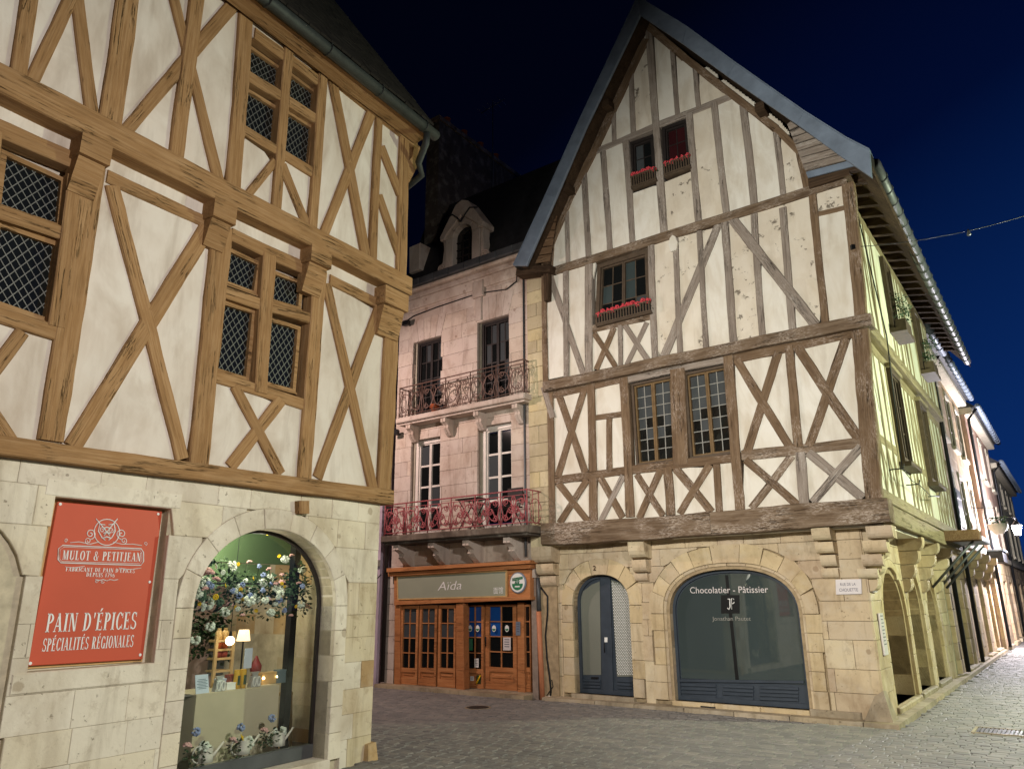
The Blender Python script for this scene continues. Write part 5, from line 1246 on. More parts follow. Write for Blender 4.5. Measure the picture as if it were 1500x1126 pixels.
# windows with small panes
def grid_window(P, quad, wf, parent, cols, rows, fr, bar, mats, casements=2, pane=None, setback=.08, name='window'):
    """quad (u, z) BL, BR, TR, TL; frame mesh with every pane and the bars as children"""
    BL, BR, TR, TL = [Vector(p) for p in quad]; c = (BL + BR + TR + TL) / 4
    bil = lambda s, t: (BL * (1 - s) + BR * s) * (1 - t) + (TL * (1 - s) + TR * s) * t - c
    Wd, Hh = (BR - BL).length, (TL - BL).length; M = P.mat(c.x, c.y, wf)
    R4 = lambda s0, t0, s1, t1: [tuple(bil(s0, t0)), tuple(bil(s1, t0)), tuple(bil(s1, t1)), tuple(bil(s0, t1))]
    fs, ft = fr / Wd, fr / Hh; G = Geo()
    for q in ((0, 0, fs, 1), (1 - fs, 0, 1, 1), (fs, 0, 1 - fs, ft), (fs, 1 - ft, 1 - fs, 1)): G.prism(R4(*q), 0, .07 + setback)
    f = G.build(name, mats[0], parent, M)
    cw = (1 - 2 * fs) / casements
    for k in range(casements):
        s0 = fs + k * cw; s1 = s0 + cw; ms, mt = .035 / Wd, .035 / Hh
        G = Geo()
        for q in ((s0 + .002, ft, s0 + ms, 1 - ft), (s1 - ms, ft, s1 - .002, 1 - ft), (s0 + ms, ft, s1 - ms, ft + mt), (s0 + ms, 1 - ft - mt, s1 - ms, 1 - ft)): G.prism(R4(*q), setback * .6, setback + .035)
        G.build('casement', mats[1], f, M)
        a0, a1, b0, b1 = s0 + ms, s1 - ms, ft + mt, 1 - ft - mt; bs, bt = bar / Wd, bar / Hh
        for i in range(cols):
            for j in range(rows):
                x0, x1, y0, y1 = a0 + (a1 - a0) * i / cols + bs / 2, a0 + (a1 - a0) * (i + 1) / cols - bs / 2, b0 + (b1 - b0) * j / rows + bt / 2, b0 + (b1 - b0) * (j + 1) / rows - bt / 2
                ty = random.uniform(-.004, .004)
                G = Geo(); q = R4(x0, y0, x1, y1); G.prism(q, setback + .012, setback + .020)
                G.V = [(v[0], v[1] + ty * (1 if n_ % 2 else -1), v[2]) for n_, v in enumerate(G.V)]
                mt_ = mats[2] if not pane else pane(k, i, j)
                G.build('pane', mt_, f, M)
        for i in range(1, cols): G = Geo(); x = a0 + (a1 - a0) * i / cols; G.prism(R4(x - bs / 2, b0, x + bs / 2, b1), setback, setback + .024); G.build('glazing_bar', mats[3], f, M)
        for j in range(1, rows): G = Geo(); y = b0 + (b1 - b0) * j / rows; G.prism(R4(a0, y - bt / 2, a1, y + bt / 2), setback + .001, setback + .025); G.build('glazing_bar', mats[3], f, M)
    return f
def pq(P, TL, TR, BR, BL, w): return P.pxs([BL, BR, TR, TL], w)
mw = ('winbrown', 'winochre', 'pane_grey', 'leadgrey')
def greyp(k, i, j): return 'pane_grey' if j > 3 or random.random() < .3 else 'pane_dark'
q1 = pq(PR, (923, 562), (984, 549), (989, 675), (931, 682), V1); q2 = pq(PR, (1001, 546), (1063, 533), (1075, 663), (1010, 672), V1)
grid_window(PR, q1, V1 - .03, hr, 2, 7, .045, .016, mw, 2, greyp); grid_window(PR, q2, V1 - .03, hr, 2, 7, .045, .016, mw, 2, greyp)
q3 = pq(PR, (874, 387), (949, 363), (953, 464), (870, 480), V2); grid_window(PR, q3, V2 - .03, hr, 2, 3, .09, .02, ('winbrown', 'winbrown', 'pane_dark', 'winbrown'), 2, lambda k, i, j: random.choice(('pane_dark', 'pane_dark', 'pane_grey', 'pane_film')))
q4 = pq(PR, (921, 207), (955, 195), (961, 268), (923, 281), V2); grid_window(PR, q4, V2 - .05, hr, 2, 3, .07, .02, ('darkframe', 'darkframe', 'pane_dark', 'darkframe'), 1, lambda k, i, j: ('pane_grey' if i == 0 else 'pane_dark'))
q5 = pq(PR, (968, 185), (1005, 172), (1012, 248), (971, 263), V2); grid_window(PR, q5, V2 - .05, hr, 2, 3, .07, .02, ('darkframe', 'darkframe', 'pane_red', 'darkframe'), 1, lambda k, i, j: 'pane_red')
grow = lambda q, g=.07: inset(q if area2(q) > 0 else q[::-1], -g)
for q in (q1, q2): oc1.append(grow(q))
for q in (q3, q4, q5): oc2.append(grow(q))
# plaster
r1 = PR.pxs([(803, 775), (1285, 748), (1262, 478), (800, 566)], V1)
r2 = PR.pxs([(796, 556), (1262, 462), (1240, 258), (1190, 238), (1140, 178), (1062, 120), (1000, 73), (940, 22), (888, 135), (832, 272), (806, 345), (797, 392)], V2)
infill(PR, r1, oc1, V1 - .02, lambda u, z: 'pl_r', hr)
def plR(u, z):
    return 'pl_peel' if (u > -3.55 and (6.8 < z < 13.0) and random.random() < .55) or (z > 6.8 and random.random() < .06) else 'pl_r'
infill(PR, r2, oc2, V2 - .02, plR, hr)
slab(PR, [(p1 - .05, 3.0), (.38, 3.0), (.38, 6.72), (p1 - .05, 6.72)], -8.3, V1 - .17, 'wall_core', 'pl_r', hr)
gab = PR.pxs([(800, 556), (1255, 462), (1236, 262), (1140, 184), (1062, 126), (1000, 79), (940, 36), (888, 142), (832, 278), (806, 350), (800, 392)], V2)
gab[0] = (gab[0][0], 6.725); gab[1] = (min(gab[1][0], .42), 6.725)
gab = [(min(u, .42), z) for u, z in gab]
slab(PR, gab, -8.3, V2 - .17, 'wall_core', 'pl_r', hr)
# roof edge boards and roof
WBB = .98
lb_o = [(934, -4), (846, 183), (800, 285), (752, 389)]; lb_i = [(937.5, 22), (858, 187), (814, 290), (771, 389)]
rb_o = [(934, -4), (1005.7, 40), (1076.7, 92.6), (1177.6, 163.6), (1240, 203), (1274, 220.4)]; rb_i = [(937.5, 22), (1000, 64), (1066.8, 112.5), (1167.6, 182), (1232, 229), (1277, 260)]
lo, li, ro, ri = [PR.pxs(x, WBB) for x in (lb_o, lb_i, rb_o, rb_i)]
for o_, i_ in ((lo, li), (ro, ri)):
    for k in range(len(o_) - 1):
        if o_ is ro and k == 3: 
            slab(PR, [o_[3], o_[4], o_[5], i_[5], i_[4], i_[3]], WBB - .06, WBB + .005, 'roof_edge', 'zinc', hr, .006); break
        slab(PR, [o_[k], o_[k + 1], i_[k + 1], i_[k]], WBB - .06, WBB + random.uniform(-.004, .004), 'roof_edge', 'zinc', hr, .006)
    d = .05
    up = [(u, z - .02) for u, z in o_]; dn = [(a[0] * .55 + b[0] * .45, a[1] * .55 + b[1] * .45) for a, b in zip(o_, i_)]
    slab(PR, up + dn[::-1], -13.2, WBB - .062, 'roof', 'tile', hr)
    sf = [(a[0] * .3 + b[0] * .7, a[1] * .3 + b[1] * .7) for a, b in zip(o_, i_)]
    slab(PR, [(u, z - .001) for u, z in dn] + [(u, z) for u, z in sf[::-1]], -13.1, WBB - .10, 'soffit', 'darkwood', hr)
    # capping strip
    cap_ = []
    for k in range(len(o_) - 1):
        slab(PR, [o_[k], o_[k + 1], (o_[k + 1][0], o_[k + 1][1] + .03), (o_[k][0], o_[k][1] + .03)], WBB - .3, WBB + .015, 'capping', 'zinc', hr)
# boards closing the eaves
def boards(A0, A1, B0, B1, n, w, mat, last=None):
    for k in range(n):
        f = lambda p, q, t: (p[0] + (q[0] - p[0]) * t, p[1] + (q[1] - p[1]) * t)
        t0, t1_ = k / n, (k + 1) / n - .02
        q = PR.pxs([f(A0, A1, t0), f(B0, B1, t0), f(B0, B1, t1_), f(A0, A1, t1_)], w)
        slab(PR, q, w - .03, w + random.uniform(-.008, .008), 'board', (last or mat) if k == n - 1 else mat, hr)
boards((1153, 182), (1184, 262), (1158, 178), (1254, 244), 8, V2 + .16, 'grey', 'zinc'); boards((812, 300), (769, 390), (817, 303), (805, 384), 7, V2 + .16, 'board')
t2((756, 398), (806, 392), 11, 10, 'darkwood', V2 + .25, .1, .3); t2((1184, 268), (1244, 250), 13, 13, 'darkwood', V2 + .10, .1, .3); t2((800, 380), (800, 440), 9, 6, 'darkwood', V2 + .12)
for x, y in ((886, 150), (828, 274), (1112, 155)):
    p = PR.px(x, y, V2 + .3); G = Geo(); G.hexa([(-.09, 0, -.09), (.09, 0, -.09), (.08, .5, -.08), (-.08, .5, -.08), (-.09, 0, .08), (.09, 0, .08), (.08, .5, .08), (-.08, .5, .08)]); G.build('purlin_end', 'darkwood', hr, PR.mat(p[0], p[1], V2 + .3))
p = PR.px(986, 357, V2 + .04); G = Geo(); G.prism([(-.06, -.16), (.06, -.16), (.10, .0), (.06, .14), (0, .19), (-.06, .14), (-.10, .0)], 0, .05); G.build('carved_shield', 'pl_r', hr, PR.mat(p[0], p[1], V2 + .05))
# ---- flower boxes with geraniums
def flower_box(TL, TR, BR, BL, w, lab, glab, n):
    q = PR.pxs([BL, BR, TR, TL], w); c = ((q[0][0] + q[1][0]) / 2, (q[0][1] + q[1][1]) / 2); wd = q[1][0] - q[0][0]; h = (q[3][1] + q[2][1] - q[0][1] - q[1][1]) / 2
    t = empty('flower_box', PR.mat(c[0], c[1], w), lab, 'flower box', 'flower boxes on the right house')
    G = Geo(); G.box((-wd / 2, .02, 0), (wd / 2, .22, .03)); G.build('base', 'winbrown', t, W[t])
    G = Geo(); G.box((-wd / 2, 0, h - .03), (wd / 2, .03, h)); G.build('rail', 'winbrown', t, W[t]); G = Geo(); G.box((-wd / 2, 0, .03), (wd / 2, .03, .06)); G.build('rail', 'winbrown', t, W[t])
    for k in range(n):
        x = -wd / 2 + wd * (k + .5) / n; G = Geo(); G.box((x - .014, .002, .061), (x + .014, .022, h - .031)); G.build('slat', 'winbrown', t, W[t])
    G = Geo(); G.box((-wd / 2 + .03, .05, .031), (wd / 2 - .03, .2, h * .8)); G.build('trough', 'black', t, W[t])
    g = empty('geranium', PR.mat(c[0], c[1] + h * .85, w - .1), glab, 'plant', 'geraniums in the flower boxes')
    m = int(wd / .11)
    for k in range(m):
        x = -wd / 2 + wd * (k + .5) / m; flower(g, 'hydrangea', 'f_red', PR.pt(c[0] + x, c[1] + h * (.95 + .22 * random.random()), w - .05), .068, 'flower')
        flower(g, 'leaves', 'leaf', PR.pt(c[0] + x, c[1] + h * .75, w - .10), .10, 'leaf_spray')
flower_box((874, 460), (951, 439), (953, 458), (872, 477), V2 + .12, 'brown slatted box with red geraniums under the wider lower window', 'row of red geraniums in the box of the lower second floor window', 20)
flower_box((922, 259), (959, 245), (961, 263), (924, 277), V2 + .10, 'brown slatted box under the left attic window', 'red geraniums before the left attic window', 11)
flower_box((970, 239), (1008, 227), (1011, 245), (972, 258), V2 + .10, 'brown slatted box under the right attic window with the red curtain', 'red geraniums before the right attic window', 11)
# ---- shop door and shop window
WD = -.22
def frame_of(o, d0, d1, w0, w1, name, mat, parent, zb=None):
    a, b = o.outline(d0, 22, zb), o.outline(d1, 22, (zb if zb is not None else o.zb) + (d1 - d0)); n = len(a); G = Geo()
    for i in range(n):
        j = (i + 1) % n
        G.hexa([(a[i][0], -w1, a[i][1]), (a[j][0], -w1, a[j][1]), (a[j][0], -w0, a[j][1]), (a[i][0], -w0, a[i][1]), (b[i][0], -w1, b[i][1]), (b[j][0], -w1, b[j][1]), (b[j][0], -w0, b[j][1]), (b[i][0], -w0, b[i][1])])
    return G.build(name, mat, parent, PR.mat(0, 0, 0))
frame_of(doorO, -.02, .06, WD - .06, WD + .03, 'door_frame', 'shopblue', hr)
dr = slab(PR, doorO.outline(.03, 22), WD - .06, WD - .02, 'door', 'shopblue', hr)
ql = PR.pxs([(849, 988), (880, 988), (878, 851), (866, 856), (853, 866), (847, 884)], WD); slab(PR, ql, WD - .05, WD - .012, 'pane', 'pane_door', dr)
frm = PR.pxs([(903.6, 990.5), (928.5, 990.5), (924, 880), (919, 864), (908, 853), (895, 849)], WD); qf = slab(PR, frm, WD - .05, WD - .008, 'pane', 'pane_door', dr)
G = Geo()
for i in range(13):
    for j in range(64):
        x = 895 + i * 2.55 + (j % 2) * 1.27; y = 852 + j * 2.18
        fx = x + (y - 852) * .062
        if inside(PR.pxs([(903.6, 989), (927.5, 989), (923, 882), (918, 866), (908, 855), (896, 851)], WD), np.array([PR.px(fx, y, WD)[0]]), np.array([PR.px(fx, y, WD)[1]]))[0]:
            p = PR.px(fx, y, WD); r = .013; G.add([(p[0] - r, -WD + .006, p[1]), (p[0], -WD + .006, p[1] - r), (p[0] + r, -WD + .006, p[1]), (p[0], -WD + .006, p[1] + r)], [(0, 1, 2, 3)])
pf = G.build('film_pattern', 'white', dr, PR.mat(0, 0, 0)); tag(pf, kind='stuff')
slab(PR, PR.pxs([(883, 1017), (899, 1019), (894, 846), (880, 846)], WD), WD - .02, WD + .025, 'meeting_stile', 'shopblue', dr, .006)
for x0, x1, y0, y1 in ((850, 879, 994, 1008), (904, 926, 995, 1010)):
    for k in range(3): ya = y0 + (y1 - y0) * k / 3; slab(PR, PR.pxs([(x0, ya), (x1, ya + 1), (x1, ya + 4.2), (x0, ya + 3.2)], WD), WD - .03, WD + .008, 'panel_strip', 'shopblue', dr, .004)
slab(PR, PR.pxs([(866, 991), (876, 991), (876, 994), (866, 994)], WD), WD - .03, WD + .004, 'letter_slot', 'black', dr)
slab(PR, PR.pxs([(885.5, 933), (889.8, 933), (889.8, 940), (885.5, 940)], WD + .03), WD, WD + .034, 'lock_plate', 'white', dr); wtube('handle', [PR.pt(*PR.px(887, 941, WD), WD + .05), PR.pt(*PR.px(887.5, 955, WD), WD + .05)], .011, 'black', dr)
p = PR.px(870, 829, .01)
text(PR, '2', (868.6, 835), (873, 835), 7, .012, 'darkwood', hr, cap=.70, bold=.02)
frame_of(shopO, -.02, .055, WD - .06, WD + .03, 'shop_frame', 'shopblue', hr)
sw = slab(PR, shopO.outline(.03, 24), WD - .06, WD - .015, 'shop_window', 'shopblue', hr)
gl_z = PR.px(1080, 997, WD)[1]
gpan = [p for p in shopO.outline(.075, 24) if p[1] > gl_z]; gpan = [(shopO.uL + .075, gl_z), (shopO.uR - .075, gl_z)] + gpan
slab(PR, gpan, WD - .03, WD - .002, 'pane', 'pane_film', sw)
wg = WD + .001
slab(PR, PR.pxs([(1062, 842), (1066.5, 842), (1082.5, 997), (1077.5, 997)], wg), WD - .01, wg, 'dark_seam', 'black_flat', sw)
slab(PR, PR.pxs([(1056, 871), (1083, 871), (1083.5, 898), (1056.5, 898)], wg), WD - .01, wg + .003, 'logo_square', 'black_flat', sw)
text(PR, 'Chocolatier - Pâtissier', (1011, 868.5), (1125.5, 867.5), 9.5, wg + .003, 'plaque', sw, bold=.0)
text(PR, 'Jonathan Pautet', (1043.5, 908.5), (1100, 908.5), 6.2, wg + .003, 'leadgrey', sw, bold=-.006)
def lg(pts, r=.011): line3(PR, PR.pxs(pts, wg + .006), wg + .006, r, 'logo_stroke', 'white', sw, 4)
lg([(1065.5, 890), (1068, 892), (1069.5, 889), (1069, 877)]); lg([(1066, 877), (1069, 877)]); lg([(1072, 892), (1071.5, 876), (1075, 876.5), (1075.5, 882), (1072.5, 884)])
for x0, x1 in ((990, 1049), (1059, 1104), (1113, 1170)):
    for k in range(4): y = 1000 + k * 5.5 + (x0 - 990) * .035; slab(PR, PR.pxs([(x0, y), (x1, y + 2.2), (x1, y + 6), (x0, y + 3.8)], WD), WD - .03, WD + .012, 'louvre', 'shopblue', sw, .004)
slab(PR, PR.pxs([(983, 994), (1178, 996.5), (1178, 1000.5), (983, 998)], WD), WD - .03, WD + .025, 'rail', 'shopblue', sw, .005)
# street name sign and plaques
q = PR.pxs([(1223.7, 848.5), (1261.5, 847.5), (1262.5, 869.5), (1224.5, 870.5)], .03); c = (sum(p[0] for p in q) / 4, sum(p[1] for p in q) / 4)
sn = empty('street_name_sign', PR.mat(c[0], c[1], .03), 'white enamel street name plate on the stone pier right of the shop window', 'sign')
slab(PR, q, .005, .03, 'plate', 'plaque', sn, .003)
text(PR, 'RUE DE LA', (1231, 857.5), (1253.5, 857), 4.2, .033, 'plaque_txt', sn); text(PR, 'CHOUETTE', (1229.5, 866), (1257, 865.5), 4.8, .033, 'plaque_txt', sn)
for z0, z1, ya, yb, lab in ((1.98, 2.22, .12, .42, 'small white plate just round the corner above the long plaque'), (1.0, 1.65, .35, .62, 'long white information plaque on the street side of the stone corner')):
    t = empty('wall_plaque', PS.mat((ya + yb) / 2, (z0 + z1) / 2, .03), lab, 'plaque', 'plaques at the stone corner'); slab(PS, rect(ya, yb, z0, z1), .006, .04, 'plate', 'plaque', t, .003)
    G = Geo()
    for k in range(int((z1 - z0) / .06) - 1): z = z1 - .05 - k * .055; G.add([(ya + .04, -.042, z), (yb - .04 - .05 * (k % 2), -.042, z), (yb - .04 - .05 * (k % 2), -.042, z + .014), (ya + .04, -.042, z + .014)], [(0, 1, 2, 3)])
    tag(G.build('print', 'plaque_txt', t, PS.mat(0, 0, 0)), kind='stuff')
# ---- street side, timbered floors
X1, X2 = .42, .50
os1 = []; os2 = []
def s1(a, b, wd, mat='pale', w=X1): return beam_uv(PS, a, b, wd, wd, w, .14, mat, hr, 'beam', .05, os1)
def s2(a, b, wd, mat='pale', w=X2): return beam_uv(PS, a, b, wd, wd, w, .14, mat, hr, 'beam', .05, os2)
YE = 9.0
s1((-.30, 3.22), (YE, 3.14), .30, 'pale', X1 + .06); s1((-.36, 3.52), (YE, 3.44), .20, 'pale', X1 + .03)
s1((-.2, 4.55), (YE, 4.52), .17); s1((-.2, 6.33), (YE, 6.30), .2, 'pale', X1 + .01)
slab(PS, [(-.38, 6.42), (YE, 6.40), (YE, 6.52), (-.38, 6.54)], .1, X2 + .07, 'ledge', 'pale', hr, .01)
s2((-.38, 6.64), (YE, 6.62), .2, 'pale', X2 + .03); s2((-.3, 9.15), (YE, 9.1), .22)
wins1 = ((2.05, 3.0), (5.3, 6.3)); wins2 = ((2.9, 3.7), (6.6, 7.4))
ys = [-.15, .42, .95, 1.5, 2.0, 3.05, 3.5, 3.95, 4.4, 4.85, 5.25, 6.35, 6.8, 7.3, 7.8, 8.4, 8.9]
for i, y in enumerate(ys):
    s1((y, 3.5), (y, 6.3), .10, 'pale', X1 + .012); s2((y + (.1 if i % 3 else 0), 6.7), (y + (.1 if i % 3 else 0), 9.1), .09, 'pale', X2 + .012)
for i, (a, b) in enumerate(zip(ys[:-1], ys[1:])):
    if any(w0 < (a + b) / 2 < w1 for w0, w1 in wins1): continue
    if i % 4 == 0: s1((a + .05, 4.6), (b - .05, 6.25), .07); s1((b - .05, 4.6), (a + .05, 6.25), .07)
    elif i % 2: s1((a + .05, 6.25), (b - .05, 4.6), .07)
    s1((a + .05, 3.6), (b - .05, 4.45), .07); s1((b - .05, 3.6), (a + .05, 4.45), .07)
    if i % 2: s2((a + .05, 6.75), (b - .05, 9.0), .07)
    else: s2((b - .05, 6.75), (a + .1, 9.0), .07)
for (a, b) in wins1:
    q = rect(a, b, 4.35, 6.2); os1.append(grow(q)); grid_window(PS, q, X1 + .10, hr, 2, 3, .09, .025, ('winbrown', 'winbrown', 'pane_dark', 'winbrown'), 2, setback=.05)
    slab(PS, rect(a - .1, b + .1, 4.25, 4.34), .2, X1 + .22, 'sill', 'winbrown', hr, .01); slab(PS, rect(a - .08, b + .08, 6.21, 6.29), .2, X1 + .14, 'lintel', 'pale', hr, .01)
for (a, b) in wins2:
    q = rect(a, b, 7.25, 8.9); os2.append(grow(q)); grid_window(PS, q, X2 + .08, hr, 2, 3, .09, .025, ('winbrown', 'winbrown', 'pane_dark', 'winbrown'), 2, setback=.05)
    slab(PS, rect(a - .1, b + .1, 7.14, 7.24), .2, X2 + .32, 'sill', 'winbrown', hr, .01)
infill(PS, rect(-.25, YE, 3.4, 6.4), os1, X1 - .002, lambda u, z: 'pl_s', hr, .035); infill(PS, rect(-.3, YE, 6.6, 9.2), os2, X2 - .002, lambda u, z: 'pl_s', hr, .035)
# eave over the street: rafters, soffit boards, half round gutter
zg = PS.px(1300, 262, 1.15)[1]; ZG = 9.52
for k in range(26):
    y = -.55 + k * .5; G = Geo(); G.hexa([(.2, y, 9.28), (1.05, y, 9.10), (1.05, y + .11, 9.10), (.2, y + .11, 9.28), (.2, y, 9.5), (1.05, y, 9.24), (1.05, y + .11, 9.24), (.2, y + .11, 9.5)]); G.build('rafter', 'darkwood', hr, HR.mw)
    G = Geo(); G.hexa([(.25, y + .115, 9.46), (1.08, y + .115, 9.25), (1.08, y + .495, 9.25), (.25, y + .495, 9.46), (.25, y + .115, 9.50), (1.08, y + .115, 9.28), (1.08, y + .495, 9.28), (.25, y + .495, 9.50)]); G.build('soffit_board', 'board', hr, HR.mw)
A0 = PS.pt(*PS.px(1281, 240, 1.16), 1.16); A1 = PS.pt(*PS.px(1417, 530, 1.16), 1.16)
gut = wtube('gutter', [A0 + (A1 - A0) * k / 8 + Vector((0, 0, -.04 * math.sin(math.pi * k / 8))) for k in range(9)], .10, 'zinc_d', hr, 10)
for k in range(1, 26):
    P = A0 + (A1 - A0) * k / 26 + Vector((0, 0, -.04 * math.sin(math.pi * k / 26))); G = Geo(); R3 = HR.mw.to_3x3()
    G.tube([R3 @ Vector((.108 * math.cos(a), 0, .108 * math.sin(a))) for a in [2 * math.pi * i / 12 for i in range(12)]], .014, 4, True); G.build('gutter_bracket', 'zinc_d', gut, Matrix.Translation(P))
rs_ = [A0 + Vector((0, 0, .16)), A1 + Vector((0, 0, .16))]
# iron hooks and wires along the wall
for y, z in ((.9, 4.05), (2.4, 3.95), (5.0, 4.0)): wtube('hook', [PS.pt(y, z, X1), PS.pt(y, z, X1 + .22), PS.pt(y + .02, z + .08, X1 + .24)], .012, 'black', hr, 5)
wtube('wire', [PS.pt(.9, 4.02, X1 + .22), PS.pt(1.6, 3.92, X1 + .22), PS.pt(2.4, 3.94, X1 + .22), PS.pt(3.7, 3.86, X1 + .22), PS.pt(5, 3.98, X1 + .22)], .008, 'black', hr, 4)
wtube('wire', [PS.pt(.9, 9.0, X2 + .04), PS.pt(.95, 6.5, X2 + .2), PS.pt(.9, 4.05, X1 + .2)], .012, 'black', hr, 5)
# plants on the window sills of the street side
for (a, b, z, w, lab) in ((2.95, 3.65, 7.25, X2 + .2, 'bushy green plant in a box on the nearer upper window of the street side'), (6.6, 7.4, 7.25, X2 + .2, 'drooping palm like plant in a box on the farther upper window of the street side')):
    t = empty('potted_plant', PS.mat((a + b) / 2, z, w), lab, 'plant', 'plants on the street side'); G = Geo(); G.box((a, -w - .1, z + .002), (b, -w + .1, z + .2)); G.build('trough', 'winbrown', t, PS.mat(0, 0, 0))
    for k in range(34): flower(t, 'leaves', random.choice(('leaf', 'leaf2')), PS.pt(random.uniform(a, b), z + random.uniform(.2, .85), w + random.uniform(-.1, .15)), random.uniform(.06, .12), 'leaf_spray')
# the overhead cable with a small hanging fitting
c0 = PR.pt(*PR.px(1249, 362, V2 + .03), V2 + .03); c1 = CPOS + ray(1640, 262).normalized() * 17
cb = empty('overhead_cable', Matrix.Translation(c0), 'thin cable stretched from the corner post across the street', 'cable')
wtube('wire', [c0 + (c1 - c0) * t + Vector((0, 0, -.5 * 4 * t * (1 - t) * .5)) for t in [i / 14 for i in range(15)]], .006, 'black', cb, 5); G = Geo(); G.box((-.03, -.03, -.04), (.03, .03, .04)); G.build('anchor', 'black', cb, Matrix.Translation(c0))
best = min([i / 200 for i in range(200)], key=lambda t: abs((lambda c: 750 + FPX * c.x / -c.z)(camI @ (c0 + (c1 - c0) * t)) - 1414))
Pb = c0 + (c1 - c0) * best + Vector((0, 0, -1.0 * best * (1 - best)))
t = empty('hanging_light', Matrix.Translation(Pb), 'tiny unlit decoration lamp hanging on the overhead cable', 'lamp'); G = Geo(); G.lathe([(.015, 0), (.025, -.03), (.035, -.07), (.02, -.09)][::-1], 8, (0, 0, 0)); G.build('lamp_shade', 'zinc_d', t, W[t]); G = Geo(); G.lathe([(.015, -.02), (.015, .03)], 6); G.build('clip', 'black', t, W[t])
# cable, junction box and pipes between the two houses
wtube('downpipe', [PR.pt(*PR.px(790, 895, .06), .08), PR.pt(*PR.px(796, 1036, .06), .08)], .055, 'pipe_or', hr, 8)
wtube('downpipe', [PR.pt(*PR.px(789, 846, .06), .08), PR.pt(*PR.px(790.5, 894, .06), .08)], .05, 'zinc_d', hr, 8)
cbp = [(793, 860), (803, 873), (803, 900), (800, 930), (802, 962), (806, 990), (808, 1012), (805, 1034)]
t = empty('wall_cable', PR.mat(*PR.px(805, 1034, .05), .05), 'thick black cable hanging down the stone wall left of the blue grey door', 'cable')
wtube('cable', [PR.pt(*PR.px(x, y, .03), .05) for x, y in cbp], .022, 'black', t, 6); wtube('cable', [PR.pt(*PR.px(x, y, .03), .05) for x, y in ((809, 995), (811, 1005), (806, 1012), (801, 1020), (800, 1036))], .012, 'black', t, 5)
wtube('clip', [PR.pt(*PR.px(806, 1018, .03), .06), PR.pt(*PR.px(807, 1034, .03), .06)], .03, 'white', t, 6)
# ================================================================== STONE HOUSE IN THE LANE
ha = empty('stone_house', HA.mw.copy(), 'narrow pale stone house with two iron balconies above a varnished wooden shopfront', 'house')
uA0 = PA.px(577.5, 700)[0]; uA1 = PA.px(779, 700)[0] + .03
def opA(x0, x1, yt, zb, y): 
    a, b = PA.px(x0, y)[0], PA.px(x1, y)[0]; zt = PA.px((x0 + x1) / 2, yt)[1]; return Opening(a, b, zb, zt, zt)
z1b = PA.px(670, 778, .1)[1]; z2b = PA.px(670, 598, .1)[1]
w2a, w2b = opA(605, 645.5, 497, z2b, 530), opA(699, 745.5, 466.5, z2b, 510)
w1a, w1b = opA(601.5, 644, 642.5, z1b, 690), opA(699.5, 749, 621.5, z1b, 670)
zshop = PA.px(680, 832, .1)[1]
shopA = Opening(PA.px(578, 950)[0], PA.px(777, 950)[0], .07, zshop - .25, zshop - .25)
zcor = PA.px(680, 425, .1)[1]
opsA = [w2a, w2b, w1a, w1b, shopA]
backing(PA, uA0, uA1, -.05, zcor + .6, opsA, -.36, -.06, 'wall_core', 'mortar_a', ha)
z = zshop - .25; rowsA = []
while z < zcor - .1: rowsA.append((z, min(z + .365, zcor))); z += .365
rowsA = [(a, b) for a, b in rowsA if b - a > .1]
block_wall(PA, rowsA, uA0, uA1, opsA[:4], (.7, 1.25), .0, lambda u, z: 'st_a', ha, depth=.14, gap=.0025, jit=.003)
block_wall(PA, [(.0 + k * .37, .37 + k * .37) for k in range(7)], uA0 - .22, shopA.uL - .005, [], (.4, .5), .0, lambda u, z: 'st_a', ha, depth=.3, gap=.004)
# flat arches over the upper windows
for o in (w2a, w2b):
    n = 5; m = (o.uR - o.uL)
    for k in range(n):
        a, b = o.uL + m * k / n, o.uL + m * (k + 1) / n; f = lambda u: o.c + (u - o.c) * 1.36
        slab(PA, [(a + .003, o.zt + .003), (b - .003, o.zt + .003), (f(b) - .003, o.zt + .60), (f(a) + .003, o.zt + .60)], -.1, .012, 'voussoir', 'st_a', ha, .005)
for o in opsA[:4]:
    slab(PA, rect(o.uL - .0, o.uL + .05, o.zb, o.zt), -.34, -.10, 'jamb', 'stonejamb', ha)
# cornice, zinc covered ledge
slab(PA, rect(uA0, uA1, zcor - .05, zcor + .22), -.2, .05, 'frieze', 'st_a', ha, .01); slab(PA, rect(uA0, uA1, zcor + .22, zcor + .36), -.2, .12, 'cornice', 'st_a', ha, .03)
slab(PA, rect(uA0, uA1, zcor + .36, zcor + .46), -.2, .24, 'cornice', 'st_a', ha, .03)
n = 9
for k in range(n): a, b = uA0 - .05 + (uA1 + .3 - uA0) * k / n, uA0 - .05 + (uA1 + .3 - uA0) * (k + 1) / n; slab(PA, rect(a + .004, b - .004, zcor + .462, zcor + .66 + .004 * (k % 2)), -.3, .32 + .003 * (k % 2), 'zinc_ledge', 'zinc_d', ha, .02)
p = PA.px(700, 440, .06); slab(PA, rect(p[0] - .18, p[0] + .18, zcor - .28, zcor + .15), -.05, .09, 'capital', 'st_a', ha, .03); slab(PA, rect(p[0] - .1, p[0] + .1, zcor - .9, zcor - .282), -.05, .05, 'capital', 'st_a', ha, .02)
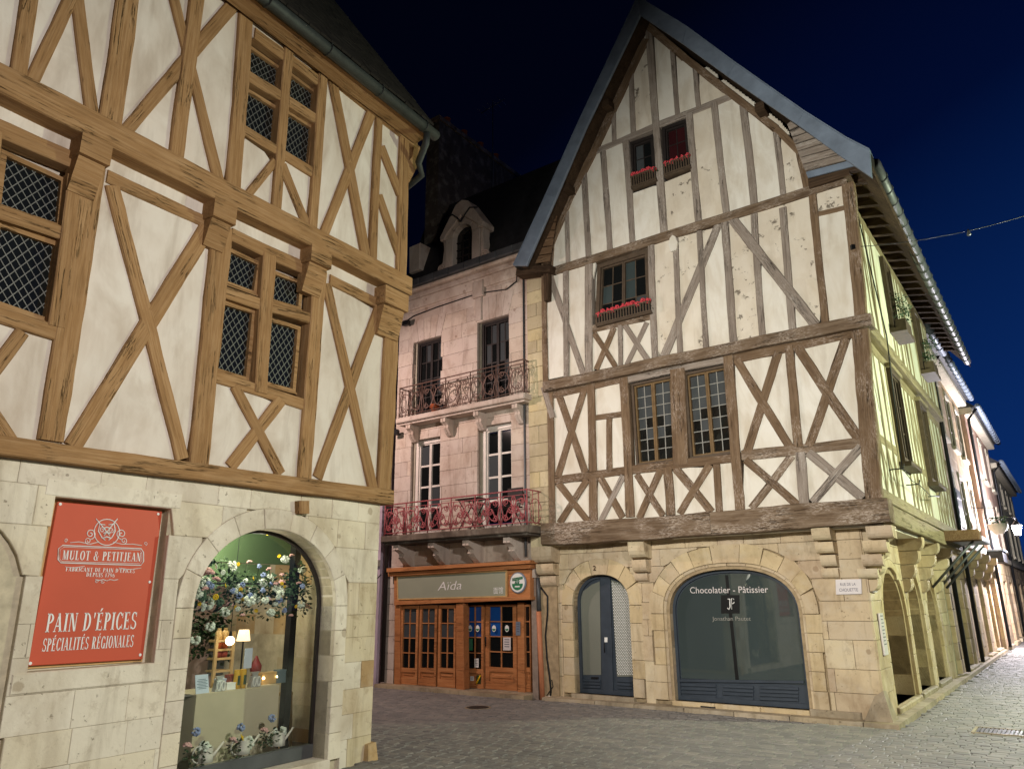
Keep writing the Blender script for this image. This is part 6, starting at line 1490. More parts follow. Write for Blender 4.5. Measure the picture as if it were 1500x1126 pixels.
# mansard, dormer, chimney stack
zm = zcor + .60
MP = [(-3.2, 0), (0, 0)]
def mprism(pts, u0, u1, name, mat): 
    G = Geo(); n = len(pts); V = [(u0, y, z) for y, z in pts] + [(u1, y, z) for y, z in pts]
    G.add(V, [tuple(range(n)), tuple(range(2 * n - 1, n - 1, -1))] + [(i, n + i, n + (i + 1) % n, (i + 1) % n) for i in range(n)]); return G.build(name, mat, ha, HA.mw)
mprism([(.02, zm), (1.1, zm + 2.9), (4.2, zm + 3.5), (6.5, zm)], uA0, uA1 + 2.6, 'roof', 'slate')
wd_ = .05
ql = PA.pxs([(663, 388), (691, 380), (690.5, 345), (663, 350)], wd_); dt = PA.px(679, 328, wd_)[1]
dor = Opening((ql[0][0] + ql[3][0]) / 2, (ql[1][0] + ql[2][0]) / 2, zm + .06, dt - .28, dt, 2.0)
dm = slab(PA, dor.outline(0, 16), wd_ - .3, wd_ - .18, 'dormer_window', 'pane_dark', ha)
for k in range(1, 3): x = dor.uL + (dor.uR - dor.uL) * k / 3; slab(PA, rect(x - .012, x + .012, dor.zb, dor.zs + .1), wd_ - .2, wd_ - .15, 'glazing_bar', 'darkframe', dm)
for k in range(1, 5): z = dor.zb + (dor.zs - dor.zb + .1) * k / 5; slab(PA, rect(dor.uL, dor.uR, z - .012, z + .012), wd_ - .2, wd_ - .152, 'glazing_bar', 'darkframe', dm)
arch_ring(PA, dor, .24, .26, 5, 1, wd_, 'st_a', ha, .4, jit=.003, jamb=False)
for s in (-1, 1):
    e = dor.uL if s < 0 else dor.uR
    slab(PA, [(e, dor.zb), (e + s * .26, dor.zb), (e + s * .26, dor.zs), (e, dor.zs)], wd_ - .5, wd_, 'dormer_jamb', 'st_a', ha, .012)
    f = lambda x: e + s * x
    slab(PA, [(f(.262), dor.zb), (f(.55), dor.zb), (f(.52), dor.zb + .22), (f(.38), dor.zb + .38), (f(.34), dor.zb + .75), (f(.36), dor.zs), (f(.262), dor.zs)], wd_ - .3, wd_ - .03, 'scroll', 'st_a', ha, .02)
    c = (f(.42), dor.zb + .20); line3(PA, spiral(c, .11, .03, 0, 500), wd_ - .02, .025, 'volute', 'st_a', ha, 5)
z = dor.zs
slab(PA, [(dor.uL - .40, z + .005), (dor.uL - .245, z + .005), (dor.uL - .23, z + .10), (dor.c, dor.zt + .27), (dor.uR + .23, z + .10), (dor.uR + .245, z + .005), (dor.uR + .40, z + .005), (dor.uR + .42, z + .12), (dor.c + .2, dor.zt + .62), (dor.c, dor.zt + .70), (dor.c - .2, dor.zt + .62), (dor.uL - .42, z + .12)], wd_ - .4, wd_ + .05, 'pediment', 'st_a', ha, .015)
for s in (-1, 1): line3(PA, [(dor.c + s * .55, dor.zt + .28), (dor.c + s * .3, dor.zt + .36), (dor.c + s * .12, dor.zt + .2), (dor.c, dor.zt + .06)], wd_ + .06, .022, 'garland_relief', 'slate', ha, 5)
G = Geo(); G.hexa([(dor.uL - .3, .26, zm + .05), (dor.uR + .3, .26, zm + .05), (dor.uR + .3, 1.4, zm + .05), (dor.uL - .3, 1.4, zm + .05), (dor.uL - .3, .26, dor.zs + .1), (dor.uR + .3, .26, dor.zs + .1), (dor.uR + .3, 1.6, dor.zs + .1), (dor.uL - .3, 1.6, dor.zs + .1)]); G.prism([(dor.uL - .4, dor.zs + .11), (dor.uR + .4, dor.zs + .11), (dor.c, dor.zt + .6)], .36, 1.8); G.build('dormer_roof', 'slate', ha, HA.mw)
a, b = PA.px(623, 300, -.6), PA.px(641, 300, -.6); ztp = PA.px(632, 182, -.6)[1]
G = Geo(); G.box((a[0], .6, zm - .2), (b[0], 4.6, ztp)); G.build('chimney', 'chimney', ha, HA.mw); G = Geo(); G.box((a[0] - .05, .54, ztp + .004), (b[0] + .05, 4.66, ztp + .14)); G.build('chimney_cap', 'chimney', ha, HA.mw)
for k in range(4): G = Geo(); G.lathe([(.13, 0), (.10, .32), (.12, .34)], 10, ((a[0] + b[0]) / 2, 1.2 + k * .8, ztp + .145)); G.build('chimney_pot', 'terra', ha, HA.mw)
G = Geo(); q = PA.pxs([(599, 400), (615, 394), (615, 355), (599, 362)], -.1); slab(PA, q, -.6, -.1, 'parapet', 'st_a', ha, .02)
# tv aerials behind the roof
for (x, y0, y1) in ((722, 300, 150), (764, 300, 262)):
    P0 = PA.pt(*PA.px(x, y0, -3.0), -3.0); P1 = PA.pt(*PA.px(x, y1, -3.0), -3.0); t = empty('tv_aerial', Matrix.Translation(P0), ('tall thin television aerial standing behind the stone house roof' if x < 740 else 'short television aerial right of the taller one above the dark roof'), 'aerial', 'aerials on the roof')
    wtube('mast', [P0, P1], .018, 'zinc_d', t, 5); d = HA.d
    wtube('boom', [P1 - d * .5 + Vector((0, 0, -.2)), P1 + d * .5 + Vector((0, 0, -.1))], .014, 'zinc', t, 5)
    for k in range(5): c = P1 - d * (.45 - .2 * k) + Vector((0, 0, -.19 + .02 * k)); wtube('element', [c - HA.n * .25, c + HA.n * .25], .010, 'zinc', t, 4)
# french windows
def french(o, dark, rows=3):
    q = rect(o.uL + .05, o.uR, o.zb, o.zt)
    m = ('darkframe', 'darkframe', 'pane_dark', 'darkframe') if dark else ('winwhite', 'winwhite', 'pane_dark', 'winwhite')
    grid_window(PA, q, -.13, ha, 2 if dark else 1, rows, .05 if dark else .09, .03 if dark else .045, m, 2, setback=.06, pane=lambda k, i, j: 'pane_dark' if random.random() < .8 else 'pane_grey')
french(w2a, True, 4); french(w2b, True, 4); french(w1a, False, 4); french(w1b, False, 4)
for o in (w1a, w1b):
    for s in (-1, 1): pass
# balconies
def scroll_bracket(u, z1, proj, h, wd, mat='st_a'):
    pr = [(0, z1), (proj, z1), (proj, z1 - h * .22)] + [(proj * (1 - .30 * t) - proj * .18 * math.sin(math.pi * t), z1 - h * (.22 + .33 * t)) for t in (.25, .5, .75, 1)] + [(proj * (.70 - .45 * t), z1 - h * (.55 + .40 * t) - h * .03 * math.sin(math.pi * t)) for t in (.3, .6, 1)] + [(0, z1 - h)]
    G = Geo(); n = len(pr)
    for a, b, s in ((-wd / 2, -.01, 0), (.01, wd / 2, 0), (-.0099, .0099, .012)):
        V = [(a, -max(0, w - s), z) for w, z in pr] + [(b, -max(0, w - s), z) for w, z in pr]
        G.add(V, [tuple(range(n)), tuple(range(2 * n - 1, n - 1, -1))] + [(i, n + i, n + (i + 1) % n, (i + 1) % n) for i in range(n)])
    G.build('bracket', mat, ha, PA.mat(u, 0, 0))
def balcony(u0, u1, zs, th, proj, zr, mat, bays, slabmat, style):
    b = slab(PA, rect(u0, u1, zs - th, zs), .004, proj, 'balcony', slabmat, ha, .02)
    slab(PA, rect(u0 + .06, u1 - .06, zs - th - .05, zs - th - .004), .004, proj - .08, 'slab_moulding', slabmat, b)
    wr = proj - .07; r = .012
    def rod(pts, rr=r, nm='rail', n=5): return wtube(nm, pts, rr, mat, b, n)
    F = lambda u, z: PA.pt(u, z, wr)
    a0, a1 = u0 + .06, u1 - .06
    rod([PA.pt(a0, zr, .02), F(a0, zr), F(a1, zr), PA.pt(a1, zr, .02)], .017); rod([PA.pt(a0, zs + .06, .02), F(a0, zs + .06), F(a1, zs + .06), PA.pt(a1, zs + .06, .02)], .012)
    rod([F(a0, zr - .10), F(a1, zr - .10)], .009)
    H = zr - zs
    for i in range(bays + 1):
        u = a0 + (a1 - a0) * i / bays; rod([F(u, zs), F(u, zr)], .015, 'post')
    rod([PA.pt(a0, zs, .03), PA.pt(a0, zr, .03)], .014, 'post'); rod([PA.pt(a1, zs, .03), PA.pt(a1, zr, .03)], .014, 'post')
    def sc(pts, rr=.012): rod([PA.pt(u, z, wr + random.uniform(-.004, .004)) for u, z in pts], rr, 'scroll', 4)
    for i in range(bays):
        ua = a0 + (a1 - a0) * i / bays; ub = a0 + (a1 - a0) * (i + 1) / bays; c = (ua + ub) / 2; wd = ub - ua; zb = zs + .06; zt = zr - .10; h = zt - zb
        for s in (-1, 1):
            # big C scrolls back to back, smaller ones above and below
            k = wd * .25
            sc([(c + s * k + s * k * .9 * math.cos(R_(a)) * (1 - .0 * a), zb + h * .5 + h * .36 * math.sin(R_(a))) for a in range(70, 300, 20)])
            sc(spiral((c + s * k * 1.15, zb + h * .78), h * .13, .02, -90 if s > 0 else 270, (-90 if s > 0 else 270) + s * 520, 14)); sc(spiral((c + s * k * 1.15, zb + h * .20), h * .13, .02, 90, 90 - s * 520, 14))
            sc([(c, zb), (c + s * wd * .07, zb + h * .25), (c + s * wd * .02, zb + h * .5), (c + s * wd * .10, zb + h * .75), (c + s * wd * .03, zt)])
            sc([(c + s * wd * .46, zb), (c + s * wd * .40, zb + h * .33), (c + s * wd * .46, zb + h * .66), (c + s * wd * .38, zt)])
            if style: sc(spiral((c + s * wd * .12, zb + h * .5), h * .16, .02, 90, 90 + s * 600, 16), .012); sc([(c + s * wd * (.1 + .25 * t), zb + h * (.35 + .2 * math.sin(5 * t))) for t in (0, .25, .5, .75, 1)], .012)
        sc([(c, zb), (c, zt)], .008)
    for e in (a0, a1):
        for k in (.33, .66): w_ = .03 + (wr - .03) * k; rod([PA.pt(e, zs + .06, w_), PA.pt(e, zr, w_)], .009, 'scroll', 4)
        rod([PA.pt(e, zs + .06 + .35 * H * (1 + math.sin(a)), .03 + (wr - .03) * (.5 + .35 * math.cos(a))) for a in [2 * math.pi * i / 12 for i in range(13)]], .009, 'scroll', 4)
    return b
pr2, pr1 = .42, .72
b2u0, b2u1 = PA.px(579, 612, pr2)[0], PA.px(768, 578, pr2)[0]; z2s = PA.px(672, 594, pr2)[1]; z2r = PA.px(672, 547, pr2)[1]
balcony(b2u0, b2u1, z2s, .13, pr2, z2r, 'iron', 5, 'st_a', 0)
b1u0, b1u1 = PA.px(557, 788, pr1)[0], PA.px(773, 768, pr1)[0]; z1s = PA.px(672, 776, pr1)[1]; z1r = PA.px(672, 727, pr1)[1]
balcony(b1u0, b1u1, z1s, .15, pr1, z1r, 'iron_pink_lit', 6, 'chimney', 1)
for x in (597, 648, 696, 753): scroll_bracket(PA.px(x, 615, pr2 * .8)[0], z2s - .19, pr2 - .1, .42, .15)
for x in (579, 630, 681, 741): scroll_bracket(PA.px(x, 800, pr1 * .8)[0], z1s - .21, pr1 - .16, .50, .17)
# flower pot on the upper balcony, small table on the lower one
q = PA.px(635, 597, pr2 - .12); t = empty('flower_pot', PA.mat(q[0] - .0, z2s + .001, pr2 - .16), 'orange terracotta pot standing on the upper balcony', 'pot')
G = Geo(); G.lathe([(.07, 0), (.10, .17), (.11, .17), (.11, .2), (.09, .2), (.085, .16)], 12); G.build('body', 'terra', t, W[t], True)
G = Geo(); G.tube([(.115 * math.cos(a), .115 * math.sin(a), .13) for a in [2 * math.pi * i / 12 for i in range(12)]], .012, 5, True); G.build('band', 'terra', t, W[t])
t = empty('flower_pot', PA.mat(q[0] + .28, z2s + .001, pr2 - .16), 'dark pot with a small plant right of the orange pot on the upper balcony', 'pot'); G = Geo(); G.lathe([(.06, 0), (.08, .15), (.07, .15)], 10); G.build('body', 'black', t, W[t], True)
for k in range(4): flower(t, 'leaves', 'leaf', PA.pt(q[0] + .28, z2s + .2, pr2 - .16), .08, 'leaf_spray')
t = empty('cafe_table', PA.mat(PA.px(690, 760, .4)[0], z1s + .001, .36), 'small dark folding table standing on the lower balcony', 'table')
G = Geo(); G.box((-.32, -.22, .68), (.32, .22, .705)); G.build('tabletop', 'darkframe', t, W[t])
for s in (-1, 1): G = Geo(); G.tube([(-.25, s * .18, .68), (.25, s * .18, 0)], .013, 5); G.tube([(.25, s * .18, .68), (-.25, s * .18, 0)], .013, 5); G.build('leg', 'darkframe', t, W[t])
t = empty('folding_chair', PA.mat(PA.px(745, 745, .4)[0], z1s + .001, .36), 'dark folding chair at the right end of the lower balcony', 'chair')
G = Geo(); G.box((-.2, -.2, .43), (.2, .2, .455)); G.build('seat', 'darkframe', t, W[t]); G = Geo(); G.box((-.2, .2, .62), (.2, .23, .88)); G.build('backrest', 'darkframe', t, W[t])
for s in (-1, 1): G = Geo(); G.tube([(s * .19, -.2, 0), (s * .19, .2, .62)], .012, 5); G.tube([(s * .19, .2, 0), (s * .19, -.15, .44)], .012, 5); G.build('leg', 'darkframe', t, W[t])
# ---- varnished shopfront
uS0, uS1 = shopA.uL, shopA.uR; WS = .08
def sp(pts, w0, w1, nm, mat='shopwood', par=None, ch=.006): return slab(PA, PA.pxs(pts, w1), w0, w1, nm, mat, par or ha, ch)
sp([(566, 832), (776.5, 820), (776.5, 825), (566, 838)], -.1, WS + .18, 'shop_cornice'); sp([(568, 838.5), (776.5, 825.5), (776.5, 832), (568, 844)], -.1, WS + .10, 'shop_cornice')
sp([(577, 844), (776.5, 832.5), (776.5, 876.5), (577, 884)], -.12, WS, 'fascia'); sp([(577, 880), (776.5, 873), (776.5, 878), (577, 886)], -.12, WS + .05, 'fascia_moulding')
core(PA, uS0, uS1, .0, shopA.zt, -1.9, -1.6, 'dwall', ha, 'shop_back'); face_A = lambda nm, V, mat: obj(nm, V, [(0, 1, 2, 3)], mat, ha, HA.mw)
face_A('shop_floor', [(uS0, .0, .071), (uS1, .0, .071), (uS1, 1.6, .071), (uS0, 1.6, .071)], 'floor_in'); face_A('shop_ceiling', [(uS0, .1, shopA.zt - .002), (uS1, .1, shopA.zt - .002), (uS1, 1.6, shopA.zt - .002), (uS0, 1.6, shopA.zt - .002)], 'darkwood')
zbA = .08
def zpx(x, y, w): return PA.px(x, y, w)[1]
def leaf(x0, x1, w, yt, yg0, yg1, cols, rows, nm, pane, handle=False):
    """a glazed leaf: stiles, rails, panes, wooden panel below"""
    xm = (x0 + x1) / 2; a, b = PA.px(x0, 950, w)[0], PA.px(x1, 950, w)[0]; zt_ = zpx(xm, yt, w); g1 = zpx(xm, yg0, w); g0 = zpx(xm, yg1, w); st_ = (b - a) * .12
    G = Geo(); c = (a + b) / 2
    for q in (rect(a, a + st_, zbA, zt_), rect(b - st_, b, zbA, zt_), rect(a + st_, b - st_, g1, zt_), rect(a + st_, b - st_, g0 - .09, g0), rect(a + st_, b - st_, zbA, zbA + .16)): G.prism([(u - c, z) for u, z in q], 0, .06)
    f = G.build(nm, 'shopwood', ha, PA.mat(c, 0, w))
    slab(PA, rect(a + st_, b - st_, zbA + .16, g0 - .09), w - .05, w - .028, 'panel', 'shopwood', f); slab(PA, rect(a + st_ + .05, b - st_ - .05, zbA + .22, g0 - .15), w - .029, w - .008, 'panel_field', 'shopwood', f, .02)
    bw = .022; ia, ib = a + st_, b - st_
    for i in range(cols):
        for j in range(rows):
            x_0, x_1 = ia + (ib - ia) * i / cols + bw / 2, ia + (ib - ia) * (i + 1) / cols - bw / 2; y0, y1 = g0 + (g1 - g0) * j / rows + bw / 2, g0 + (g1 - g0) * (j + 1) / rows - bw / 2
            slab(PA, rect(x_0, x_1, y0, y1), w - .045, w - .038, 'pane', pane(i, j), f)
    for i in range(1, cols): x = ia + (ib - ia) * i / cols; slab(PA, rect(x - bw / 2, x + bw / 2, g0, g1), w - .05, w - .012, 'glazing_bar', 'shopwood', f)
    for j in range(1, rows): z = g0 + (g1 - g0) * j / rows; slab(PA, rect(ia, ib, z - bw / 2, z + bw / 2), w - .05, w - .013, 'glazing_bar', 'shopwood', f)
    if handle: wtube('handle', [PA.pt(a + .05, .95, w + .04), PA.pt(a + .05, 1.15, w + .05)], .013, 'black', f, 6)
    return f
wl3 = .02
for k, (x0, x1) in enumerate(((586, 611.5), (613.5, 639), (641.5, 667.5))):
    f = leaf(x0, x1, wl3, 886, 891, 978, 2, 4, 'casement', lambda i, j: random.choice(('pane_grey', 'pane_dark', 'pane_grey')) if j > 1 else 'pane_dark')
sp([(578, 886), (586, 886), (586, 1014), (577, 1013)], -.1, WS - .02, 'shop_post'); sp([(667.8, 884), (678.5, 883), (680, 1019), (667.8, 1018)], -.1, WS, 'shop_post')
wd2 = -.20
leaf(682, 708, wd2, 886, 888, 979, 2, 4, 'side_light', lambda i, j: 'pane_blue' if j > 1 else 'pane_dark')
leaf(711, 757, wd2 - .04, 885, 888, 977, 2, 4, 'door', lambda i, j: ('pane_blue' if (i == 0 and j > 1) else 'pane_dark'), True)
sp([(757.5, 882), (767, 882), (769, 1020), (758, 1020)], wd2 - .1, wd2 + .02, 'shop_post'); leaf(767.5, 777, wd2 - .02, 885, 888, 977, 1, 4, 'side_light', lambda i, j: 'pane_dark')
slab(PA, rect(uS0, uS1, .0, .075), -1.0, .02, 'threshold', 'kerb', ha, .01)
# notices on the glass
def notice(x0, x1, y0, y1, w, nm, lab, cat, mat='white', extra=None):
    q = PA.pxs([(x0, y1), (x1, y1), (x1, y0), (x0, y0)], w); c = (sum(p[0] for p in q) / 4, sum(p[1] for p in q) / 4); t = empty(nm, PA.mat(c[0], c[1], w), lab, cat, 'notices on the wooden shopfront'); slab(PA, q, w - .006, w, 'sheet', mat, t)
    if extra: extra(t, c, q, w)
    return t
def lines(t, c, q, w):
    G = Geo(); wd = q[1][0] - q[0][0]; h = q[2][1] - q[1][1]
    for k in range(4): z = c[1] + h * (.3 - .18 * k); G.add([(c[0] - wd * .32, -w - .002, z), (c[0] + wd * .32, -w - .002, z), (c[0] + wd * .32, -w - .002, z + h * .06), (c[0] - wd * .32, -w - .002, z + h * .06)], [(0, 1, 2, 3)])
    tag(G.build('print', 'plaque_txt', t, PA.mat(0, 0, 0)), kind='stuff')
notice(737, 748, 933, 952, wd2 - .02, 'menu_sheet', 'white menu sheet on the right pane of the wooden door', 'notice', 'plaque', lines); notice(695, 701, 964, 977, wd2 + .01, 'menu_sheet', 'small white sheet low in the glass left of the wooden door', 'notice', 'white', lines)
notice(685, 692, 935, 952, wd2 + .01, 'paper_notice', 'green notice in the glass left of the wooden door', 'notice', 'green', lines); notice(689, 694, 990, 996.5, wd2 + .01, 'sticker', 'small white sticker on the wooden panel left of the door', 'sticker', 'white', lines)
def slash(t, c, q, w): line3(PA, [q[0], q[2]], w + .004, .02, 'stripe', 'f_yellow', t, 4)
notice(698, 704, 988.5, 1001, wd2 + .01, 'sticker', 'green sticker with a yellow slash on the panel left of the door', 'sticker', 'leaf', slash)
notice(755.5, 762, 910, 930, wd2 + .04, 'intercom', 'pale metal intercom plate on the wooden post right of the door', 'intercom', 'zinc', lines)
for i, (x, y, w, lab) in enumerate(((688.5, 920, wd2 + .01, 'leftmost round shop sticker in the glass beside the door'), (699.5, 920, wd2 + .01, 'round shop sticker second from the left beside the door'), (723.5, 920, wd2 - .03, 'round shop sticker on the blue pane of the door'), (742.5, 920, wd2 - .03, 'round shop sticker on the dark right pane of the door'))):
    p = PA.px(x, y, w); t = empty('round_sticker', PA.mat(p[0], p[1], w), lab, 'sticker', 'round stickers on the wooden shopfront')
    slab(PA, [(p[0] + .055 * math.cos(a), p[1] + .07 * math.sin(a)) for a in [2 * math.pi * k / 16 for k in range(16)]], w - .004, w, 'disc', 'white', t); slab(PA, [(p[0] + .045 * math.cos(a), p[1] - .005 + .045 * math.sin(a)) for a in [math.pi + math.pi * k / 8 for k in range(9)]], w, w + .003, 'bowl', 'green', t)
p = PA.px(690, 927, wd2 - .3); t = empty('spot_lamp', PA.mat(p[0], p[1], wd2 - .3), 'tiny yellow light glowing behind the glass beside the wooden door', 'lamp'); G = Geo(); G.ball((0, 0, 0), .03); G.build('bulb', 'yglow', t, W[t]); G = Geo(); G.tube([(0, 0, .03), (0, 0, shopA.zt - p[1])], .006, 4); G.build('flex', 'black', t, W[t])
for k, (x, col) in enumerate(((655, 'signred'), (662, 'redbox'), (629, 'paper'), (621, 'redpot'))):
    p = PA.px(x, 972, -.35); t = empty('menu_stack', PA.mat(p[0], .075, -.40), ('red chair back leaning behind the third glazed leaf', 'dark red chair back beside the red one behind the third leaf', 'pale stack of paper behind the second glazed leaf', 'deep red box behind the second glazed leaf')[k], ('chair', 'chair', 'papers', 'box')[k])
    G = Geo(); G.hexa([(-.11, 0, .0), (.11, 0, 0), (.11, .05, 0), (-.11, .05, 0), (-.08, .12, .98), (.08, .12, .98), (.08, .17, .98), (-.08, .17, .98)]); G.build('back', col, t, W[t]); G = Geo(); G.box((-.12, .06, .45), (.12, .4, .49)); G.build('seat', col, t, W[t])
# sign board and round sign
q = PA.pxs([(582.8, 845), (741, 836.5), (741, 872), (583.8, 876.5)], WS + .03); c = (sum(p[0] for p in q) / 4, sum(p[1] for p in q) / 4)
t = empty('shop_sign', PA.mat(c[0], c[1], WS + .03), 'long sage green sign board with white script lettering over the wooden shopfront', 'sign')
slab(PA, q, WS + .004, WS + .030, 'board', 'signgreen', t); n = 4
G = Geo(); qi = q if area2(q) > 0 else q[::-1]; qo = inset(qi, -.028)
for i in range(4): j = (i + 1) % 4; G.hexa([(qo[i][0], -WS - .045, qo[i][1]), (qo[j][0], -WS - .045, qo[j][1]), (qo[j][0], -WS - .004, qo[j][1]), (qo[i][0], -WS - .004, qo[i][1]), (qi[i][0], -WS - .045, qi[i][1]), (qi[j][0], -WS - .045, qi[j][1]), (qi[j][0], -WS - .004, qi[j][1]), (qi[i][0], -WS - .004, qi[i][1])])
G.build('trim', 'signtrim', t, PA.mat(0, 0, 0))
text(PA, 'Aïda', (641, 864.5), (676, 862.5), 13, WS + .034, 'white', t, shear=.22, bold=-.004)
text(PA, '面馆', (723, 868.8), (737, 868), 8.6, WS + .034, 'white', t, cap=.80)
p = PA.px(758.4, 853, WS + .03); t = empty('round_sign', PA.mat(p[0], p[1], WS + .03), 'round white sign with a green noodle bowl right of the sage green board', 'sign'); E_ = lambda rx_, rz_, a0=0, a1=2 * math.pi, n=28: [(p[0] + rx_ * math.cos(a0 + (a1 - a0) * k / n), p[1] + rz_ * math.sin(a0 + (a1 - a0) * k / n)) for k in range(n if a1 - a0 > 6 else n + 1)]
rr = abs(PA.px(770.3, 853, WS)[0] - PA.px(746.5, 853, WS)[0]) / 2; rz_ = rr * 1.02
slab(PA, E_(rr, rz_), WS + .004, WS + .035, 'disc', 'zinc', t, .01); slab(PA, E_(rr * .88, rz_ * .88), WS + .036, WS + .042, 'face', 'white', t)
slab(PA, [(u, z - .02) for u, z in E_(rr * .66, rz_ * .62, math.pi, 2 * math.pi)], WS + .0421, WS + .047, 'bowl', 'green', t)
for a in (0, 1): line3(PA, [(p[0] - rr * .62, p[1] + rz_ * (.22 + .16 * a)), (p[0] + rr * .66, p[1] + rz_ * (.40 + .12 * a))], WS + .05, .012, 'chopstick', 'green', t, 4)
for a in (-.25, -.05, .15): line3(PA, [(p[0] + rr * a, p[1] + rz_ * .30), (p[0] + rr * (a + .05), p[1] + rz_ * .1), (p[0] + rr * (a - .03), p[1] - .02)], WS + .05, .012, 'noodle', 'green', t, 4)
slab(PA, rect(p[0] - rr * .3, p[0] + rr * .3, p[1] - rz_ * .42, p[1] - rz_ * .30), WS + .0471, WS + .050, 'lettering', 'white', t)
# floodlights and pipe at the left edge
for x, y, lab in ((596, 474, 'small dark floodlight on the stone wall left of the upper dark window'), (580, 634, 'small dark floodlight on the stone wall below the upper balcony')):
    p = PA.px(x, y, .15); t = empty('floodlight', PA.mat(p[0], p[1], .15), lab, 'lamp', 'floodlights on the stone house'); G = Geo(); G.hexa([(-.11, -.08, -.06), (.11, -.08, -.06), (.09, .04, -.05), (-.09, .04, -.05), (-.11, -.06, .08), (.11, -.06, .08), (.09, .04, .06), (-.09, .04, .06)]); G.build('housing', 'black', t, W[t]); G = Geo(); G.box((-.02, .04, -.03), (.02, .15, .0)); G.build('arm', 'black', t, W[t])
cab = empty('facade_cable', PA.mat(uA0, 9, .03), 'thin dark cable running along the stone house under the cornice', 'cable')
wtube('cable', [PA.pt(*PA.px(x, y, .03), .04) for x, y in ((596, 470), (606, 463), (640, 450), (700, 430), (742, 424), (757, 412), (758, 398))], .016, 'black', cab, 5)
wtube('downpipe', [PA.pt(uA0 - .06, .1, .1), PA.pt(uA0 - .06, zcor + .5, .1)], .05, 'darkframe', ha, 8)
wtube('downpipe', [PA.pt(uA1 - .15, z1s - .6, .1), PA.pt(uA1 - .15, z1s - .1, .1), PA.pt(uA1 - .1, zcor, .1)], .03, 'zinc_d', ha, 6)
# lilac neighbour at the end of the lane
hn = empty('lilac_house', PA.mat(-8, 0, .1), 'sliver of a lilac rendered house between the ochre corner house and the stone house', 'house')
slab(PA, rect(-11, uA0 - .26, -.05, 8.2), -4, .12, 'wall', 'pl_lilac', hn); slab(PA, rect(-11, uA0 - .26, 2.75, 2.9), .12, .2, 'band', 'st_a', hn); slab(PA, rect(-6.6, -5.8, .1, 2.3), .1, .14, 'door', 'darkframe', hn)
slab(PA, [(-11, 8.21), (uA0 - .26, 8.21), (uA0 - .26, 8.4), (-11, 8.4)], -4, .3, 'roof', 'slate', hn)
wtube('sign_bracket', [PA.pt(uA0 - .35, 2.55, .13), PA.pt(uA0 - .3, 2.2, .5), PA.pt(uA0 - .2, 2.55, .13)], .014, 'black', hn, 4)
p = (uA0 - .42, 1.75); G = Geo(); G.ball((0, 0, 0), .09, 10, 7, (1, .6, 1)); G.build('wall_lamp', 'zinc_d', hn, PA.mat(p[0], p[1], .16), True)

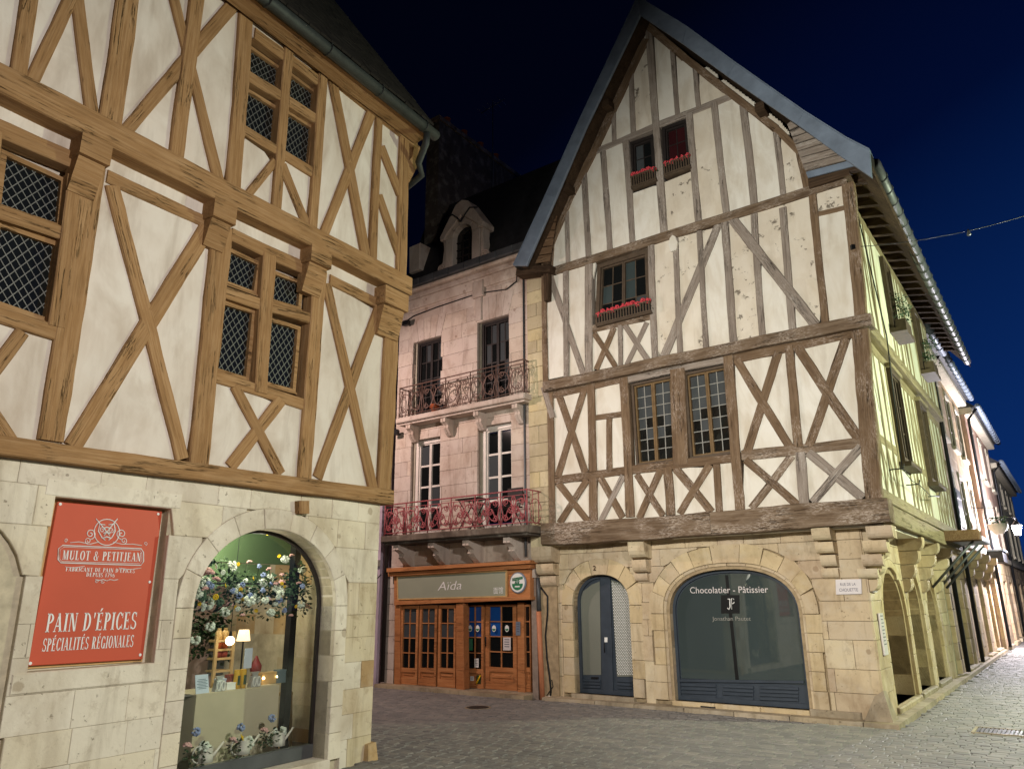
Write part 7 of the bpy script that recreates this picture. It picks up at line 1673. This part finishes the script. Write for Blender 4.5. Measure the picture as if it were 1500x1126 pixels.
# ================================================================== SIDE STREET
def street_house(y0, y1, ztop, x, wallmat, label, name='town_house', floors=(3.3, 6.2), wins=3, wmat='winbrown', shop=True, roofh=3.0, stone=False, gmat='st_street', sill='stonejamb', core_x=-7):
    h = empty(name, PS.mat((y0 + y1) / 2, 0, x), label, 'house')
    G = Geo(); G.box((y0, -x + .10, 0), (y1, -core_x, ztop)); G.build('wall_core', wallmat, h, PS.mat(0, 0, 0))
    bw = (y1 - y0) / wins; opn = []
    for f, zf_ in enumerate(floors):
        nz = floors[f + 1] if f + 1 < len(floors) else ztop
        for k in range(wins):
            c = y0 + bw * (k + .5); q = (c - .48, c + .48, zf_ + .5, min(nz - .45, zf_ + 2.3)); opn.append(Opening(q[0], q[1], q[2], q[3], q[3]))
    if wallmat.startswith('st'):
        z = floors[0]; rows = []
        while z < ztop - .15: rows.append((z, min(z + .36, ztop))); z += .36
        block_wall(PS, rows, y0, y1, opn, (.6, 1.1), x, lambda u, z: wallmat, h, depth=.12, gap=.004)
    else: backing(PS, y0, y1, floors[0], ztop, opn, x - .1, x, 'wall', wallmat, h)
    for o in opn:
        slab(PS, rect(o.uL - .12, o.uL - .002, o.zb, o.zt), x - .1, x + .03, 'jamb', sill, h, .01); slab(PS, rect(o.uR + .002, o.uR + .12, o.zb, o.zt), x - .1, x + .03, 'jamb', sill, h, .01)
        slab(PS, rect(o.uL - .18, o.uR + .18, o.zb - .13, o.zb - .002), x - .1, x + .12, 'sill', sill, h, .01); slab(PS, rect(o.uL - .15, o.uR + .15, o.zt + .002, o.zt + .18), x - .1, x + .05, 'lintel', sill, h, .01)
        grid_window(PS, rect(o.uL, o.uR, o.zb, o.zt), x - .02, h, 1, 3, .06, .03, (wmat, wmat, 'pane_dark', wmat), 2, setback=.0)
    # ground floor in stone piers with openings between
    rows = [(k * .40 - .02, k * .40 + .38) for k in range(int(floors[0] / .4) + 1)]; rows = [(a, min(b, floors[0])) for a, b in rows if floors[0] - a > .08]
    gops = []
    for k in range(wins):
        c = y0 + bw * (k + .5); gops.append(Opening(c - min(.8, bw * .33), c + min(.8, bw * .33), .12, 2.5, 2.5))
    block_wall(PS, rows, y0, y1, gops, (.45, .8), x, lambda u, z: gmat, h, depth=.25, gap=.005)
    for o in gops:
        slab(PS, rect(o.uL, o.uR, .12, .5), x - .3, x - .12, 'shop_base', wmat, h, .01); slab(PS, rect(o.uL + .06, o.uR - .06, .52, 2.2), x - .3, x - .16, 'shop_window', 'pane_dark', h); slab(PS, rect(o.uL, o.uR, 2.22, 2.49), x - .3, x - .10, 'fascia', wmat, h, .01)
        for u in (o.uL, o.uR - .06): slab(PS, rect(u, u + .06, .5, 2.22), x - .3, x - .11, 'shop_post', wmat, h)
        slab(PS, rect(o.uL - .1, o.uR + .1, -.02, .115), x - .3, x + .12, 'doorstep', 'kerb', h, .01)
    slab(PS, rect(y0, y1, floors[0] - .10, floors[0] + .12), x - .1, x + .10, 'string_course', sill, h, .02)
    slab(PS, rect(y0, y1, ztop, ztop + .25), x - .2, x + .3, 'cornice', sill, h, .04)
    G = Geo(); G.add([(y0, -x - .45, ztop + .24), (y1, -x - .45, ztop + .24), (y1, -x + 3.6, ztop + .24 + roofh), (y0, -x + 3.6, ztop + .24 + roofh), (y0, -x + 7, ztop + .24), (y1, -x + 7, ztop + .24)], [(0, 1, 2, 3), (3, 2, 5, 4), (0, 3, 4), (1, 5, 2), (0, 4, 5, 1)]); G.build('roof', 'slate', h, PS.mat(0, 0, 0))
    g = wtube('gutter', [PS.pt(y0, ztop + .27, x + .50), PS.pt(y1, ztop + .27, x + .50)], .10, 'zinc', h, 8)
    for k in range(int((y1 - y0) / .6)): 
        G = Geo(); R3 = HR.mw.to_3x3(); G.tube([R3 @ Vector((.108 * math.cos(a), 0, .108 * math.sin(a))) for a in [2 * math.pi * i / 10 for i in range(10)]], .014, 4, True); G.build('gutter_bracket', 'zinc', g, Matrix.Translation(PS.pt(y0 + .3 + k * .6, ztop + .27, x + .50)))
    wtube('downpipe', [PS.pt(y0 + .12, ztop + .2, x + .45), PS.pt(y0 + .12, ztop - .2, x + .12), PS.pt(y0 + .12, .1, x + .12)], .055, 'black', h, 8)
    for k in range(2): c = y0 + (y1 - y0) * (.25 + .5 * k); G = Geo(); G.box((c - .6, -x + 2.4, ztop + .6), (c + .6, -x + 3.2, ztop + roofh + 1.5)); G.build('chimney', 'chimney', h, PS.mat(0, 0, 0))
    return h
street_house(9.05, 12.6, 9.0, .02, 'pl_nb', 'narrow grey rendered house with dark frames joined to the half timbered house', 'rendered_house', (3.2, 6.1), 1, 'black', roofh=1.0, sill='pl_nb')
h2 = street_house(12.65, 20.5, 9.2, .0, 'st_street', 'rose stone house with a shiny gutter beyond the grey rendered house', 'stone_town_house', (3.5, 6.4), 3, 'winbrown', roofh=3.2)
h3 = street_house(20.55, 30, 8.9, .15, 'pl_pink', 'rose rendered house farther along the side street behind the lit lantern', 'rendered_house', (3.4, 6.2), 3, 'winwhite', roofh=3.4)
h4 = street_house(30.05, 44, 8.0, .1, 'pl_nb', 'farthest grey house at the bend of the side street', 'rendered_house', (3.4, 6.0), 4, 'winbrown', roofh=3.0)
# a wide house closes the end of the street, lit from the lantern
for y, z in ((13.4, 3.0), (16.0, 3.0), (18.6, 3.0)):
    for k in range(3): corbel(PS, y - .2, y + .2, 3.2 - .25 * (k + 1), 3.2 - .25 * k - .008, .5 - .13 * k, h2, mat='st_street')
# lantern
pl_ = PS.px(1490, 775, 1.15); LP = PS.pt(pl_[0], pl_[1], 1.15)
ln = empty('street_lantern', Matrix.Translation(LP) @ HR.mw.to_3x3().to_4x4(), 'brightly lit lantern on a wall arm at the right edge of the picture', 'lantern')
G = Geo(); G.lathe([(.10, -.20), (.16, .14)], 6); G.build('glass', 'lampglow', ln, W[ln]); G = Geo(); G.lathe([(.20, .145), (.10, .26), (.03, .32), (.02, .38)], 6); G.build('cap', 'black', ln, W[ln]); G = Geo(); G.lathe([(.03, -.27), (.11, -.205)], 6); G.build('base', 'black', ln, W[ln])
wtube('arm', [PS.pt(pl_[0], pl_[1] + .38, 1.15), PS.pt(pl_[0], pl_[1] + .48, 1.05), PS.pt(pl_[0], pl_[1] + .48, .15)], .02, 'black', ln, 6); wtube('brace', [PS.pt(pl_[0], pl_[1] + .46, .7), PS.pt(pl_[0], pl_[1] + .1, .16)], .014, 'black', ln, 5)
lamp('lantern_light', LP + Vector((0, 0, -.02)) + PS.N * .28, 5200, (.98, .92, 1.0), .10)
# canopy on struts before the grey house, dark sign box, round planter
yb = PS.px(1415, 782, .9)[0]; zc_ = PS.px(1415, 790, .9)[1]
cn = empty('shop_canopy', PS.mat(yb, zc_, .1), 'small boxed canopy on slanting iron struts over a shop in the side street', 'canopy')
slab(PS, rect(yb - .1, yb + .5, zc_, zc_ + .22), .03, 1.15, 'front_box', 'board', cn, .01); slab(PS, rect(yb + .52, yb + 3.0, zc_ + .04, zc_ + .16), .03, 1.1, 'roof_board', 'zinc', cn, .01)
for k in range(3): wtube('strut', [PS.pt(yb + .2 + k * 1.1, zc_ - .01, 1.0), PS.pt(yb + .2 + k * 1.1, zc_ - 1.0, .04)], .028, 'zinc_d', cn, 6)
p = PS.px(1470, 816, .55); t = empty('sign_box', PS.mat(p[0], p[1], .5), 'dark flat sign box on the wall under the lantern', 'sign'); slab(PS, rect(p[0] - .9, p[0] + .9, p[1] - .2, p[1] + .2), .1, .6, 'box', 'black', t, .01); slab(PS, rect(p[0] - .95, p[0] + .95, p[1] + .205, p[1] + .26), .1, .66, 'cover', 'zinc', t, .01)
p = PS.px(1462, 772, .7); t = empty('hanging_planter', PS.mat(p[0], p[1], .7), 'round pale planter hanging on the rose stone house beside the lantern', 'planter'); G = Geo(); G.lathe([(.12, -.25), (.30, -.05), (.32, .12), (.28, .12), (.26, 0)], 14); G.build('bowl', 'winwhite', t, W[t], True)
for k in range(10): flower(t, 'leaves', 'leaf2', PS.pt(p[0] + random.uniform(-.25, .25), p[1] + .25, .7 + random.uniform(-.2, .2)), .16, 'leaf_spray')
wtube('hanger', [PS.pt(p[0], p[1] + .15, .7), PS.pt(p[0], p[1] + .7, .7), PS.pt(p[0], p[1] + .75, .02)], .016, 'black', t, 5)
p = PS.px(1411, 745, .25); slab(PS, rect(p[0] - .5, p[0] + .5, p[1] - .55, p[1] + .6), .12, .2, 'shutter', 'shopblue', cn, .01) if False else None
t = empty('dark_shutter', PS.mat(p[0], p[1], .2), 'dark blue grey shutter on the grey house above the canopy', 'shutter'); slab(PS, rect(p[0] - .6, p[0] + .6, p[1] - .55, p[1] + .6), .14, .19, 'leaf', 'shopblue', t, .01)
for k in range(4): slab(PS, rect(p[0] - .5, p[0] + .5, p[1] - .45 + k * .25, p[1] - .28 + k * .25), .19, .20, 'board', 'shopblue', t, .005)
